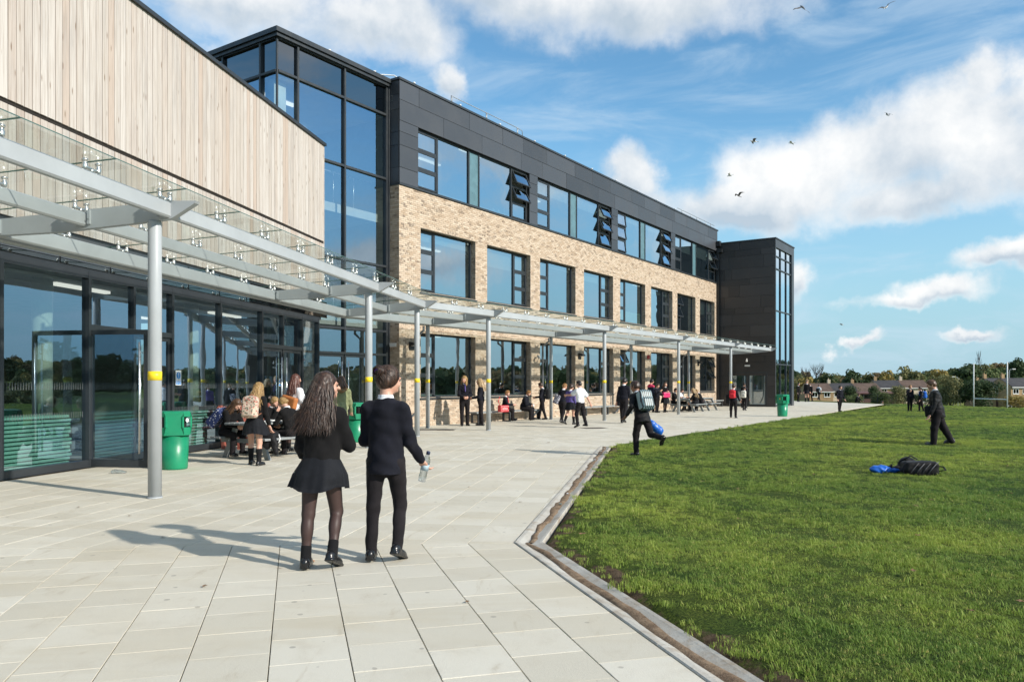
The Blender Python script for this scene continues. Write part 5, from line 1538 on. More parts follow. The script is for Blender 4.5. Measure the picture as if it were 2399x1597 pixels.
        r_ = random.Random(seed); q = MB(); nl = 1000 if res <= .009 else (240 if res <= .012 else 50)
        wd = .0045 if res <= .009 else (.010 if res <= .012 else .028)
        for k in range(nl):
            a_ = r_.uniform(-2.15, 2.15); th_ = r_.uniform(-.2, .75)
            st_ = hp(math.sin(a_) * 1.05 * math.cos(th_), -math.cos(a_) * 1.08 * math.cos(th_) - .06, math.sin(th_) * 1.0 + .12)
            ln = L_ * r_.uniform(.55, 1.15) + (.10 + th_ * .10)
            lat = RH @ np.array([math.sin(a_), -math.cos(a_) * .9, 0])
            sx = hsw * r_.uniform(.3, 1.8); wv = r_.uniform(-1, 1); ph = r_.uniform(0, 6)
            pts = []; 
            for j in range(8):
                f_ = j / 7
                bul = .55 * math.sin(min(1, f_ * 1.8) * math.pi * .55)
                p_ = st_ + dn * ln * f_ + lat * (.028 * bul * hair_vol ** 2 + .012 * f_) + RT @ np.array([1, 0, 0]) * (sx * .5 * f_ * f_ * ln / .4 + .014 * hair_vol * math.sin(ph + 6 * f_) * f_ + .06 * wv * f_ * f_) + RT @ np.array([0, -1, 0]) * .05 * f_ * (1 if abs(a_) < 1.6 else .2)
                pts.append(tuple(p_))
            w_ = wd * r_.uniform(.7, 1.4)
            ln_ = np.array(lat) / np.linalg.norm(lat); vs = []; prof = (.7, 1., 1.05, 1.05, 1., .85, .6, .12)
            for j in range(8):
                tg = np.array(pts[min(j + 1, 7)]) - np.array(pts[max(j - 1, 0)]); tg /= np.linalg.norm(tg)
                wd_ = np.cross(tg, ln_); wd_ /= np.linalg.norm(wd_); nn_ = np.cross(wd_, tg); p_ = np.array(pts[j]); a2 = w_ * prof[j]
                for cx_, cy_ in ((-1, -.1), (-.5, .22), (.5, .22), (1, -.1), (0, -.25)): vs.append(tuple(p_ + wd_ * a2 * cx_ + nn_ * a2 * cy_))
            q.add(vs, [(j * 5 + c, j * 5 + (c + 1) % 5, j * 5 + 5 + (c + 1) % 5, j * 5 + 5 + c) for j in range(7) for c in range(5)])
        q.obj('hair_locks', hmat, body, True)
    J['pel'], J['chest'], J['neck'], J['head'], J['RT'], J['RH'], J['u'] = pel, chest, neckb, hc_, RT, RH, u
    J['M'] = Matrix.Translation((xy[0], xy[1], z0)) @ Matrix.Rotation(rot, 4, 'Z')
    return body, J
def wpos(J, p): return J['M'] @ Vector(tuple(p))
# ================================================================== STREET FURNITURE
GREEN = plain('green_plastic', (0.010, 0.235, 0.115), .34, 0, .12, 2.5, .05, 70)
DARKIN = plain('bin_inside', (.008, .010, .009), .8)
def litter_bin(loc, rz, label, emblem):
    o = empty('litter_bin', (loc[0], loc[1], 0), rz); tag(o, label, 'litter bin', 'green litter bins')
    q = MB(); q.lathe([(.205, 0), (.215, .03), (.235, .60), (.20, .605)], 32); q.obj('body', GREEN, o, True)
    # hood: eight sided, open on its four broad faces
    w_, c, z0, z1 = .255, .10, .585, .97
    oc = [(w_ - c, -w_), (w_, -w_ + c), (w_, w_ - c), (w_ - c, w_), (-w_ + c, w_), (-w_, w_ - c), (-w_, -w_ + c), (-w_ + c, -w_)]
    q = MB()
    for i in range(8):
        a, b = oc[i], oc[(i + 1) % 8]
        if i % 2 == 1:
            q.add([(a[0], a[1], z0), (b[0], b[1], z0), (b[0], b[1], z1), (a[0], a[1], z1)], [(0, 1, 2, 3)])
        else:
            hx = .105; d_ = Vector((b[0] - a[0], b[1] - a[1], 0)); L_ = d_.length; d_ /= L_; n_ = Vector((d_.y, -d_.x, 0)); mid = Vector(((a[0] + b[0]) / 2, (a[1] + b[1]) / 2, 0))
            za, zb = .72, .90
            P = lambda s, z, k=0: tuple(mid + d_ * s + n_ * k + Vector((0, 0, z)))
            h = L_ / 2
            vs = [P(-h, z0), P(h, z0), P(h, z1), P(-h, z1), P(-hx, za), P(hx, za), P(hx, zb), P(-hx, zb), P(-hx, za, -.035), P(hx, za, -.035), P(hx, zb, -.035), P(-hx, zb, -.035)]
            q.add(vs, [(0, 1, 5, 4), (1, 2, 6, 5), (2, 3, 7, 6), (3, 0, 4, 7), (4, 5, 9, 8), (5, 6, 10, 9), (6, 7, 11, 10), (7, 4, 8, 11)])
    q.add([(x, y, z0) for x, y in oc], [tuple(range(7, -1, -1))])
    q.add([(x, y, z1) for x, y in oc] + [(x * .93, y * .93, z1 + .022) for x, y in oc] , [(i, (i + 1) % 8, 8 + (i + 1) % 8, 8 + i) for i in range(8)] + [tuple(range(8, 16))])
    q.obj('hood', GREEN, o)
    q = MB(); q.box(-.19, .19, -.19, .19, .60, .95); q.obj('liner', DARKIN, o)
    q = MB(); q.lathe([(.238, .575), (.238, .59)], 32); q.obj('rim', GREEN, o, True)
    if emblem:
        q = MB(); q.lathe([(.034, 0), (.034, .002)], 14); q.obj('emblem', plain('gold_emblem', (.55, .38, .12), .4), o, rot=(R(90), 0, 0), loc=(-.0 , -w_ - .002, .80)) if emblem == 1 else q.obj('sticker', WHITE, o, rot=(R(90), 0, R(45)), loc=(.205, -.205, .84))
litter_bin((-5.80, 13.45), R(22), 'green litter bin beside the nearest canopy post, white sticker on its hood', 2)
litter_bin((-3.93, 19.72), R(-20), 'green litter bin in front of the entrance doors, half hidden by the walking girl', 0)
litter_bin((12.25, 35.46), R(-45), 'green litter bin with gold emblem standing alone at the lawn edge', 1)

GREYPLK = plain('grey_recycled_plank', (0.25, 0.265, 0.265), .6, 0, .18, 5, .15, 60)
DKLEG = plain('dark_bench_leg', (0.035, 0.038, 0.042), .5, 0, .1)
def wall_bench(t0, t1, label):
    p = K0 + dB * t0 - iB * .62
    o = empty('wall_bench', (p[0], p[1], 0), R(90 - A_B)); tag(o, label, 'bench', 'benches along the brick wall')
    L_ = t1 - t0
    for j in range(3):
        q = MB(); q.bbox(0, L_, .0 + j * .142, .134 + j * .142, .365, .425, .006); q.obj('plank', GREYPLK, o)
    n = max(2, int(round(L_ / 2.1)) + 1)
    for i in range(n):
        x_ = .18 + (L_ - .36) * i / (n - 1)
        q = MB(); q.box(x_ - .04, x_ + .04, .03, .09, 0, .363); q.box(x_ - .04, x_ + .04, .33, .39, 0, .363); q.box(x_ - .04, x_ + .04, .09, .33, 0, .05); q.box(x_ - .04, x_ + .04, .09, .33, .31, .363); q.obj('leg_frame', DKLEG, o)
wall_bench(3.55, 8.05, 'long grey plank bench against the brick wall where two boys sit')
wall_bench(11.9, 16.6, 'long empty grey plank bench on dark loop legs behind the white shirted boy')
wall_bench(27.9, 30.9, 'short grey plank bench beside the dark stair tower')

def picnic_table(loc, rz, label):
    o = empty('picnic_table', (loc[0], loc[1], 0), rz); tag(o, label, 'picnic table', 'grey picnic tables')
    # local x along the table
    for j in range(5):
        q = MB(); q.bbox(-.85, .85, -.36 + j * .145, -.225 + j * .145, .665, .705, .006); q.obj('top_plank', GREYPLK, o)
    for s in (-1, 1):
        for j in range(2):
            y_ = s * (.555 + j * .145); q = MB(); q.bbox(-.85, .85, y_ - .068, y_ + .068, .385, .425, .006); q.obj('seat_plank', GREYPLK, o)
    for x_ in (-.62, .62):
        for s in (-1, 1):
            q = MB(); q.prism([(s * .22, .66), (s * .32, .66), (s * .66, 0), (s * .54, 0)], x_ - .03, x_ + .03, 'x'); q.obj('leg', GREYPLK, o)
        q = MB(); q.box(x_ + .031, x_ + .075, -.76, .76, .30, .384); q.obj('seat_bearer', GREYPLK, o)
        q = MB(); q.box(x_ + .031, x_ + .075, -.34, .34, .585, .664); q.obj('top_bearer', GREYPLK, o)
        q = MB()
        for s in (-1, 1): q.tube([(x_ - .036, s * .46, .345), (x_ - .03, s * .46, .345)], .014, 8)
        q.obj('bolt_pair', STEEL, o)
picnic_table((-4.87, 15.80), R(60), 'grey picnic table near the timber hall with pupils sitting at it')
pa = K0 + dB * 20.1 - iB * 2.35; pb_ = K0 + dB * 22.55 - iB * 2.25
picnic_table(pa, R(90 - A_B), 'grey picnic table by the brick wall with pupils on its near seat')
picnic_table(pb_, R(90 - A_B), 'empty grey picnic table nearest the dark stair tower')
# red-brown slatted bench behind the left picnic table
REDWD = plain('red_stained_wood', (0.30, 0.085, 0.06), .5, 0, .2, 6, .2, 60)
p = P0 + dW * 5.75 - iW * .75
o = empty('slatted_bench', (p[0], p[1], 0), R(90 - A_W)); tag(o, 'dark red stained slatted bench standing against the hall glazing', 'bench')
for j in range(3):
    q = MB(); q.bbox(0, 2.5, .02 + j * .13, .13 + j * .13, .40, .44, .005); q.obj('seat_slat', REDWD, o)
    q = MB(); q.box(0, 2.5, .47 + j * .02, .50 + j * .02, .56 + j * .14, .67 + j * .14); q.obj('back_slat', REDWD, o)
for x_ in (.12, 1.25, 2.38):
    q = MB(); q.box(x_ - .04, x_ + .04, .03, .10, 0, .40); q.obj('leg', REDWD, o)
    q = MB(); q.prism([(.40, 0), (.48, 0), (.56, .98), (.50, .98)], x_ - .041, x_ + .041, 'x'); q.obj('back_post', REDWD, o)
# stacks of folded table tops inside the hall glazing
TEAL = plain('teal_table_edge', (.34, .74, .64), .4, 0, .15, 4)
def stack(t0, t1, y0, n, lab):
    for k in range(n):
        q = MB(); dx = random.uniform(-.03, .03); dy = random.uniform(-.02, .02)
        q.bbox(0, t1 - t0, 0, .62, 0, .042, .008); w = P0 + dW * (t0 + dx) + iW * (y0 + dy)
        ob = q.obj('table_board', TEAL, None, loc=(w[0], w[1], .006 + k * .066 + .02), rot=(0, 0, R(90 - A_W)))
        tag(ob, lab, 'table board', 'stacked teal table boards')
        g = MB(); g.box(.05, t1 - t0 - .05, .05, .57, -.022, -.001); g.obj('frame', DKLEG, ob)
stack(.30, 1.78, .24, 14, 'teal edged table board in the stack behind the glass left of the open door')
stack(4.65, 6.15, .26, 13, 'teal edged table board in the stack behind the glass right of the green bin')

def text_mesh(name, body, size, mat, parent, extrude=0.0):
    cu = bpy.data.curves.new(name, 'FONT'); cu.body = body; cu.size = size; cu.align_x = 'CENTER'; cu.extrude = extrude
    tmp = bpy.data.objects.new(name, cu); COL.objects.link(tmp)
    me = bpy.data.meshes.new_from_object(tmp.evaluated_get(bpy.context.evaluated_depsgraph_get()))
    COL.objects.unlink(tmp); bpy.data.objects.remove(tmp)
    me.materials.clear(); me.materials.append(mat)
    return link(bpy.data.objects.new(name, me), parent)
# fire door notices: white plate, blue disc, white mark, blue text bar
BLUE = plain('sign_blue', (.02, .25, .62), .4, 0, .02)
def notice(par_p, par_d, t_, y_out, z, w_, h_, label, text=True):
    base = par_p + par_d * t_
    inn = np.array([-par_d[1], par_d[0]]); q0 = base - inn * y_out
    o = empty('door_notice', (q0[0], q0[1], z), math.atan2(par_d[1], par_d[0])); tag(o, label, 'sign', 'blue and white door notices')
    q = MB(); q.box(0, w_, -.002, .002, 0, h_); q.obj('plate', WHITE, o)
    r_ = w_ * .36; cz_ = h_ * .66
    q = MB(); q.lathe([(r_, 0), (r_, .0015)], 24); q.obj('disc', BLUE, o, rot=(R(90), 0, 0), loc=(w_ / 2, -.0022, cz_))
    q = MB(); s = r_
    q.prism([(w_ / 2 - .20 * s, cz_ + .78 * s), (w_ / 2 + .20 * s, cz_ + .78 * s), (w_ / 2 + .11 * s, cz_ - .28 * s), (w_ / 2 - .11 * s, cz_ - .28 * s)][::-1], -.0052, -.0045, 'y')
    q.obj('exclamation_bar', WHITE, o)
    q = MB(); q.lathe([(.15 * s, 0), (.15 * s, .0008)], 12); q.obj('exclamation_dot', WHITE, o, rot=(R(90), 0, 0), loc=(w_ / 2, -.0042, cz_ - .55 * s))
    q = MB(); q.box(w_ * .05, w_ * .95, -.0035, -.0022, h_ * .05, h_ * .29); q.obj('text_panel', BLUE, o)
    if text:
        for k, tx in enumerate(('FIRE DOOR', 'KEEP SHUT')):
            ob = text_mesh('notice_text', tx, h_ * .105, WHITE, o)
            ob.location = (w_ / 2, -.0045, h_ * (.19 - .10 * k)); ob.rotation_euler = (R(90), 0, 0)
notice(P0, dW, 4.49, .01, 1.43, .20, .31, 'blue and white exclamation notice on the fixed pane right of the open door')
notice(P0, dW, 9.28, .01 - .05, 1.40, .10, .20, 'small blue notice on the doors behind the orange shoulder bag', False)
notice(K0 - iB * -.5, dB, -2.20, .01, 1.42, .10, .17, 'small blue notice on the entrance door above the khaki coat', False)

# metal covers let into the paving
COVER = plain('rust_brown_cover', (.055, .040, .030), .6, .4, .3, 8, .4, 60)
def cover(x, y, w_, d_, rz, label):
    q = MB(); q.bbox(-w_ / 2, w_ / 2, -d_ / 2, d_ / 2, -.03, .0035, .003); o = q.obj('drain_cover', COVER, None, loc=(x, y, 0), rot=(0, 0, rz)); tag(o, label, 'drain cover', 'metal covers in the paving')
    for k in range(5):
        g = MB(); g.box(-w_ / 2 + .08, w_ / 2 - .08, -d_ / 2 + .06 + k * (d_ - .12) / 5, -d_ / 2 + .06 + (k + .5) * (d_ - .12) / 5, .0036, .0060); g.obj('raised_bar', COVER, o)
cover(-2.45, 25.05, 1.25, .62, R(90 - A_B - 60), 'dark metal cover in the paving near the brick corner')
cover(2.72, 25.95, .80, .55, R(20), 'rusty brown metal cover in the paving by the white shirted boy')

# ------------------------------------------------------------------ rugby goal on the lower field
gz0 = -1.45
o = empty('rugby_goal', (58.25, 95.4, gz0)); tag(o, 'white rugby goal posts with low crossbar on the lower field', 'goal posts')
for (x_, y_) in ((-.15, 3.1), (.15, -3.1)):
    q = MB(); q.lathe([(.065, -.1), (.065, 5.55), (.03, 5.57)], 12, 0, (x_, y_)); q.obj('post', WHITE, o, True)
q = MB(); q.tube([(-.15, 3.1, 1.12), (.15, -3.1, 1.12)], .06, 10); q.obj('crossbar', WHITE, o, True)

# ------------------------------------------------------------------ trees
LEAFM = {}
def leaf_mat(name, a, b, c):
    t = NT(name); inf = t.new('ShaderNodeObjectInfo'); p = t.coord()
    n = t.noise(t.vadd(p, t.vmul(inf.outputs['Random'], (19., 7., 3.))), .75, 4, .6); f = t.noise(p, 4.5, 3, .7)
    col = t.mix(t.ramp(n, .36, .64), a, b); col = t.mix(t.ramp(f, .45, .75, 0, .7), col, c)
    col = t.mix(t.ramp(inf.outputs['Random'], 0, 1, 0, .35, False), col, b)
    d = t.bsdf(col, .7, 0, None, .2); tr = t.new('ShaderNodeBsdfTranslucent'); t.put(tr.inputs[0], col)
    mx = t.new('ShaderNodeMixShader'); mx.inputs[0].default_value = .25; t.l.new(d, mx.inputs[1]); t.l.new(tr.outputs[0], mx.inputs[2])
    LEAFM[name] = t.done(mx.outputs[0]); return LEAFM[name]
leaf_mat('dark', (.036, .060, .026), (.060, .092, .038), (.095, .125, .048))  # leaf palettes lightened and greyed to stand in for distance haze
leaf_mat('mid', (.080, .115, .045), (.13, .165, .062), (.19, .205, .078))
leaf_mat('olive', (.16, .165, .072), (.21, .205, .090), (.28, .25, .11))
leaf_mat('gold', (.27, .215, .070), (.36, .28, .09), (.43, .31, .11))
leaf_mat('rust', (.21, .145, .075), (.25, .185, .095), (.18, .175, .08))
BARK = plain('bark', (.055, .042, .032), .9, 0, .3, 6, .6, 30)
def crown_mesh(seed, leaf, n_leaf, lobes, sx=1., sz=1., mat='mid'):
    """unit crown (radius about 1, base at z=0, height 2): leaf quads on the skins of many lobes"""
    r = np.random.default_rng(seed); vs = []; fs = []
    L = []
    for _ in range(lobes):
        a = r.uniform(0, 6.28); z = r.uniform(.22, 1.75); rr = math.sqrt(max(.05, 1 - ((z - .85) / 1.15) ** 2)) * r.uniform(.15, .78)
        L.append((rr * math.cos(a), rr * math.sin(a), z, r.uniform(.22, .42)))
    per = n_leaf // lobes
    for lx, ly, lz, lr in L:
        d = r.normal(0, 1, (per, 3)); d /= np.linalg.norm(d, axis=1)[:, None]; rad = lr * r.uniform(.55, 1.12, per) ** .6
        P = np.array([lx, ly, lz]) + d * rad[:, None] * np.array([1, 1, .85])
        n = d + r.normal(0, .55, (per, 3)); n /= np.linalg.norm(n, axis=1)[:, None]
        t1 = np.cross(n, r.normal(0, 1, (per, 3))); t1 /= np.linalg.norm(t1, axis=1)[:, None]; t2 = np.cross(n, t1)
        s = leaf * r.uniform(.6, 1.3, per)[:, None]
        for k in range(per):
            b = len(vs); p_, a_, c_ = P[k], t1[k] * s[k], t2[k] * s[k] * .62
            vs += [tuple(p_ - a_), tuple(p_ + c_), tuple(p_ + a_), tuple(p_ - c_)]; fs.append((b, b + 1, b + 2, b + 3))
    q = MB(); q.add([(x * sx, y * sx, z * sz) for x, y, z in vs], fs); return q.mesh('crown', LEAFM[mat])
def trunk_mesh(seed, bare=False):
    r = random.Random(seed); q = MB()
    q.tube([(0, 0, -.3), (.01, 0, .4), (.02, .02, .9), (0, .02, 1.5)], [.075, .055, .042, .02], 8)
    for k in range(9 if not bare else 26):
        z = r.uniform(.35, 1.45); a = r.uniform(0, 6.28); l_ = r.uniform(.4, .8) * (1.25 - z * .45)
        p1 = (math.cos(a) * l_ * .5, math.sin(a) * l_ * .5, z + l_ * .38); p2 = (math.cos(a + .3) * l_, math.sin(a + .3) * l_, z + l_ * .85)
        q.tube([(0.01, .01, z), p1, p2], [.026, .016, .006], 6)
        if bare:
            for j in range(7):
                b = a + r.uniform(-1, 1); f = r.uniform(.3, 1); s_ = tuple(p1[i] + (p2[i] - p1[i]) * f for i in range(3))
                q.tube([s_, (s_[0] + math.cos(b) * .14, s_[1] + math.sin(b) * .14, s_[2] + .16), (s_[0] + math.cos(b) * .2, s_[1] + math.sin(b) * .2, s_[2] + .34)], [.009, .006, .002], 4)
    return q.mesh('trunk', BARK)
CROWN = {m_: [crown_mesh(11 + k * 7 + len(m_) * 31, .115, 1900, 34, 1, 1, m_) for k in range(2)] for m_ in ('dark', 'mid', 'olive', 'gold', 'rust')}
BUSHC = {m_: crown_mesh(5 + len(m_), .055, 4200, 46, 1, .75, m_) for m_ in ('dark', 'mid', 'olive', 'gold')}
TRUNK = [trunk_mesh(k) for k in range(2)]; BARE = trunk_mesh(77, True)
def tree(x, y, h, w_, kind, label, name='tree', sink=0.0, group='trees beyond the field'):
    z = float(ground_h(x, y)) - sink
    o = empty(name, (x, y, z), random.uniform(0, 6.28)); tag(o, label, 'tree' if name == 'tree' else 'bush', group)
    if kind == 'bare':
        b = inst(BARE, 'trunk', o); b.scale = (w_ / 2, w_ / 2, h / 2.1); return o
    if name == 'tree':
        t_ = inst(TRUNK[random.randrange(2)], 'trunk', o); t_.scale = (w_ / 2, w_ / 2, h / 2.2)
        c = inst(random.choice(CROWN[kind]), 'crown', o, (0, 0, h * .10)); c.scale = (w_ / 2, w_ / 2, h * .45)
    else:
        t_ = inst(TRUNK[random.randrange(2)], 'stems', o); t_.scale = (w_ / 2, w_ / 2, h / 2.6)
        c = inst(BUSHC[kind], 'foliage', o, (0, 0, -h * .10)); c.scale = (w_ / 2, w_ / 2, h * .72)
    return o
def px(x, Y): return (x - 1199.5) / 1834 * Y
TREES = [  # px centre, distance, height, width, kind, label
    (2297, 108, 4.0, 6.4, 'dark', 'big rounded dark green bush behind the rugby goal', 'bush'),
    (2226, 109, 4.6, 3.8, 'olive', 'tall loose olive shrub left of the rugby goal', 'bush'),
    (2198, 112, 3.0, 3.4, 'mid', 'mid green shrub between the olive shrub and the two boys', 'bush'),
    (2376, 110, 2.2, 4.6, 'gold', 'low yellowing hedge bush right of the rugby goal', 'bush'),
    (2106, 112, 2.9, 3.3, 'olive', 'yellow green bush behind the two boys on the lawn', 'bush'),
    (2068, 116, 2.0, 3.4, 'mid', 'low green bush left of the yellow green bush', 'bush'),
    (1992, 116, 2.9, 2.6, 'dark', 'dark shrub behind the boy at the lawn corner', 'bush'),
    (2001, 110, 1.6, 3.2, 'mid', 'low hedge at the far end of the pavement', 'bush'),
    (2046, 125, 2.9, 2.0, 'dark', 'small dark upright shrub in front of the terraced roofs', 'bush'),
    (2150, 118, 1.7, 5.0, 'dark', 'long low dark hedge along the field edge', 'bush'),
    (2262, 236, 12.2, 12.5, 'dark', 'broad dark tree behind the tall olive shrub', 'tree'),
    (2185, 238, 9.0, 7.0, 'olive', 'olive tree rising behind the brown roof', 'tree'),
    (1937, 240, 9.6, 9.0, 'dark', 'dark evergreen above the left terraced roofs', 'tree'),
    (1998, 262, 11.2, 9.0, 'dark', 'round topped dark tree above the second roof', 'tree'),
    (2075, 250, 11.2, 6.0, 'gold', 'golden autumn tree above the middle roofs', 'tree'),
    (2095, 242, 8.2, 7.0, 'dark', 'low dark conifer clump behind the middle roofs', 'tree'),
    (2135, 275, 12.6, 10.0, 'olive', 'tall olive tree above the brown right hand roof', 'tree'),
    (2205, 290, 11.5, 9.0, 'gold', 'yellow tree left of the broad dark tree', 'tree'),
    (2330, 260, 11.0, 9.0, 'mid', 'green tree above the dark right hand roof', 'tree'),
    (1885, 250, 9.0, 8.0, 'gold', 'yellow green tree next to the stair tower', 'tree'),
    (2380, 300, 14.0, 9.0, 'dark', 'dark tree at the edge behind the right hand house', 'tree'),
    (1888, 300, 13.0, 7, 'bare', 'leafless tree nearest the stair tower on the skyline', 'tree'),
    (1913, 310, 14.5, 10, 'bare', 'larger leafless tree on the skyline above the dark evergreen', 'tree'),
    (2293, 480, 19, 4.5, 'bare', 'tall narrow leafless poplar on the skyline', 'tree'),
]
for px_, Y_, h_, w_, kd, lb, nm in TREES: tree(px(px_, Y_), Y_, h_, w_, kd, lb, nm, group='bushes along the field' if nm == 'bush' else 'trees beyond the field')
# far wood on the hillsides: one mass
pts = []; r2 = np.random.default_rng(5)
for _ in range(6200):
    a_ = r2.uniform(-3.14, 3.14); d_ = r2.uniform(255, 700) ** 1.0
    x_, y_ = d_ * math.sin(a_), d_ * math.cos(a_)
    if d_ < 320 and .30 < a_ < .72: continue
    pts.append((x_, y_, float(ground_h(x_, y_)) - 1.0, r2.uniform(2.3, 4.4) * (1 + .30 * (d_ > 450))))
for _ in range(240):            # nearer belt across the field to the side, the one mirrored in the glazing
    a_ = r2.uniform(.80, 3.0); d_ = r2.uniform(118, 165); x_, y_ = d_ * math.sin(a_), d_ * math.cos(a_)
    pts.append((x_, y_, float(ground_h(x_, y_)) - .6, r2.uniform(2.6, 5.4)))
pts = np.array(pts)
me = bpy.data.meshes.new('distant_wood'); me.from_pydata([tuple(p) for p in pts[:, :3]], [], [])
me.attributes.new('size', 'FLOAT', 'POINT').data.foreach_set('value', pts[:, 3].astype(np.float32))
kinds = ['dark', 'mid', 'olive', 'gold', 'rust']
sources = [bpy.data.objects.new('wood_crown', CROWN[m_][k]) for m_ in kinds for k in range(2)]
pk = r2.choice(10, len(pts), p=[.10, .10, .16, .16, .15, .13, .06, .05, .045, .045])
me.attributes.new('pick', 'INT', 'POINT').data.foreach_set('value', pk.astype(np.int32))
for m_ in kinds: me.materials.append(LEAFM[m_])
wood = link(bpy.data.objects.new('distant_wood', me)); tag(wood, 'distant autumn woodland covering the hills on the horizon', 'woodland', kind='stuff')
gn_instances(wood, sources, .08)

# ------------------------------------------------------------------ houses
ROOF_BR = plain('brown_roof_tiles', (.105, .068, .050), .85, 0, .25, .6, .4, 6); ROOF_DK = plain('dark_roof_tiles', (.042, .040, .042), .8, 0, .25, .6, .4, 6)
WALL_BF = plain('buff_house_brick', (.33, .22, .12), .9, 0, .15, 1.2); WALL_RN = plain('cream_render', (.52, .44, .33), .9, 0, .1, 1.0)
HGL = glass_mat('house_glass', (.10, .12, .13), 1.8, .15)
def house(pxc, Y, w_, ridge_z, roofm, wallm, label, yaw=0.0, depth=8.0, eave=4.9, group='terraced houses below the field', chim=True, nw=2, storeys=2):
    x = px(pxc, Y); zg = ridge_z - (eave + 1.95)
    o = empty('terraced_house', (x, Y, zg), yaw); tag(o, label, 'house', group)
    hw = w_ / 2
    q = MB(); q.box(-hw, hw, 0, depth, -1.5, eave); q.prism([(0, eave), (depth / 2, eave + 1.85), (depth, eave)], -hw, hw, 'x'); q.obj('wall', wallm, o)
    q = MB(); t_ = .14
    q.prism([(-.45, eave - .12), (depth / 2, eave + 1.95), (depth / 2, eave + 1.95 - t_), (-.45, eave - .12 - t_)], -hw + .02, hw - .02, 'x'); q.prism([(depth + .45, eave - .12), (depth / 2, eave + 1.953), (depth / 2, eave + 1.95 - t_), (depth + .45, eave - .12 - t_)], -hw + .02, hw - .02, 'x')
    rf = q.obj('roof', roofm, o)
    if chim:
        q = MB(); q.box(-hw + .5, -hw + 1.25, depth / 2 - .3, depth / 2 + .3, eave + 1.2, eave + 2.9); q.lathe([(.13, eave + 2.9), (.11, eave + 3.25)], 10, 0, (-hw + .75, depth / 2)); q.obj('chimney', wallm, rf)
    q = MB(); q.box(-hw, hw, -.47, -.30, eave - .42, eave - .25); q.obj('gutter_board', WHITE, o)
    def win(xc, zc, ww, hh):
        f = MB(); b = .09
        f.box(xc - ww / 2, xc - ww / 2 + b, -.06, .04, zc, zc + hh); f.box(xc + ww / 2 - b, xc + ww / 2, -.06, .04, zc, zc + hh); f.box(xc - ww / 2 + b, xc + ww / 2 - b, -.058, .04, zc, zc + b); f.box(xc - ww / 2 + b, xc + ww / 2 - b, -.058, .04, zc + hh - b, zc + hh); f.box(xc - .04, xc + .04, -.056, .04, zc + b, zc + hh - b); f.box(xc - ww / 2 - .05, xc + ww / 2 + .05, -.12, 0.03, zc - .08, zc - .005)
        fo = f.obj('window', WHITE, o); g = MB(); g.add([(xc - ww / 2 + b, -.02, zc + b), (xc + ww / 2 - b, -.02, zc + b), (xc + ww / 2 - b, -.02, zc + hh - b), (xc - ww / 2 + b, -.02, zc + hh - b)], [(0, 1, 2, 3)]); g.obj('pane', HGL, fo)
    for k in range(nw):
        xc = -hw + w_ * (k + .5) / nw
        win(xc, 3.25, 1.5, 1.15); win(xc, .75, 1.7, 1.25) if k else None
    q = MB(); q.box(-hw * .55 - .45, -hw * .55 + .45, -.05, .03, 0, 2.05); d_ = q.obj('door', plain('house_door', (.10, .05, .04), .5), o)
HS = 3.933
def zx(x): return 1800 + x / HS
house(zx(485), 205, 6.3, 1.75, ROOF_BR, WALL_BF, 'buff terraced house with brown roof right beside the stair tower', R(-4))
house(zx(697), 207, 7.0, 1.78, ROOF_DK, WALL_RN, 'cream terraced house with dark roof behind the lawn corner boy', R(-4))
house(zx(920), 209, 7.2, 1.80, ROOF_BR, WALL_BF, 'buff terraced house with brown roof above the sitting group', R(-4))
house(zx(1128), 216, 7.0, 2.62, ROOF_DK, WALL_BF, 'buff terraced house with dark roof standing a little higher', R(-3), chim=True)
house(zx(1368), 218, 7.2, 2.66, ROOF_BR, WALL_RN, 'cream terraced house with brown roof above the two boys', R(-3))
house(zx(2170), 190, 5.8, 3.0, ROOF_DK, WALL_BF, 'brick house with dark roof and white eaves behind the goal', R(6), eave=5.1)
house(zx(2370), 186, 7.4, 3.0, ROOF_DK, WALL_BF, 'brick house with dark roof at the edge behind the goal', R(6), eave=5.1, nw=3)
house(zx(2060), 226, 5.0, 2.4, ROOF_BR, WALL_BF, 'low brown roofed house half hidden by the dark bush', R(6))
# low dark red shed roof below the pavement end
x_ = px(zx(965), 128); o = empty('shed', (x_, 128, float(ground_h(x_, 128)))); tag(o, 'long low shed with dark red roof beyond the lawn', 'shed')
q = MB(); q.box(-4.6, 4.6, 0, 3, -.4, 1.5); q.obj('wall', plain('shed_wall', (.09, .045, .035), .8), o)
q = MB(); q.prism([(-.35, 1.5), (3.3, 1.75), (3.3, 1.87), (-.35, 1.62)], -4.8, 4.8, 'x'); q.obj('roof', plain('shed_roof', (.12, .05, .04), .8), o)
for k in range(4):
    q = MB(); q.box(-3.9 + k * 2.1, -2.6 + k * 2.1, -.03, .01, .7, 1.3); q.obj('window', HGL, o)
# street lamps
def lamp(pxc, Y, topz, label, arm=1):
    x = px(pxc, Y); zg = float(ground_h(x, Y)); h = topz - zg
    o = empty('street_lamp', (x, Y, zg)); tag(o, label, 'street lamp', 'street lamps among the houses')
    q = MB(); q.tube([(0, 0, 0), (0, 0, h * .97), (.12 * arm, 0, h), (.9 * arm, 0, h + .12)], [.09, .07, .05, .04], 8); q.obj('pole', ALU, o, True)
    q = MB(); q.box(min(.7 * arm, 1.5 * arm), max(.7 * arm, 1.5 * arm), -.16, .16, h + .05, h + .24); q.obj('lantern', WHITE, o)
lamp(zx(1748), 185, 3.1, 'tall street lamp beside the broad dark tree', -1)
lamp(zx(1706), 205, 2.6, 'street lamp further left among the roofs', 1)
lamp(zx(2222), 200, 5.2, 'street lamp above the right hand dark roof', 1)
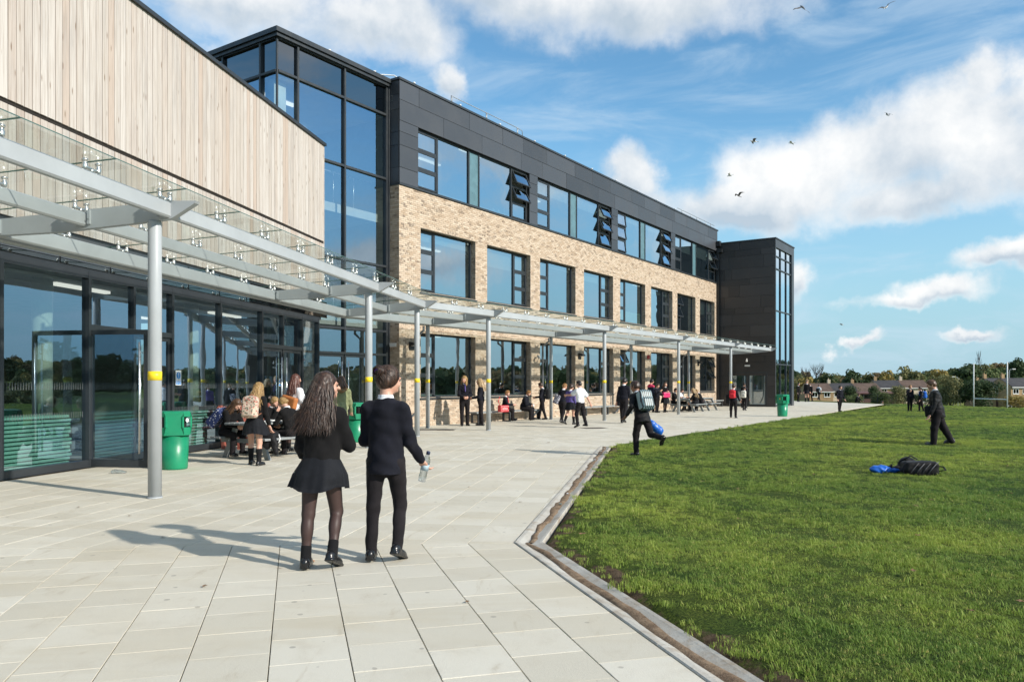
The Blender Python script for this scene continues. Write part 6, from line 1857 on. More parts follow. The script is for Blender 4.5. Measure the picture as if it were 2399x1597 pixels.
# greenhouse by the right hand house
x_ = px(zx(2318), 160); o = empty('greenhouse', (x_, 160, float(ground_h(x_, 160)) + .5)); tag(o, 'white framed greenhouse glinting beside the right hand brick house', 'greenhouse')
q = MB()
for k in range(7): q.box(-2.6 + k * .85, -2.53 + k * .85, 0, .07, 0, 1.7); q.tube([(-2.56 + k * .85, .03, 1.7), (-2.56 + k * .85 + .25, 1.3, 2.6)], .04, 4)
q.box(-2.6, 2.6, 0, .07, 1.66, 1.74); q.box(-2.35, 2.8, 1.25, 1.32, 2.56, 2.64); q.obj('frame', WHITE, o)
q = MB(); q.add([(-2.6, .03, 0), (2.6, .03, 0), (2.6, .03, 1.7), (-2.6, .03, 1.7), (2.85, 1.3, 2.6), (-2.35, 1.3, 2.6)], [(0, 1, 2, 3), (3, 2, 4, 5)]); q.obj('glazing', HGL, o)
# chain link style fence of posts at the field edge
x_ = px(zx(1390), 113); o = empty('field_fence', (x_, 113, float(ground_h(x_, 113)))); tag(o, 'thin dark wire fence along the edge of the field', 'fence')
for k in range(9):
    q = MB(); q.box(-8 + k * 2 - .03, -8 + k * 2 + .03, -.03, .03, -.3, 1.5); q.obj('post', DKLEG, o)
for z_ in (.5, 1.0, 1.45):
    q = MB(); q.tube([(-8, 0, z_), (8, 0, z_)], .015, 5); q.obj('wire', DKLEG, o)

# ------------------------------------------------------------------ gulls
G_GREY = plain('gull_grey', (.20, .20, .21), .7); G_WHITE = plain('gull_white', (.70, .70, .70), .7); G_DARK = plain('gull_brown', (.13, .12, .115), .7)
def gull(x, y, z, yaw, roll, flap, mats, label, s=1.0):
    o = empty('gull', (x, y, z), yaw); o.rotation_euler = (roll, 0, yaw); o.scale = (s * .85, s * .85, s * .85); tag(o, label, 'bird', 'gulls in flight')
    q = MB(); q.tube([(0, -.26, .0), (0, -.12, .0), (0, .06, .01), (0, .2, .02), (0, .27, .02), (0, .32, .015)], [.012, .06, .075, .045, .038, .01], 10); q.obj('body', mats[1], o, True)
    q = MB(); q.add([(-.02, -.2, 0), (.02, -.2, 0), (.07, -.38, .0), (-.07, -.38, .0), (0, -.3, .02)], [(0, 1, 2, 3), (0, 4, 1)]); q.obj('tail', mats[1], o)
    for sd in (-1, 1):
        up1, up2 = math.sin(flap) * .28, math.sin(flap) * .28 + math.sin(flap * .2 - .25) * .36
        vs = []
        for th_ in (.014, -.008):
            for px_, ya, yb, zz in ((.05, .12, -.08, 0), (.30, .17, -.06, up1), (.55, .08, -.08, (up1 + up2) / 2 + .02), (.74, -.06, -.12, up2)):
                vs += [(sd * px_, ya, zz + th_ * (1 - px_)), (sd * px_, yb, zz + th_ * (1 - px_) * .3)]
        fs = []
        for l in (0, 8):
            for i in range(3):
                f4 = (l + 2 * i, l + 2 * i + 2, l + 2 * i + 3, l + 2 * i + 1); fs.append(f4 if (l == 0) == (sd < 0) else f4[::-1])
        for i in range(3): fs += [(2 * i, 8 + 2 * i, 10 + 2 * i, 2 * i + 2), (2 * i + 1, 2 * i + 3, 11 + 2 * i, 9 + 2 * i)]
        fs += [(6, 14, 15, 7)]
        q = MB(); q.add(vs, fs); q.obj('wing', mats[0], o, True)
gull(17.0, 55, 18.5, R(85), R(8), .35, (G_DARK, G_WHITE), 'dark winged gull gliding with wings spread in front of the big cloud')
gull(25.0, 70, 23.0, R(60), R(5), .3, (G_WHITE, G_WHITE), 'pale gull just right of the gliding dark winged gull')
gull(19.5, 70, 20.1, R(70), R(-14), .5, (G_WHITE, G_WHITE), 'white gull with raised wing against the blue sky')
gull(18.8, 65, 17.1, R(110), R(20), .9, (G_DARK, G_DARK), 'small dark gull flapping lowest before the grey cloud base')
gull(16.7, 45, 23.1, R(20), R(40), -.5, (G_DARK, G_GREY), 'grey gull banking at the top edge of the sky', .95)
gull(21.5, 45, 23.1, R(120), R(-35), .6, (G_DARK, G_WHITE), 'gull with white belly banking at the top right of the sky', .95)
gull(36.0, 75, 27.2, R(30), R(30), .8, (G_GREY, G_WHITE), 'pale grey gull inside the big white cloud')
gull(37.9, 90, 8.3, R(60), R(15), .4, (G_GREY, G_WHITE), 'distant tiny gull low above the woods')
# ================================================================== PEOPLE AND THEIR BAGS
FLORAL = NT('floral_canvas'); c_ = FLORAL.coord(); v_ = FLORAL.vor(c_, 34., 'Color'); d_ = FLORAL.vor(c_, 34.)
_s = FLORAL.new('ShaderNodeSeparateColor'); FLORAL.put(_s.inputs[0], v_)
_b = FLORAL.mix(FLORAL.ramp(_s.outputs[0], .45, .55), (.52, .40, .30), (.38, .12, .09)); _b = FLORAL.mix(FLORAL.ramp(_s.outputs[1], .7, .75), _b, (.12, .14, .10)); _b = FLORAL.mix(FLORAL.ramp(d_, .45, .6), _b, (.56, .45, .36))
FLORAL = FLORAL.done(FLORAL.bsdf(_b, .8))
t = NT('polka_canvas'); d_ = t.vor(t.coord(), 26.); POLKA = t.done(t.bsdf(t.mix(t.ramp(d_, .30, .24), (.015, .03, .11), (.65, .67, .72)), .7))
t = NT('grey_pattern'); c_ = t.coord(); POLKA2 = t.done(t.bsdf(t.mix(t.ramp(t.noise(c_, 14., 3, .6, 1.), .45, .52), (.42, .42, .46), (.05, .05, .09)), .7))
t = NT('striped_sport_nylon'); c_ = t.coord(); w_ = t.new('ShaderNodeTexWave'); t.put(w_.inputs[0], c_); w_.inputs['Scale'].default_value = 7; w_.inputs['Distortion'].default_value = 3
STRIPE = t.done(t.bsdf(t.mix(t.ramp(w_.outputs['Fac'], .55, .62), (.016, .018, .02), (.24, .34, .36)), .45))
TAN = plain('tan_leather', (.42, .15, .045), .45, 0, .15, 8); RED = plain('red_vinyl', (.55, .015, .025), .35, 0, .1); BLKBAG = cloth('black_nylon', (.012, .012, .013), .55, .1); REDBAG = cloth('red_nylon', (.55, .03, .04), .6, .1)
BLUEBAG = plain('blue_nylon', (.012, .12, .52), .4, 0, .2, 9); CREAM = cloth('cream_bag', (.60, .57, .50), .8); PINKV = plain('pink_vinyl', (.62, .03, .14), .35, 0, .15); BRSTRAP = plain('brown_strap', (.30, .11, .05), .6)

def rel(J, c, loc_xyz, rz=0.0):
    """world point of a spot given in the person's torso frame (x right, y forward, z up) from chest"""
    p = J['chest'] + J['RT'] @ np.array(loc_xyz); return wpos(J, p)
def bag_obj(name, J, prims_fn, mat, label, cat, res=.014, group=None, extra=None):
    """prims in the torso frame from chest, baked into a thing of its own"""
    prims = prims_fn()
    M4 = J['M'] @ Matrix.Translation(tuple(J['chest'])) @ Matrix(J['RT'].tolist()).to_4x4()
    o = sdf_obj(name, prims, res, mat)
    o.matrix_world = M4; tag(o, label, cat, group)
    if extra: extra(o)
    return o
def backpack(J, mat, label, w_=.30, h_=.40, d_=.16, y0=None, z0=-.02, res=.014, strapm=None, pocket=True):
    u = J['u']; y0 = -.095 * u - d_ / 2 if y0 is None else y0
    def pr():
        P = [rbox((0, y0, z0), (w_ / 2 - .05, d_ / 2 - .05, h_ / 2 - .05), .05, .03), ell((0, y0, z0 + h_ * .40), (w_ * .42, d_ * .48, h_ * .16), .04)]
        if pocket: P += [rbox((0, y0 - d_ * .42, z0 - h_ * .18), (w_ * .30, .02, h_ * .18), .025, .015)]
        return P
    def ex(o):
        q = MB()
        for s in (-1, 1):
            x_ = s * .085
            q.tube([(x_, y0 + d_ * .35, z0 + h_ * .42), (x_, -.01, .155 * u / 1.5 * 1.02), (x_ * 1.05, .075 * u, .10 * u), (x_ * 1.25, .085 * u, -.0), (x_ * 1.5, .02, -.12), (x_ * 1.3, y0 + d_ * .3, z0 - h_ * .38)], .017, 6, 0, True, .5)
        q.obj('strap', strapm or mat, o, True)
        q = MB(); q.tube([(-.04, y0 + .02, z0 + h_ * .52), (-.03, y0 + .02, z0 + h_ * .60), (.03, y0 + .02, z0 + h_ * .60), (.04, y0 + .02, z0 + h_ * .52)], .010, 6); q.obj('grab_handle', strapm or mat, o, True)
    return bag_obj('backpack', J, pr, mat, label, 'backpack', res, None, ex)
def side_bag(J, mat, label, at, size, strap_to=(0, 0, .15), name='shoulder_bag', res=.014, rot=None, strapm=None, seed=4):
    def pr(): return [rbox(at, (size[0] / 2 - .03, size[1] / 2 - .03, size[2] / 2 - .03), .03, .02, rot)]
    def ex(o):
        q = MB(); s = 1 if at[0] > 0 else -1
        q.tube([(at[0], at[1] - size[1] * .3, at[2] + size[2] * .45), (strap_to[0] * .6 + at[0] * .4, at[1] * .5 - .03, (strap_to[2] + at[2]) / 2), strap_to, (strap_to[0] * .6 + at[0] * .4, at[1] * .5 + .05, (strap_to[2] + at[2]) / 2), (at[0], at[1] + size[1] * .3, at[2] + size[2] * .45)], .014, 6, 0, True, .5); q.obj('strap', strapm or mat, o, True)
    return bag_obj(name, J, pr, mat, label, 'bag', res, None, ex)

# ---- the two walking away in the foreground
b1, J1 = person('girl with long dark hair, short black skirt and sheer tights walking away', (-1.515, 6.22), 3, 1.53, None, .0085, BLACK, 'skirt', 'long', H_BROWN, lean=2,
    legs=((13, 40, 4), (-5, 3, 3)), feet=(24, 0), arms=((18, 15, 92, 30), (8, 9, 40, 10)), head=(62, 2, 0), legskin='tights', sway=-.015, build=.95, seed=3, hair_len=.185, skirt_len=.098, fine_hands=True, hair_sway=-.11, hair_vol=1.2, hem=.105)
b2, J2 = person('pupil with dark bun, black jumper and trousers walking away holding a bottle', (-1.045, 6.48), 6, 1.57, None, .0085, NAVY, 'trousers', 'bun', H_BROWN, lean=1,
    legs=((12, 36, 4), (-5, 3, 3)), feet=(22, 0), arms=((6, 13, 34, -8), (14, 12, 62, 40)), head=(38, 2, 0), build=.95, seed=8, fine_hands=True, hem=-.06, slim=.84)
# purple hair tie
q = MB(); q.tube([(math.cos(a) * .036, 0, math.sin(a) * .036) for a in np.linspace(0, 6.28, 14)], .009, 6)
ht = q.obj('hair_tie', cloth('purple_band', (.14, .04, .32)), b2, True, loc=tuple(J2['head'] + J2['RH'] @ np.array([.0, -.108, .045])), rot=(R(20), 0, R(-30)))
# clear water bottle in her right hand
t = NT('clear_plastic'); g_ = t.new('ShaderNodeBsdfGlossy'); g_.inputs['Roughness'].default_value = .08; tr_ = t.new('ShaderNodeBsdfTransparent'); tr_.inputs[0].default_value = (.86, .90, .92, 1); mx_ = t.new('ShaderNodeMixShader'); lw_ = t.new('ShaderNodeLayerWeight'); lw_.inputs[0].default_value = .45
t.l.new(t.math('ADD', t.math('MULTIPLY', lw_.outputs['Facing'], .6), .12), mx_.inputs[0]); t.l.new(tr_.outputs[0], mx_.inputs[1]); t.l.new(g_.outputs[0], mx_.inputs[2]); CLEARP = t.done(mx_.outputs[0])
hp_ = wpos(J2, J2['wr', 0] + J2['hd', 0] * .075)
o = empty('water_bottle', hp_); o.rotation_euler = (R(8), R(14), 0); tag(o, 'clear plastic water bottle with dark cap held by the pupil with the bun', 'bottle')
q = MB(); q.lathe([(.020, -.135), (.033, -.130), (.034, -.08), (.031, -.06), (.034, -.04), (.034, .04), (.030, .07), (.015, .10), (.014, .115)], 18); q.obj('bottle_body', CLEARP, o, True)
q = MB(); q.lathe([(.017, .108), (.017, .132), (.014, .135)], 14); q.obj('cap', plain('dark_cap', (.02, .03, .07), .4), o, True)
q = MB(); q.lathe([(.0348, -.03), (.0348, .025)], 18); q.obj('paper_label', plain('bottle_label', (.35, .45, .5), .5), o, True)

# ---- around the left picnic table
b, J = person('girl with long fair wavy hair standing by the picnic table, black skirt and knee socks', (-4.62, 14.05), 8, 1.50, None, .011, BLACK, 'skirt', 'long', H_BLON, lean=9,
    legs=((-2, 4, 3), (14, 10, 5)), arms=((6, 12, 14, 0), (10, 10, 40, 20)), head=(10, 14, 0), legskin='socks', hair_len=.215, skirt_len=.13, seed=12, sway=.02, z0=0)
backpack(J, FLORAL, 'floral canvas backpack with brown straps on the fair haired girl', .29, .38, .15, None, -.06, .012, BRSTRAP)
tx = np.array([math.cos(R(60)), math.sin(R(60))]); ty = np.array([-tx[1], tx[0]])
TC = np.array([-4.87, 15.80])
seatR = lambda a: TC + tx * a - ty * .63
seatL = lambda a: TC + tx * a + ty * .63
sit = dict(legs=((82, 84, 5), (86, 90, 6)), pelvis=.425 + .075)
b, J = person('girl with plaited fair bun in black jumper sitting with her back to us', tuple(seatR(-.05) + ty * -.02), -60 + 0, 1.50, 'pupils at the left picnic table', .011, BLACK, 'trousers', 'lowbun', H_BLON, lean=18, arms=((48, 10, 50, 20), (50, 10, 50, 20)), head=(-6, 20, 0), seed=21, **sit)
b, J = person('girl with fair hair resting chin on hand across the picnic table', tuple(seatL(.52)), 120, 1.42, 'pupils at the left picnic table', .013, BLACK, 'trousers', 'lowbun', H_BLON, lean=14, arms=((55, 6, 115, 25), (45, 8, 60, 20)), head=(-8, 6, 0), seed=23, **sit)
b, J = person('pupil in black hunched at the near end of the far picnic seat', tuple(seatL(-.58)), 120, 1.50, 'pupils at the left picnic table', .013, BLACK, 'trousers', 'long', H_MID, lean=24, arms=((50, 8, 60, 20), (50, 8, 60, 20)), head=(0, 18, 0), seed=27, hair_len=.12, **sit)
side_bag(J, POLKA, 'navy bag with white polka dots hanging from the hunched pupil', (.10, -.23, -.10), (.30, .20, .42), (.05, -.02, .17), 'polka_bag', .014, rotm(R(-25), 0, .3))
# black coat and bag lying on the near seat
p = seatR(-.62)
o = sdf_obj('draped_coat', [ell((0, 0, .50), (.16, .13, .10), .05), ell((-.05, -.05, .38), (.10, .07, .16), .05), cone((.05, -.1, .45), (.10, -.20, .16), .07, .05, .04), ell((.10, .06, .46), (.12, .12, .08), .04)], .014, BLKBAG, None, (), folds(.01, 5, 30), loc=(p[0], p[1], 0), rot=(0, 0, .4)); tag(o, 'black coat draped over the near end of the picnic seat', 'coat')
g = MB(); g.tube([(.16, -.13, .50), (.18, -.16, .42), (.15, -.18, .34)], .012, 6); g.obj('white_piping', WHITE, o, True)
# open books on the table
for k, (a, b_, rz) in enumerate(((-.25, -.05, .3), (.15, .1, .9))):
    p = TC + tx * a + ty * b_; q = MB()
    q.add([(-.15, -.10, .0), (0, -.10, .018), (.15, -.10, .0), (.15, .10, .0), (0, .10, .018), (-.15, .10, 0), (-.15, -.10, -.006), (.15, -.10, -.006), (.15, .10, -.006), (-.15, .10, -.006)], [(0, 1, 4, 5), (1, 2, 3, 4), (6, 9, 8, 7), (0, 6, 7, 2, 1), (3, 8, 9, 5, 4)])
    o = q.obj('open_book', WHITE, None, loc=(p[0], p[1], .714), rot=(0, 0, rz)); tag(o, ('open white book on the picnic table near the fair bun', 'open white book on the picnic table by the chin resting girl')[k], 'book', 'books on the picnic table')
b, J = person('girl with long dark red-brown hair in white shirt standing behind the picnic table', (-4.72, 16.95), 22, 1.66, None, .013, SHIRT, 'skirt', 'long', hair_mat('auburn_hair', (.05, .016, .010), (.13, .045, .028)), legs=((2, 3, 2), (-2, 3, 2)), arms=((5, 12, 55, 20), (15, 10, 70, 30)), sleeves='short', head=(30, 5, 0), legskin='tights', hair_len=.16, seed=31, skirt_len=.2)
side_bag(J, TAN, 'orange tan leather shoulder bag on the girl in the white shirt', (.02, -.20, -.12), (.36, .14, .26), (-.09, -.02, .16), 'shoulder_bag', .012, rotm(0, .25, 0), BRSTRAP)
b, J = person('girl with wavy blonde hair standing behind the walking girl', (-4.35, 17.6), 30, 1.62, None, .013, BLACK, 'trousers', 'long', H_FAIR, arms=((5, 10, 30, 0), (5, 10, 30, 0)), head=(20, 0, 0), hair_len=.14, seed=33)
b, J = person('person with curly brown hair in khaki coat with fur hood by the entrance', (-4.02, 18.4), -20, 1.64, None, .013, KHAKI, 'trousers', 'long', H_MID, arms=((5, 10, 30, 0), (5, 10, 30, 0)), head=(15, 0, 0), hair_len=.06, seed=35, build=1.1, hem=-.08)
f_ = sdf_obj('fur_hood', [cone(J['neck'] + np.array([-.10, -.05, -.02]), J['neck'] + np.array([0, -.13, -.05]), .045, .05, .03), cone(J['neck'] + np.array([.10, -.05, -.02]), J['neck'] + np.array([0, -.13, -.05]), .045, .05, .03)], .012, cloth('fur_trim', (.20, .13, .07)), b, (), folds(.012, 2, 150))

# ---- against the brick wall
b, J = person('tall girl with long fair hair and striped tie standing facing us by the wall', (-1.66, 27.42), 168, 1.74, None, .013, NAVY, 'trousers', 'long', H_BLON, legs=((3, 2, 1), (-3, 4, 2)), arms=((12, 10, 72, 42), (12, 10, 72, 42)), head=(28, 6, 0), hair_len=.17, seed=41, tie=PURPLE)
b, J = person('girl with long blonde hair in profile facing the tall girl by the post', (-1.10, 27.56), -88, 1.64, None, .013, NAVY, 'trousers', 'long', H_FAIR, legs=((2, 3, 2), (-3, 4, 2)), arms=((14, 8, 70, 25), (14, 8, 70, 25)), head=(0, 2, 0), hair_len=.20, seed=43)
side_bag(J, CREAM, 'white rounded backpack half hidden behind the canopy post', (-.02, -.22, -.12), (.26, .18, .32), (.09, -.02, .16), 'white_backpack', .014)
sitw = dict(legs=((80, 82, 4), (84, 84, 5)), pelvis=.425 + .07)
bt = lambda t_: tuple(K0 + dB * t_ - iB * .60)
b, J = person('boy with short fair hair and red tie sitting on the bench eating', bt(5.35), 124 - 30, 1.46, 'boys on the wall bench', .014, NAVY, 'trousers', 'short', H_GING, lean=8, arms=((30, 6, 70, 25), (30, 6, 70, 25)), head=(14, 8, 0), seed=45, tie=TIE, **sitw)
bagp = K0 + dB * 4.75 - iB * .98
o = sdf_obj('messenger_bag', [rbox((0, 0, 0), (.19, .06, .10), .03, .02)], .012, RED, None, loc=(bagp[0], bagp[1], .53), rot=(0, 0, R(90 - A_B) - .25)); tag(o, 'red messenger bag with white piping and lettering on the bench', 'bag')
q = MB(); q.tube([(-.19, -.092, -.07), (-.19, -.092, .085), (.19, -.092, .085), (.19, -.092, -.07), (-.19, -.092, -.07)], .007, 6); q.obj('piping', WHITE, o, True)
ob = text_mesh('lettering', 'adidas', .11, WHITE, o, .001); ob.location = (0, -.097, -.02); ob.rotation_euler = (R(90), 0, 0)
q = MB(); q.tube([(-.18, 0, .12), (-.16, .1, .28), (-.02, .2, .44), (.06, .22, .40)], .014, 6, 0, True, .5); q.obj('strap', RED, o, True)
b, J = person('stocky boy with gingery hair sitting on the bench with a white cup', bt(6.72), 124 - 18, 1.50, 'boys on the wall bench', .014, NAVY, 'trousers', 'short', H_GING, lean=16, arms=((28, 10, 75, 35), (28, 10, 80, 35)), head=(6, 10, 0), build=1.28, seed=47, **sitw)
p = wpos(J, J['wr', 0] + J['hd', 0] * .09)
q = MB(); q.lathe([(.030, -.05), (.041, .055), (.037, .055), (.028, -.042)], 16); o = q.obj('paper_cup', WHITE, None, True, loc=p); tag(o, 'white paper cup held by the stocky boy on the bench', 'cup')
b, J = person('slim boy with dark hair standing by the downpipe looking down', (1.25, 32.35), -78, 1.54, None, .014, NAVY, 'trousers', 'short', H_BROWN, legs=((14, 4, 2), (-10, 8, 2)), arms=((14, 8, 75, 25), (14, 8, 75, 25)), head=(0, 22, 0), seed=49)
backpack(J, BLKBAG, 'black backpack on the slim boy by the downpipe', .30, .42, .17, None, -.05, .016)
b, J = person('boy in dark jumper striding past the wall turned away from us', (1.88, 29.25), 30, 1.53, None, .014, NAVY, 'trousers', 'short', H_GING, lean=12, legs=((-20, 14, 3), (22, 14, 3)), feet=(18, 0), arms=((20, 12, 40, 20), (10, 14, 40, 10)), head=(10, 14, 0), seed=51)
side_bag(J, POLKA2, 'grey and white patterned bag slung from the striding boy', (-.17, -.16, -.20), (.20, .14, .34), (.07, -.02, .16), 'patterned_bag', .014, rotm(0, .3, 0), BLKBAG)
b, J = person('girl in purple top hidden behind the white shirted boy', (2.12, 28.3), 40, 1.46, None, .016, PURPLE, 'skirt', 'lowbun', H_BROWN, legs=((10, 10, 2), (-12, 20, 2)), feet=(0, 18), head=(0, 10, 0), legskin='socks', seed=53, skirt_len=.14)
b, J = person('boy in white short sleeved shirt reaching an arm across to his friend', (2.28, 26.1), -40, 1.52, None, .013, SHIRT, 'trousers', 'short', H_BLACK, lean=3, legs=((-8, 12, 3), (14, 24, 3)), feet=(0, 24), arms=((-20, 26, 12, 0), (62, 12, 30, 25)), sleeves='short', head=(-12, 4, 0), seed=55)
b, J = person('older boy with black hair walking away past the rear post', (4.18, 29.3), 24, 1.70, None, .014, NAVY, 'trousers', 'short', H_BLACK, lean=4, legs=((-20, 18, 2), (14, 6, 2)), feet=(20, 0), arms=((10, 10, 70, 30), (-4, 12, 14, 0)), head=(22, 8, 0), seed=57, tmat=TROU)
side_bag(J, BLKBAG, 'black jacket carried in the left hand of the black haired boy', (-.17, -.03, -.36), (.12, .16, .40), (-.16, 0, -.15), 'carried_jacket', .015)
# ---- running boy on the lawn edge
b, J = person('boy in blazer running along the lawn edge, leaning forward', (2.62, 15.74), -28, 1.56, None, .012, BLKBAG, 'trousers', 'short', H_BROWN, skin=SKIN_D, lean=21, twist=-6, legs=((-24, 60, 2), (14, 18, 2)), feet=(50, 4), arms=((24, 16, 60, 10), (-20, 24, 78, 0)), head=(-20, -4, 0), seed=59, hem=-.09)
backpack(J, STRIPE, 'black backpack with pale teal stripes on the running boy', .31, .40, .18, None, -.05, .012, BLKBAG)
def pr_(): return [ell((0, 0, 0), (.075, .06, .20), .05), ell((.02, .01, -.12), (.09, .07, .11), .05), cone((0, 0, .2), (-.04, .02, .38), .03, .012, .04)]
p = wpos(J, J['wr', 0] + J['hd', 0] * .06)
o = sdf_obj('drawstring_bag', pr_(), .012, BLUEBAG, None, (), folds(.008, 6, 40), loc=(p[0] + .26, p[1] - .12, p[2] - .22), rot=(R(6), R(-40), 0)); tag(o, 'bright blue drawstring bag swinging from the running boy\'s hand', 'bag')
q = MB(); q.tube([(-.04, .02, .36), (-.07, .02, .42), (-.10, .0, .40)], .006, 5); q.obj('cord', BLUEBAG, o, True)

# ---- around the right picnic tables
b, J = person('person in navy coat with pink shoulders standing behind the runner', (7.28, 41.0), 60, 1.72, None, .018, PINKNAVY, 'trousers', 'short', H_BLACK, head=(10, 10, 0), seed=61, build=1.15, hem=-.06, collar=False)
u_ = J['u']
sdf_obj('pink_yoke', [cone(J['sh', 0] + np.array([0, 0, -.01]), J['sh', 1] + np.array([0, 0, -.01]), .047 * u_, .047 * u_, .05), ell(J['neck'] + np.array([0, -.03, -.06]), (.10 * u_, .070 * u_, .06 * u_), .05)], .016, PINK, b, (), folds(.004, 8, 40))
b, J = person('girl in black with pink shoulder bag standing beside the picnic table', (7.95, 40.6), 160, 1.55, None, .018, BLACK, 'skirt', 'long', H_MID, arms=((10, 10, 110, 30), (5, 10, 20, 0)), head=(20, 0, 0), legskin='tights', hair_len=.1, seed=63)
side_bag(J, PINKV, 'bright pink shoulder bag on the girl by the far picnic table', (.05, .16, -.20), (.40, .18, .28), (-.08, .05, .14), 'pink_bag', .016)
b, J = person('boy looking at his phone sitting left of the pink bag', (7.45, 40.2), 150, 1.48, None, .018, NAVY, 'trousers', 'short', H_BROWN, arms=((40, 8, 95, 30), (20, 8, 60, 20)), head=(0, 14, 0), seed=65, legs=((6, 6, 2), (-4, 6, 2)))
sB = lambda c, a, s_: tuple(np.array(c) + dB * a - iB * (.63 * s_))
b, J = person('girl with long straight blonde hair sitting with her back to us at the far table', sB(pa, -.45, 1), A_B - 90, 1.55, 'pupils at the far picnic table', .016, BLACK, 'skirt', 'long', H_FAIR, lean=12, arms=((45, 8, 60, 20), (45, 8, 60, 20)), head=(-30, 10, 0), hair_len=.24, seed=67, legskin='socks', legs=((82, 84, 4), (86, 90, 5)), pelvis=.50, skirt_len=.04)
b, J = person('pupil with gold streaked short hair bending over the far picnic table', sB(pa, .40, 1), A_B - 90, 1.50, 'pupils at the far picnic table', .016, BLACK, 'trousers', 'bun', H_BLON, lean=24, arms=((48, 8, 60, 20), (48, 8, 60, 20)), head=(0, 24, 0), seed=69, legs=((82, 84, 4), (86, 90, 5)), pelvis=.50)
b, J = person('pupil in white shirt facing us across the far picnic table', sB(pa, .25, -1), A_B + 90, 1.50, 'pupils at the far picnic table', .018, SHIRT, 'trousers', 'short', H_BROWN, lean=12, arms=((45, 8, 70, 20), (45, 8, 70, 20)), head=(0, 12, 0), seed=71, legs=((82, 84, 4), (86, 90, 5)), pelvis=.50)
b, J = person('dark haired pupil behind the post at the far picnic table', sB(pa, -.55, -1), A_B + 90, 1.52, 'pupils at the far picnic table', .018, BLACK, 'trousers', 'short', H_BROWN, lean=10, arms=((45, 8, 70, 20), (45, 8, 70, 20)), head=(10, 8, 0), seed=73, legs=((82, 84, 4), (86, 90, 5)), pelvis=.50)

# ---- walking toward the stair tower
b, J = person('boy with two bags striding right near the end post', (9.55, 33.75), 28, 1.47, None, .016, NAVY, 'trousers', 'short', H_BROWN, legs=((-6, 4, 4), (16, 4, 8)), feet=(0, 0), arms=((10, 12, 30, 0), (5, 12, 30, 0)), head=(10, 0, 0), seed=75)
backpack(J, REDBAG, 'bright red backpack worn by the boy near the end post', .26, .34, .15, None, -.02, .018)
side_bag(J, BLKBAG, 'grey duffel bag slung on the left of the boy with the red backpack', (-.20, -.10, -.22), (.16, .26, .40), (.06, 0, .16), 'duffel_bag', .018)
b, J = person('small girl walking toward the stair tower doors', (12.95, 43.6), 32, 1.33, None, .018, BLACK, 'trousers', 'lowbun', H_BROWN, legs=((-10, 14, 2), (12, 10, 2)), feet=(10, 0), arms=((5, 16, 20, 0), (5, 10, 20, 0)), seed=77)
backpack(J, CREAM, 'cream and grey backpack on the small girl by the tower doors', .28, .38, .16, None, -.05, .018, BLKBAG)
b, J = person('boy just outside the stair tower doorway', (14.2, 47.9), 35, 1.55, None, .020, NAVY, 'trousers', 'short', H_BLACK, seed=79)
# ---- far end of the pavement and lawn
b, J = person('dark haired pupil standing closest to the far tower corner', (24.0, 65.6), 150, 1.57, None, .022, BLACK, 'trousers', 'short', H_BLACK, seed=81)
b, J = person('tallest pupil in shorts in the group at the far tower corner', (24.45, 64.9), 200, 1.76, None, .022, BLACK, 'skirt', 'short', H_MID, legskin='socks', seed=83, skirt_len=.12)
b, J = person('pupil half hidden behind the tallest one at the far corner', (25.15, 66.0), 230, 1.55, None, .022, BLACK, 'trousers', 'short', H_BROWN, seed=85)
b, J = person('boy in white shirt with black bag walking off the far pavement', (28.2, 71.9), 60, 1.45, None, .022, SHIRT, 'trousers', 'short', H_BROWN, legs=((-20, 10, 2), (18, 6, 2)), sleeves='short', seed=87)
side_bag(J, BLKBAG, 'black bag on the back of the far white shirted boy', (-.02, -.18, -.1), (.28, .16, .36), (.08, 0, .16), 'black_bag', .022)
b, J = person('boy in dark jumper facing us at the corner of the lawn', (17.42, 41.6), 165, 1.37, None, .016, NAVY, 'trousers', 'crop', H_BLACK, legs=((8, 6, 2), (-8, 8, 2)), arms=((6, 12, 20, 0), (6, 12, 20, 0)), head=(-20, 0, 0), seed=89)
b, J = person('left boy of the pair on the lawn, hand raised to his mouth', (21.3, 41.9), 190, 1.40, None, .018, NAVY, 'trousers', 'short', H_GING, arms=((30, 10, 120, 30), (5, 8, 15, 0)), head=(-20, 0, 0), seed=91)
b, J = person('right boy of the pair on the lawn in profile', (21.72, 41.6), -75, 1.31, None, .018, NAVY, 'trousers', 'short', H_BROWN, seed=93)
backpack(J, BLUEBAG, 'blue backpack on the right boy of the pair on the lawn', .27, .36, .15, None, -.05, .018)
b, J = person('boy in dark blazer walking left across the lawn', (10.10, 18.6), -62, 1.56, None, .011, BLKBAG, 'trousers', 'short', H_MID, lean=6, legs=((-20, 10, 3), (9, 6, 3)), feet=(14, 0), arms=((2, 9, 16, 0), (10, 10, 18, 5)), head=(-4, 10, 0), seed=95, build=1.3, hem=-.09)
side_bag(J, BLKBAG, 'black bag with yellow trim hanging in front of the walking boy', (-.12, .13, -.28), (.16, .24, .26), (.05, .04, .16), 'trimmed_bag', .012)
b, J = person('second pupil hidden behind the boy walking across the lawn', (10.31, 19.02), -62, 1.42, None, .016, BLACK, 'trousers', 'short', H_BROWN, lean=4, legs=((-22, 14, 3), (10, 6, 3)), feet=(18, 0), seed=97)
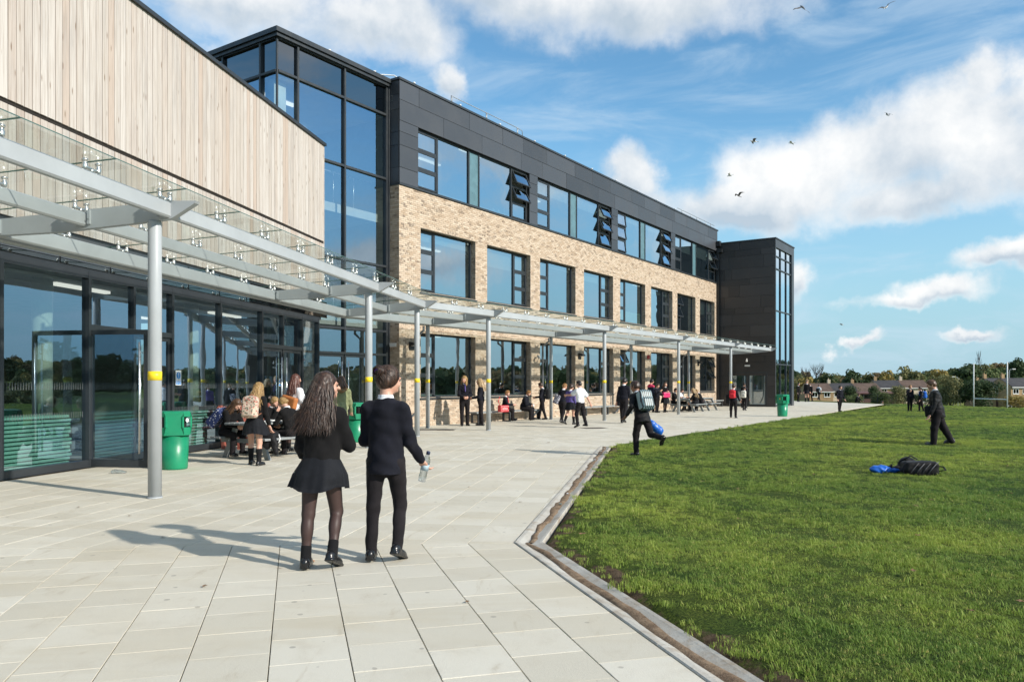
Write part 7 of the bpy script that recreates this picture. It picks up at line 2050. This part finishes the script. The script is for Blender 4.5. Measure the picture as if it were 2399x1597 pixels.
# sitting group at the far field edge
for k, (x_, y_, lb, tp) in enumerate(((26.6, 57.9 + 4, 'pupil sitting at the far lawn edge furthest left', BLACK), (29.8, 64.5, 'pupil with backpack sitting third in the far row', NAVY), (31.0, 65.0, 'pupil in blue trimmed coat sitting in the far row', PINKNAVY), (34.2, 64.5, 'pupil in white shirt sitting furthest right in the far row', SHIRT))):
    b, J = person(lb, (x_ + 1.5, y_ + 2), 150 + 20 * k, 1.45, 'pupils sitting at the far lawn edge', .024, tp, 'trousers', 'short', H_BROWN, lean=20, legs=((70, 110, 10), (75, 115, 10)), pelvis=.12, arms=((50, 8, 40, 10), (50, 8, 40, 10)), seed=101 + k, z0=float(ground_h(x_ + 1.5, y_ + 2)) + .02)

# ---- heap of bags on the lawn
o = sdf_obj('rucksack', [rbox((0, 0, .11), (.20, .09, .06), .055, .03), ell((.10, -.02, .14), (.14, .11, .09), .04), ell((-.12, .03, .10), (.12, .11, .09), .04)], .011, None or BLKBAG, None, (), folds(.008, 11, 45), loc=(6.45, 12.40, .01), rot=(0, 0, -.1)); tag(o, 'black and grey rucksack lying on the lawn', 'rucksack', 'bags heaped on the lawn')
q = MB()
for k in range(4): q.tube([(-.18 + k * .09, -.16, .06), (-.14 + k * .09, -.17, .13), (-.06 + k * .09, -.13, .20), (.0 + k * .09, -.06, .22)], .008 + .004 * (k % 2), 6, 0, True, .5)
q.obj('piping', plain('grey_piping', (.13, .13, .14), .5), o, True)
q = MB(); q.tube([(.24, -.1, .08), (.34, -.14, .10), (.36, -.02, .14), (.25, .05, .15)], .016, 6, 0, True, .5); q.obj('strap', BLKBAG, o, True)
o = sdf_obj('sports_bag', [ell((0, 0, .15), (.15, .11, .11), .04), ell((.08, .02, .12), (.16, .09, .08), .04), cone((-.1, 0, .08), (-.36, -.03, .05), .06, .05, .04)], .011, BLKBAG, None, (), folds(.008, 13, 50), loc=(6.42, 12.72, .01), rot=(0, 0, .1)); tag(o, 'black sports bag humped behind the rucksack on the lawn', 'sports bag', 'bags heaped on the lawn')
q = MB(); q.tube([(-.15, -.05, .20), (0, -.10, .29), (.13, -.06, .23)], .012, 6); q.obj('handle', BLKBAG, o, True)
o = sdf_obj('blue_bag', [ell((0, 0, .07), (.17, .10, .07), .03), cone((.1, 0, .07), (.32, .02, .05), .05, .03, .04)], .010, BLUEBAG, None, (), folds(.010, 15, 48), loc=(5.93, 12.62, .01), rot=(0, 0, .05)); tag(o, 'crumpled blue nylon bag at the left of the heap', 'bag', 'bags heaped on the lawn')
q = MB(); q.add([(.05, -.06, .10), (.18, -.05, .17), (.24, .05, .06), (.10, .06, .12)], [(0, 1, 2, 3)]); q.obj('flap', BLKBAG, o)

# ---- fallen leaves and scraps
LEAFB = plain('dead_leaf', (.22, .12, .055), .8, 0, .3, 20); SCR = plain('paper_scrap', (.70, .72, .74), .6)
def dead_leaf(x, y, z, s, mat, name, label, cat, grp):
    r_ = random.Random(int(x * 1000 + y * 77)); q = MB(); n = 10; vs = [(0, 0, .006)]
    for k in range(n):
        a = 6.283 * k / n; rr = s * (.55 + .45 * r_.random()) * (1 if k % 2 else .62); vs.append((math.cos(a) * rr, math.sin(a) * rr * .7, .004 + .25 * s * r_.random()))
    q.add(vs, [(0, 1 + k, 1 + (k + 1) % n) for k in range(n)])
    o = q.obj(name, mat, None, True, loc=(x, y, z), rot=(0, 0, r_.uniform(0, 6))); tag(o, label, cat, grp)
rr = random.Random(3)
for k in range(26):
    y_ = rr.uniform(4.4, 14); x_ = float(edge_x(y_)) + rr.uniform(.25, 5.5) * (y_ / 9)
    dead_leaf(x_, y_, float(ground_h(x_, y_)) + .055, rr.uniform(.03, .06), LEAFB, 'fallen_leaf', 'small dry brown leaf lying on the grass', 'leaf', 'fallen leaves on the lawn')
for k, (x_, y_) in enumerate(((-4.2, 8.6), (-5.1, 9.2), (-3.3, 7.4), (-.3, 5.2), (.1, 9.6), (-.6, 11.), (4.2, 24.4), (.9, 19.4), (5.5, 30.), (8., 34.), (-2.2, 5.6), (-3., 12.2))):
    dead_leaf(x_, y_, .004, .035 if y_ < 15 else .07, LEAFB, 'fallen_leaf', 'small dry brown leaf lying on the pale paving', 'leaf', 'fallen leaves on the paving')
dead_leaf(-1.63, 6.38, .006, .045, plain('orange_peel', (.62, .22, .06), .6), 'orange_scrap', 'small orange scrap beside the walking girl\'s shoe', 'litter', None)
for k in range(16):
    s_ = rr.uniform(.42, .95) if k < 13 else rr.uniform(.1, .4); x_, y_ = dr_pt(rr.uniform(.4, .65), 1, s_)
    dead_leaf(x_, y_, .004, rr.uniform(.02, .05), SCR if k % 3 else plain('teal_scrap', (.05, .22, .24), .5), 'litter_scrap', 'scrap of litter lying in the drainage channel', 'litter', 'litter in the channel')
o = sdf_obj('plastic_bag', [ell((0, 0, .03), (.09, .05, .035), .03), ell((.10, .02, .02), (.06, .04, .025), .02)], .009, CLEARP, None, (), folds(.012, 3, 60), loc=(-6.45, 12.75, .002)); tag(o, 'crumpled clear plastic wrapper on the paving by the open door', 'wrapper')
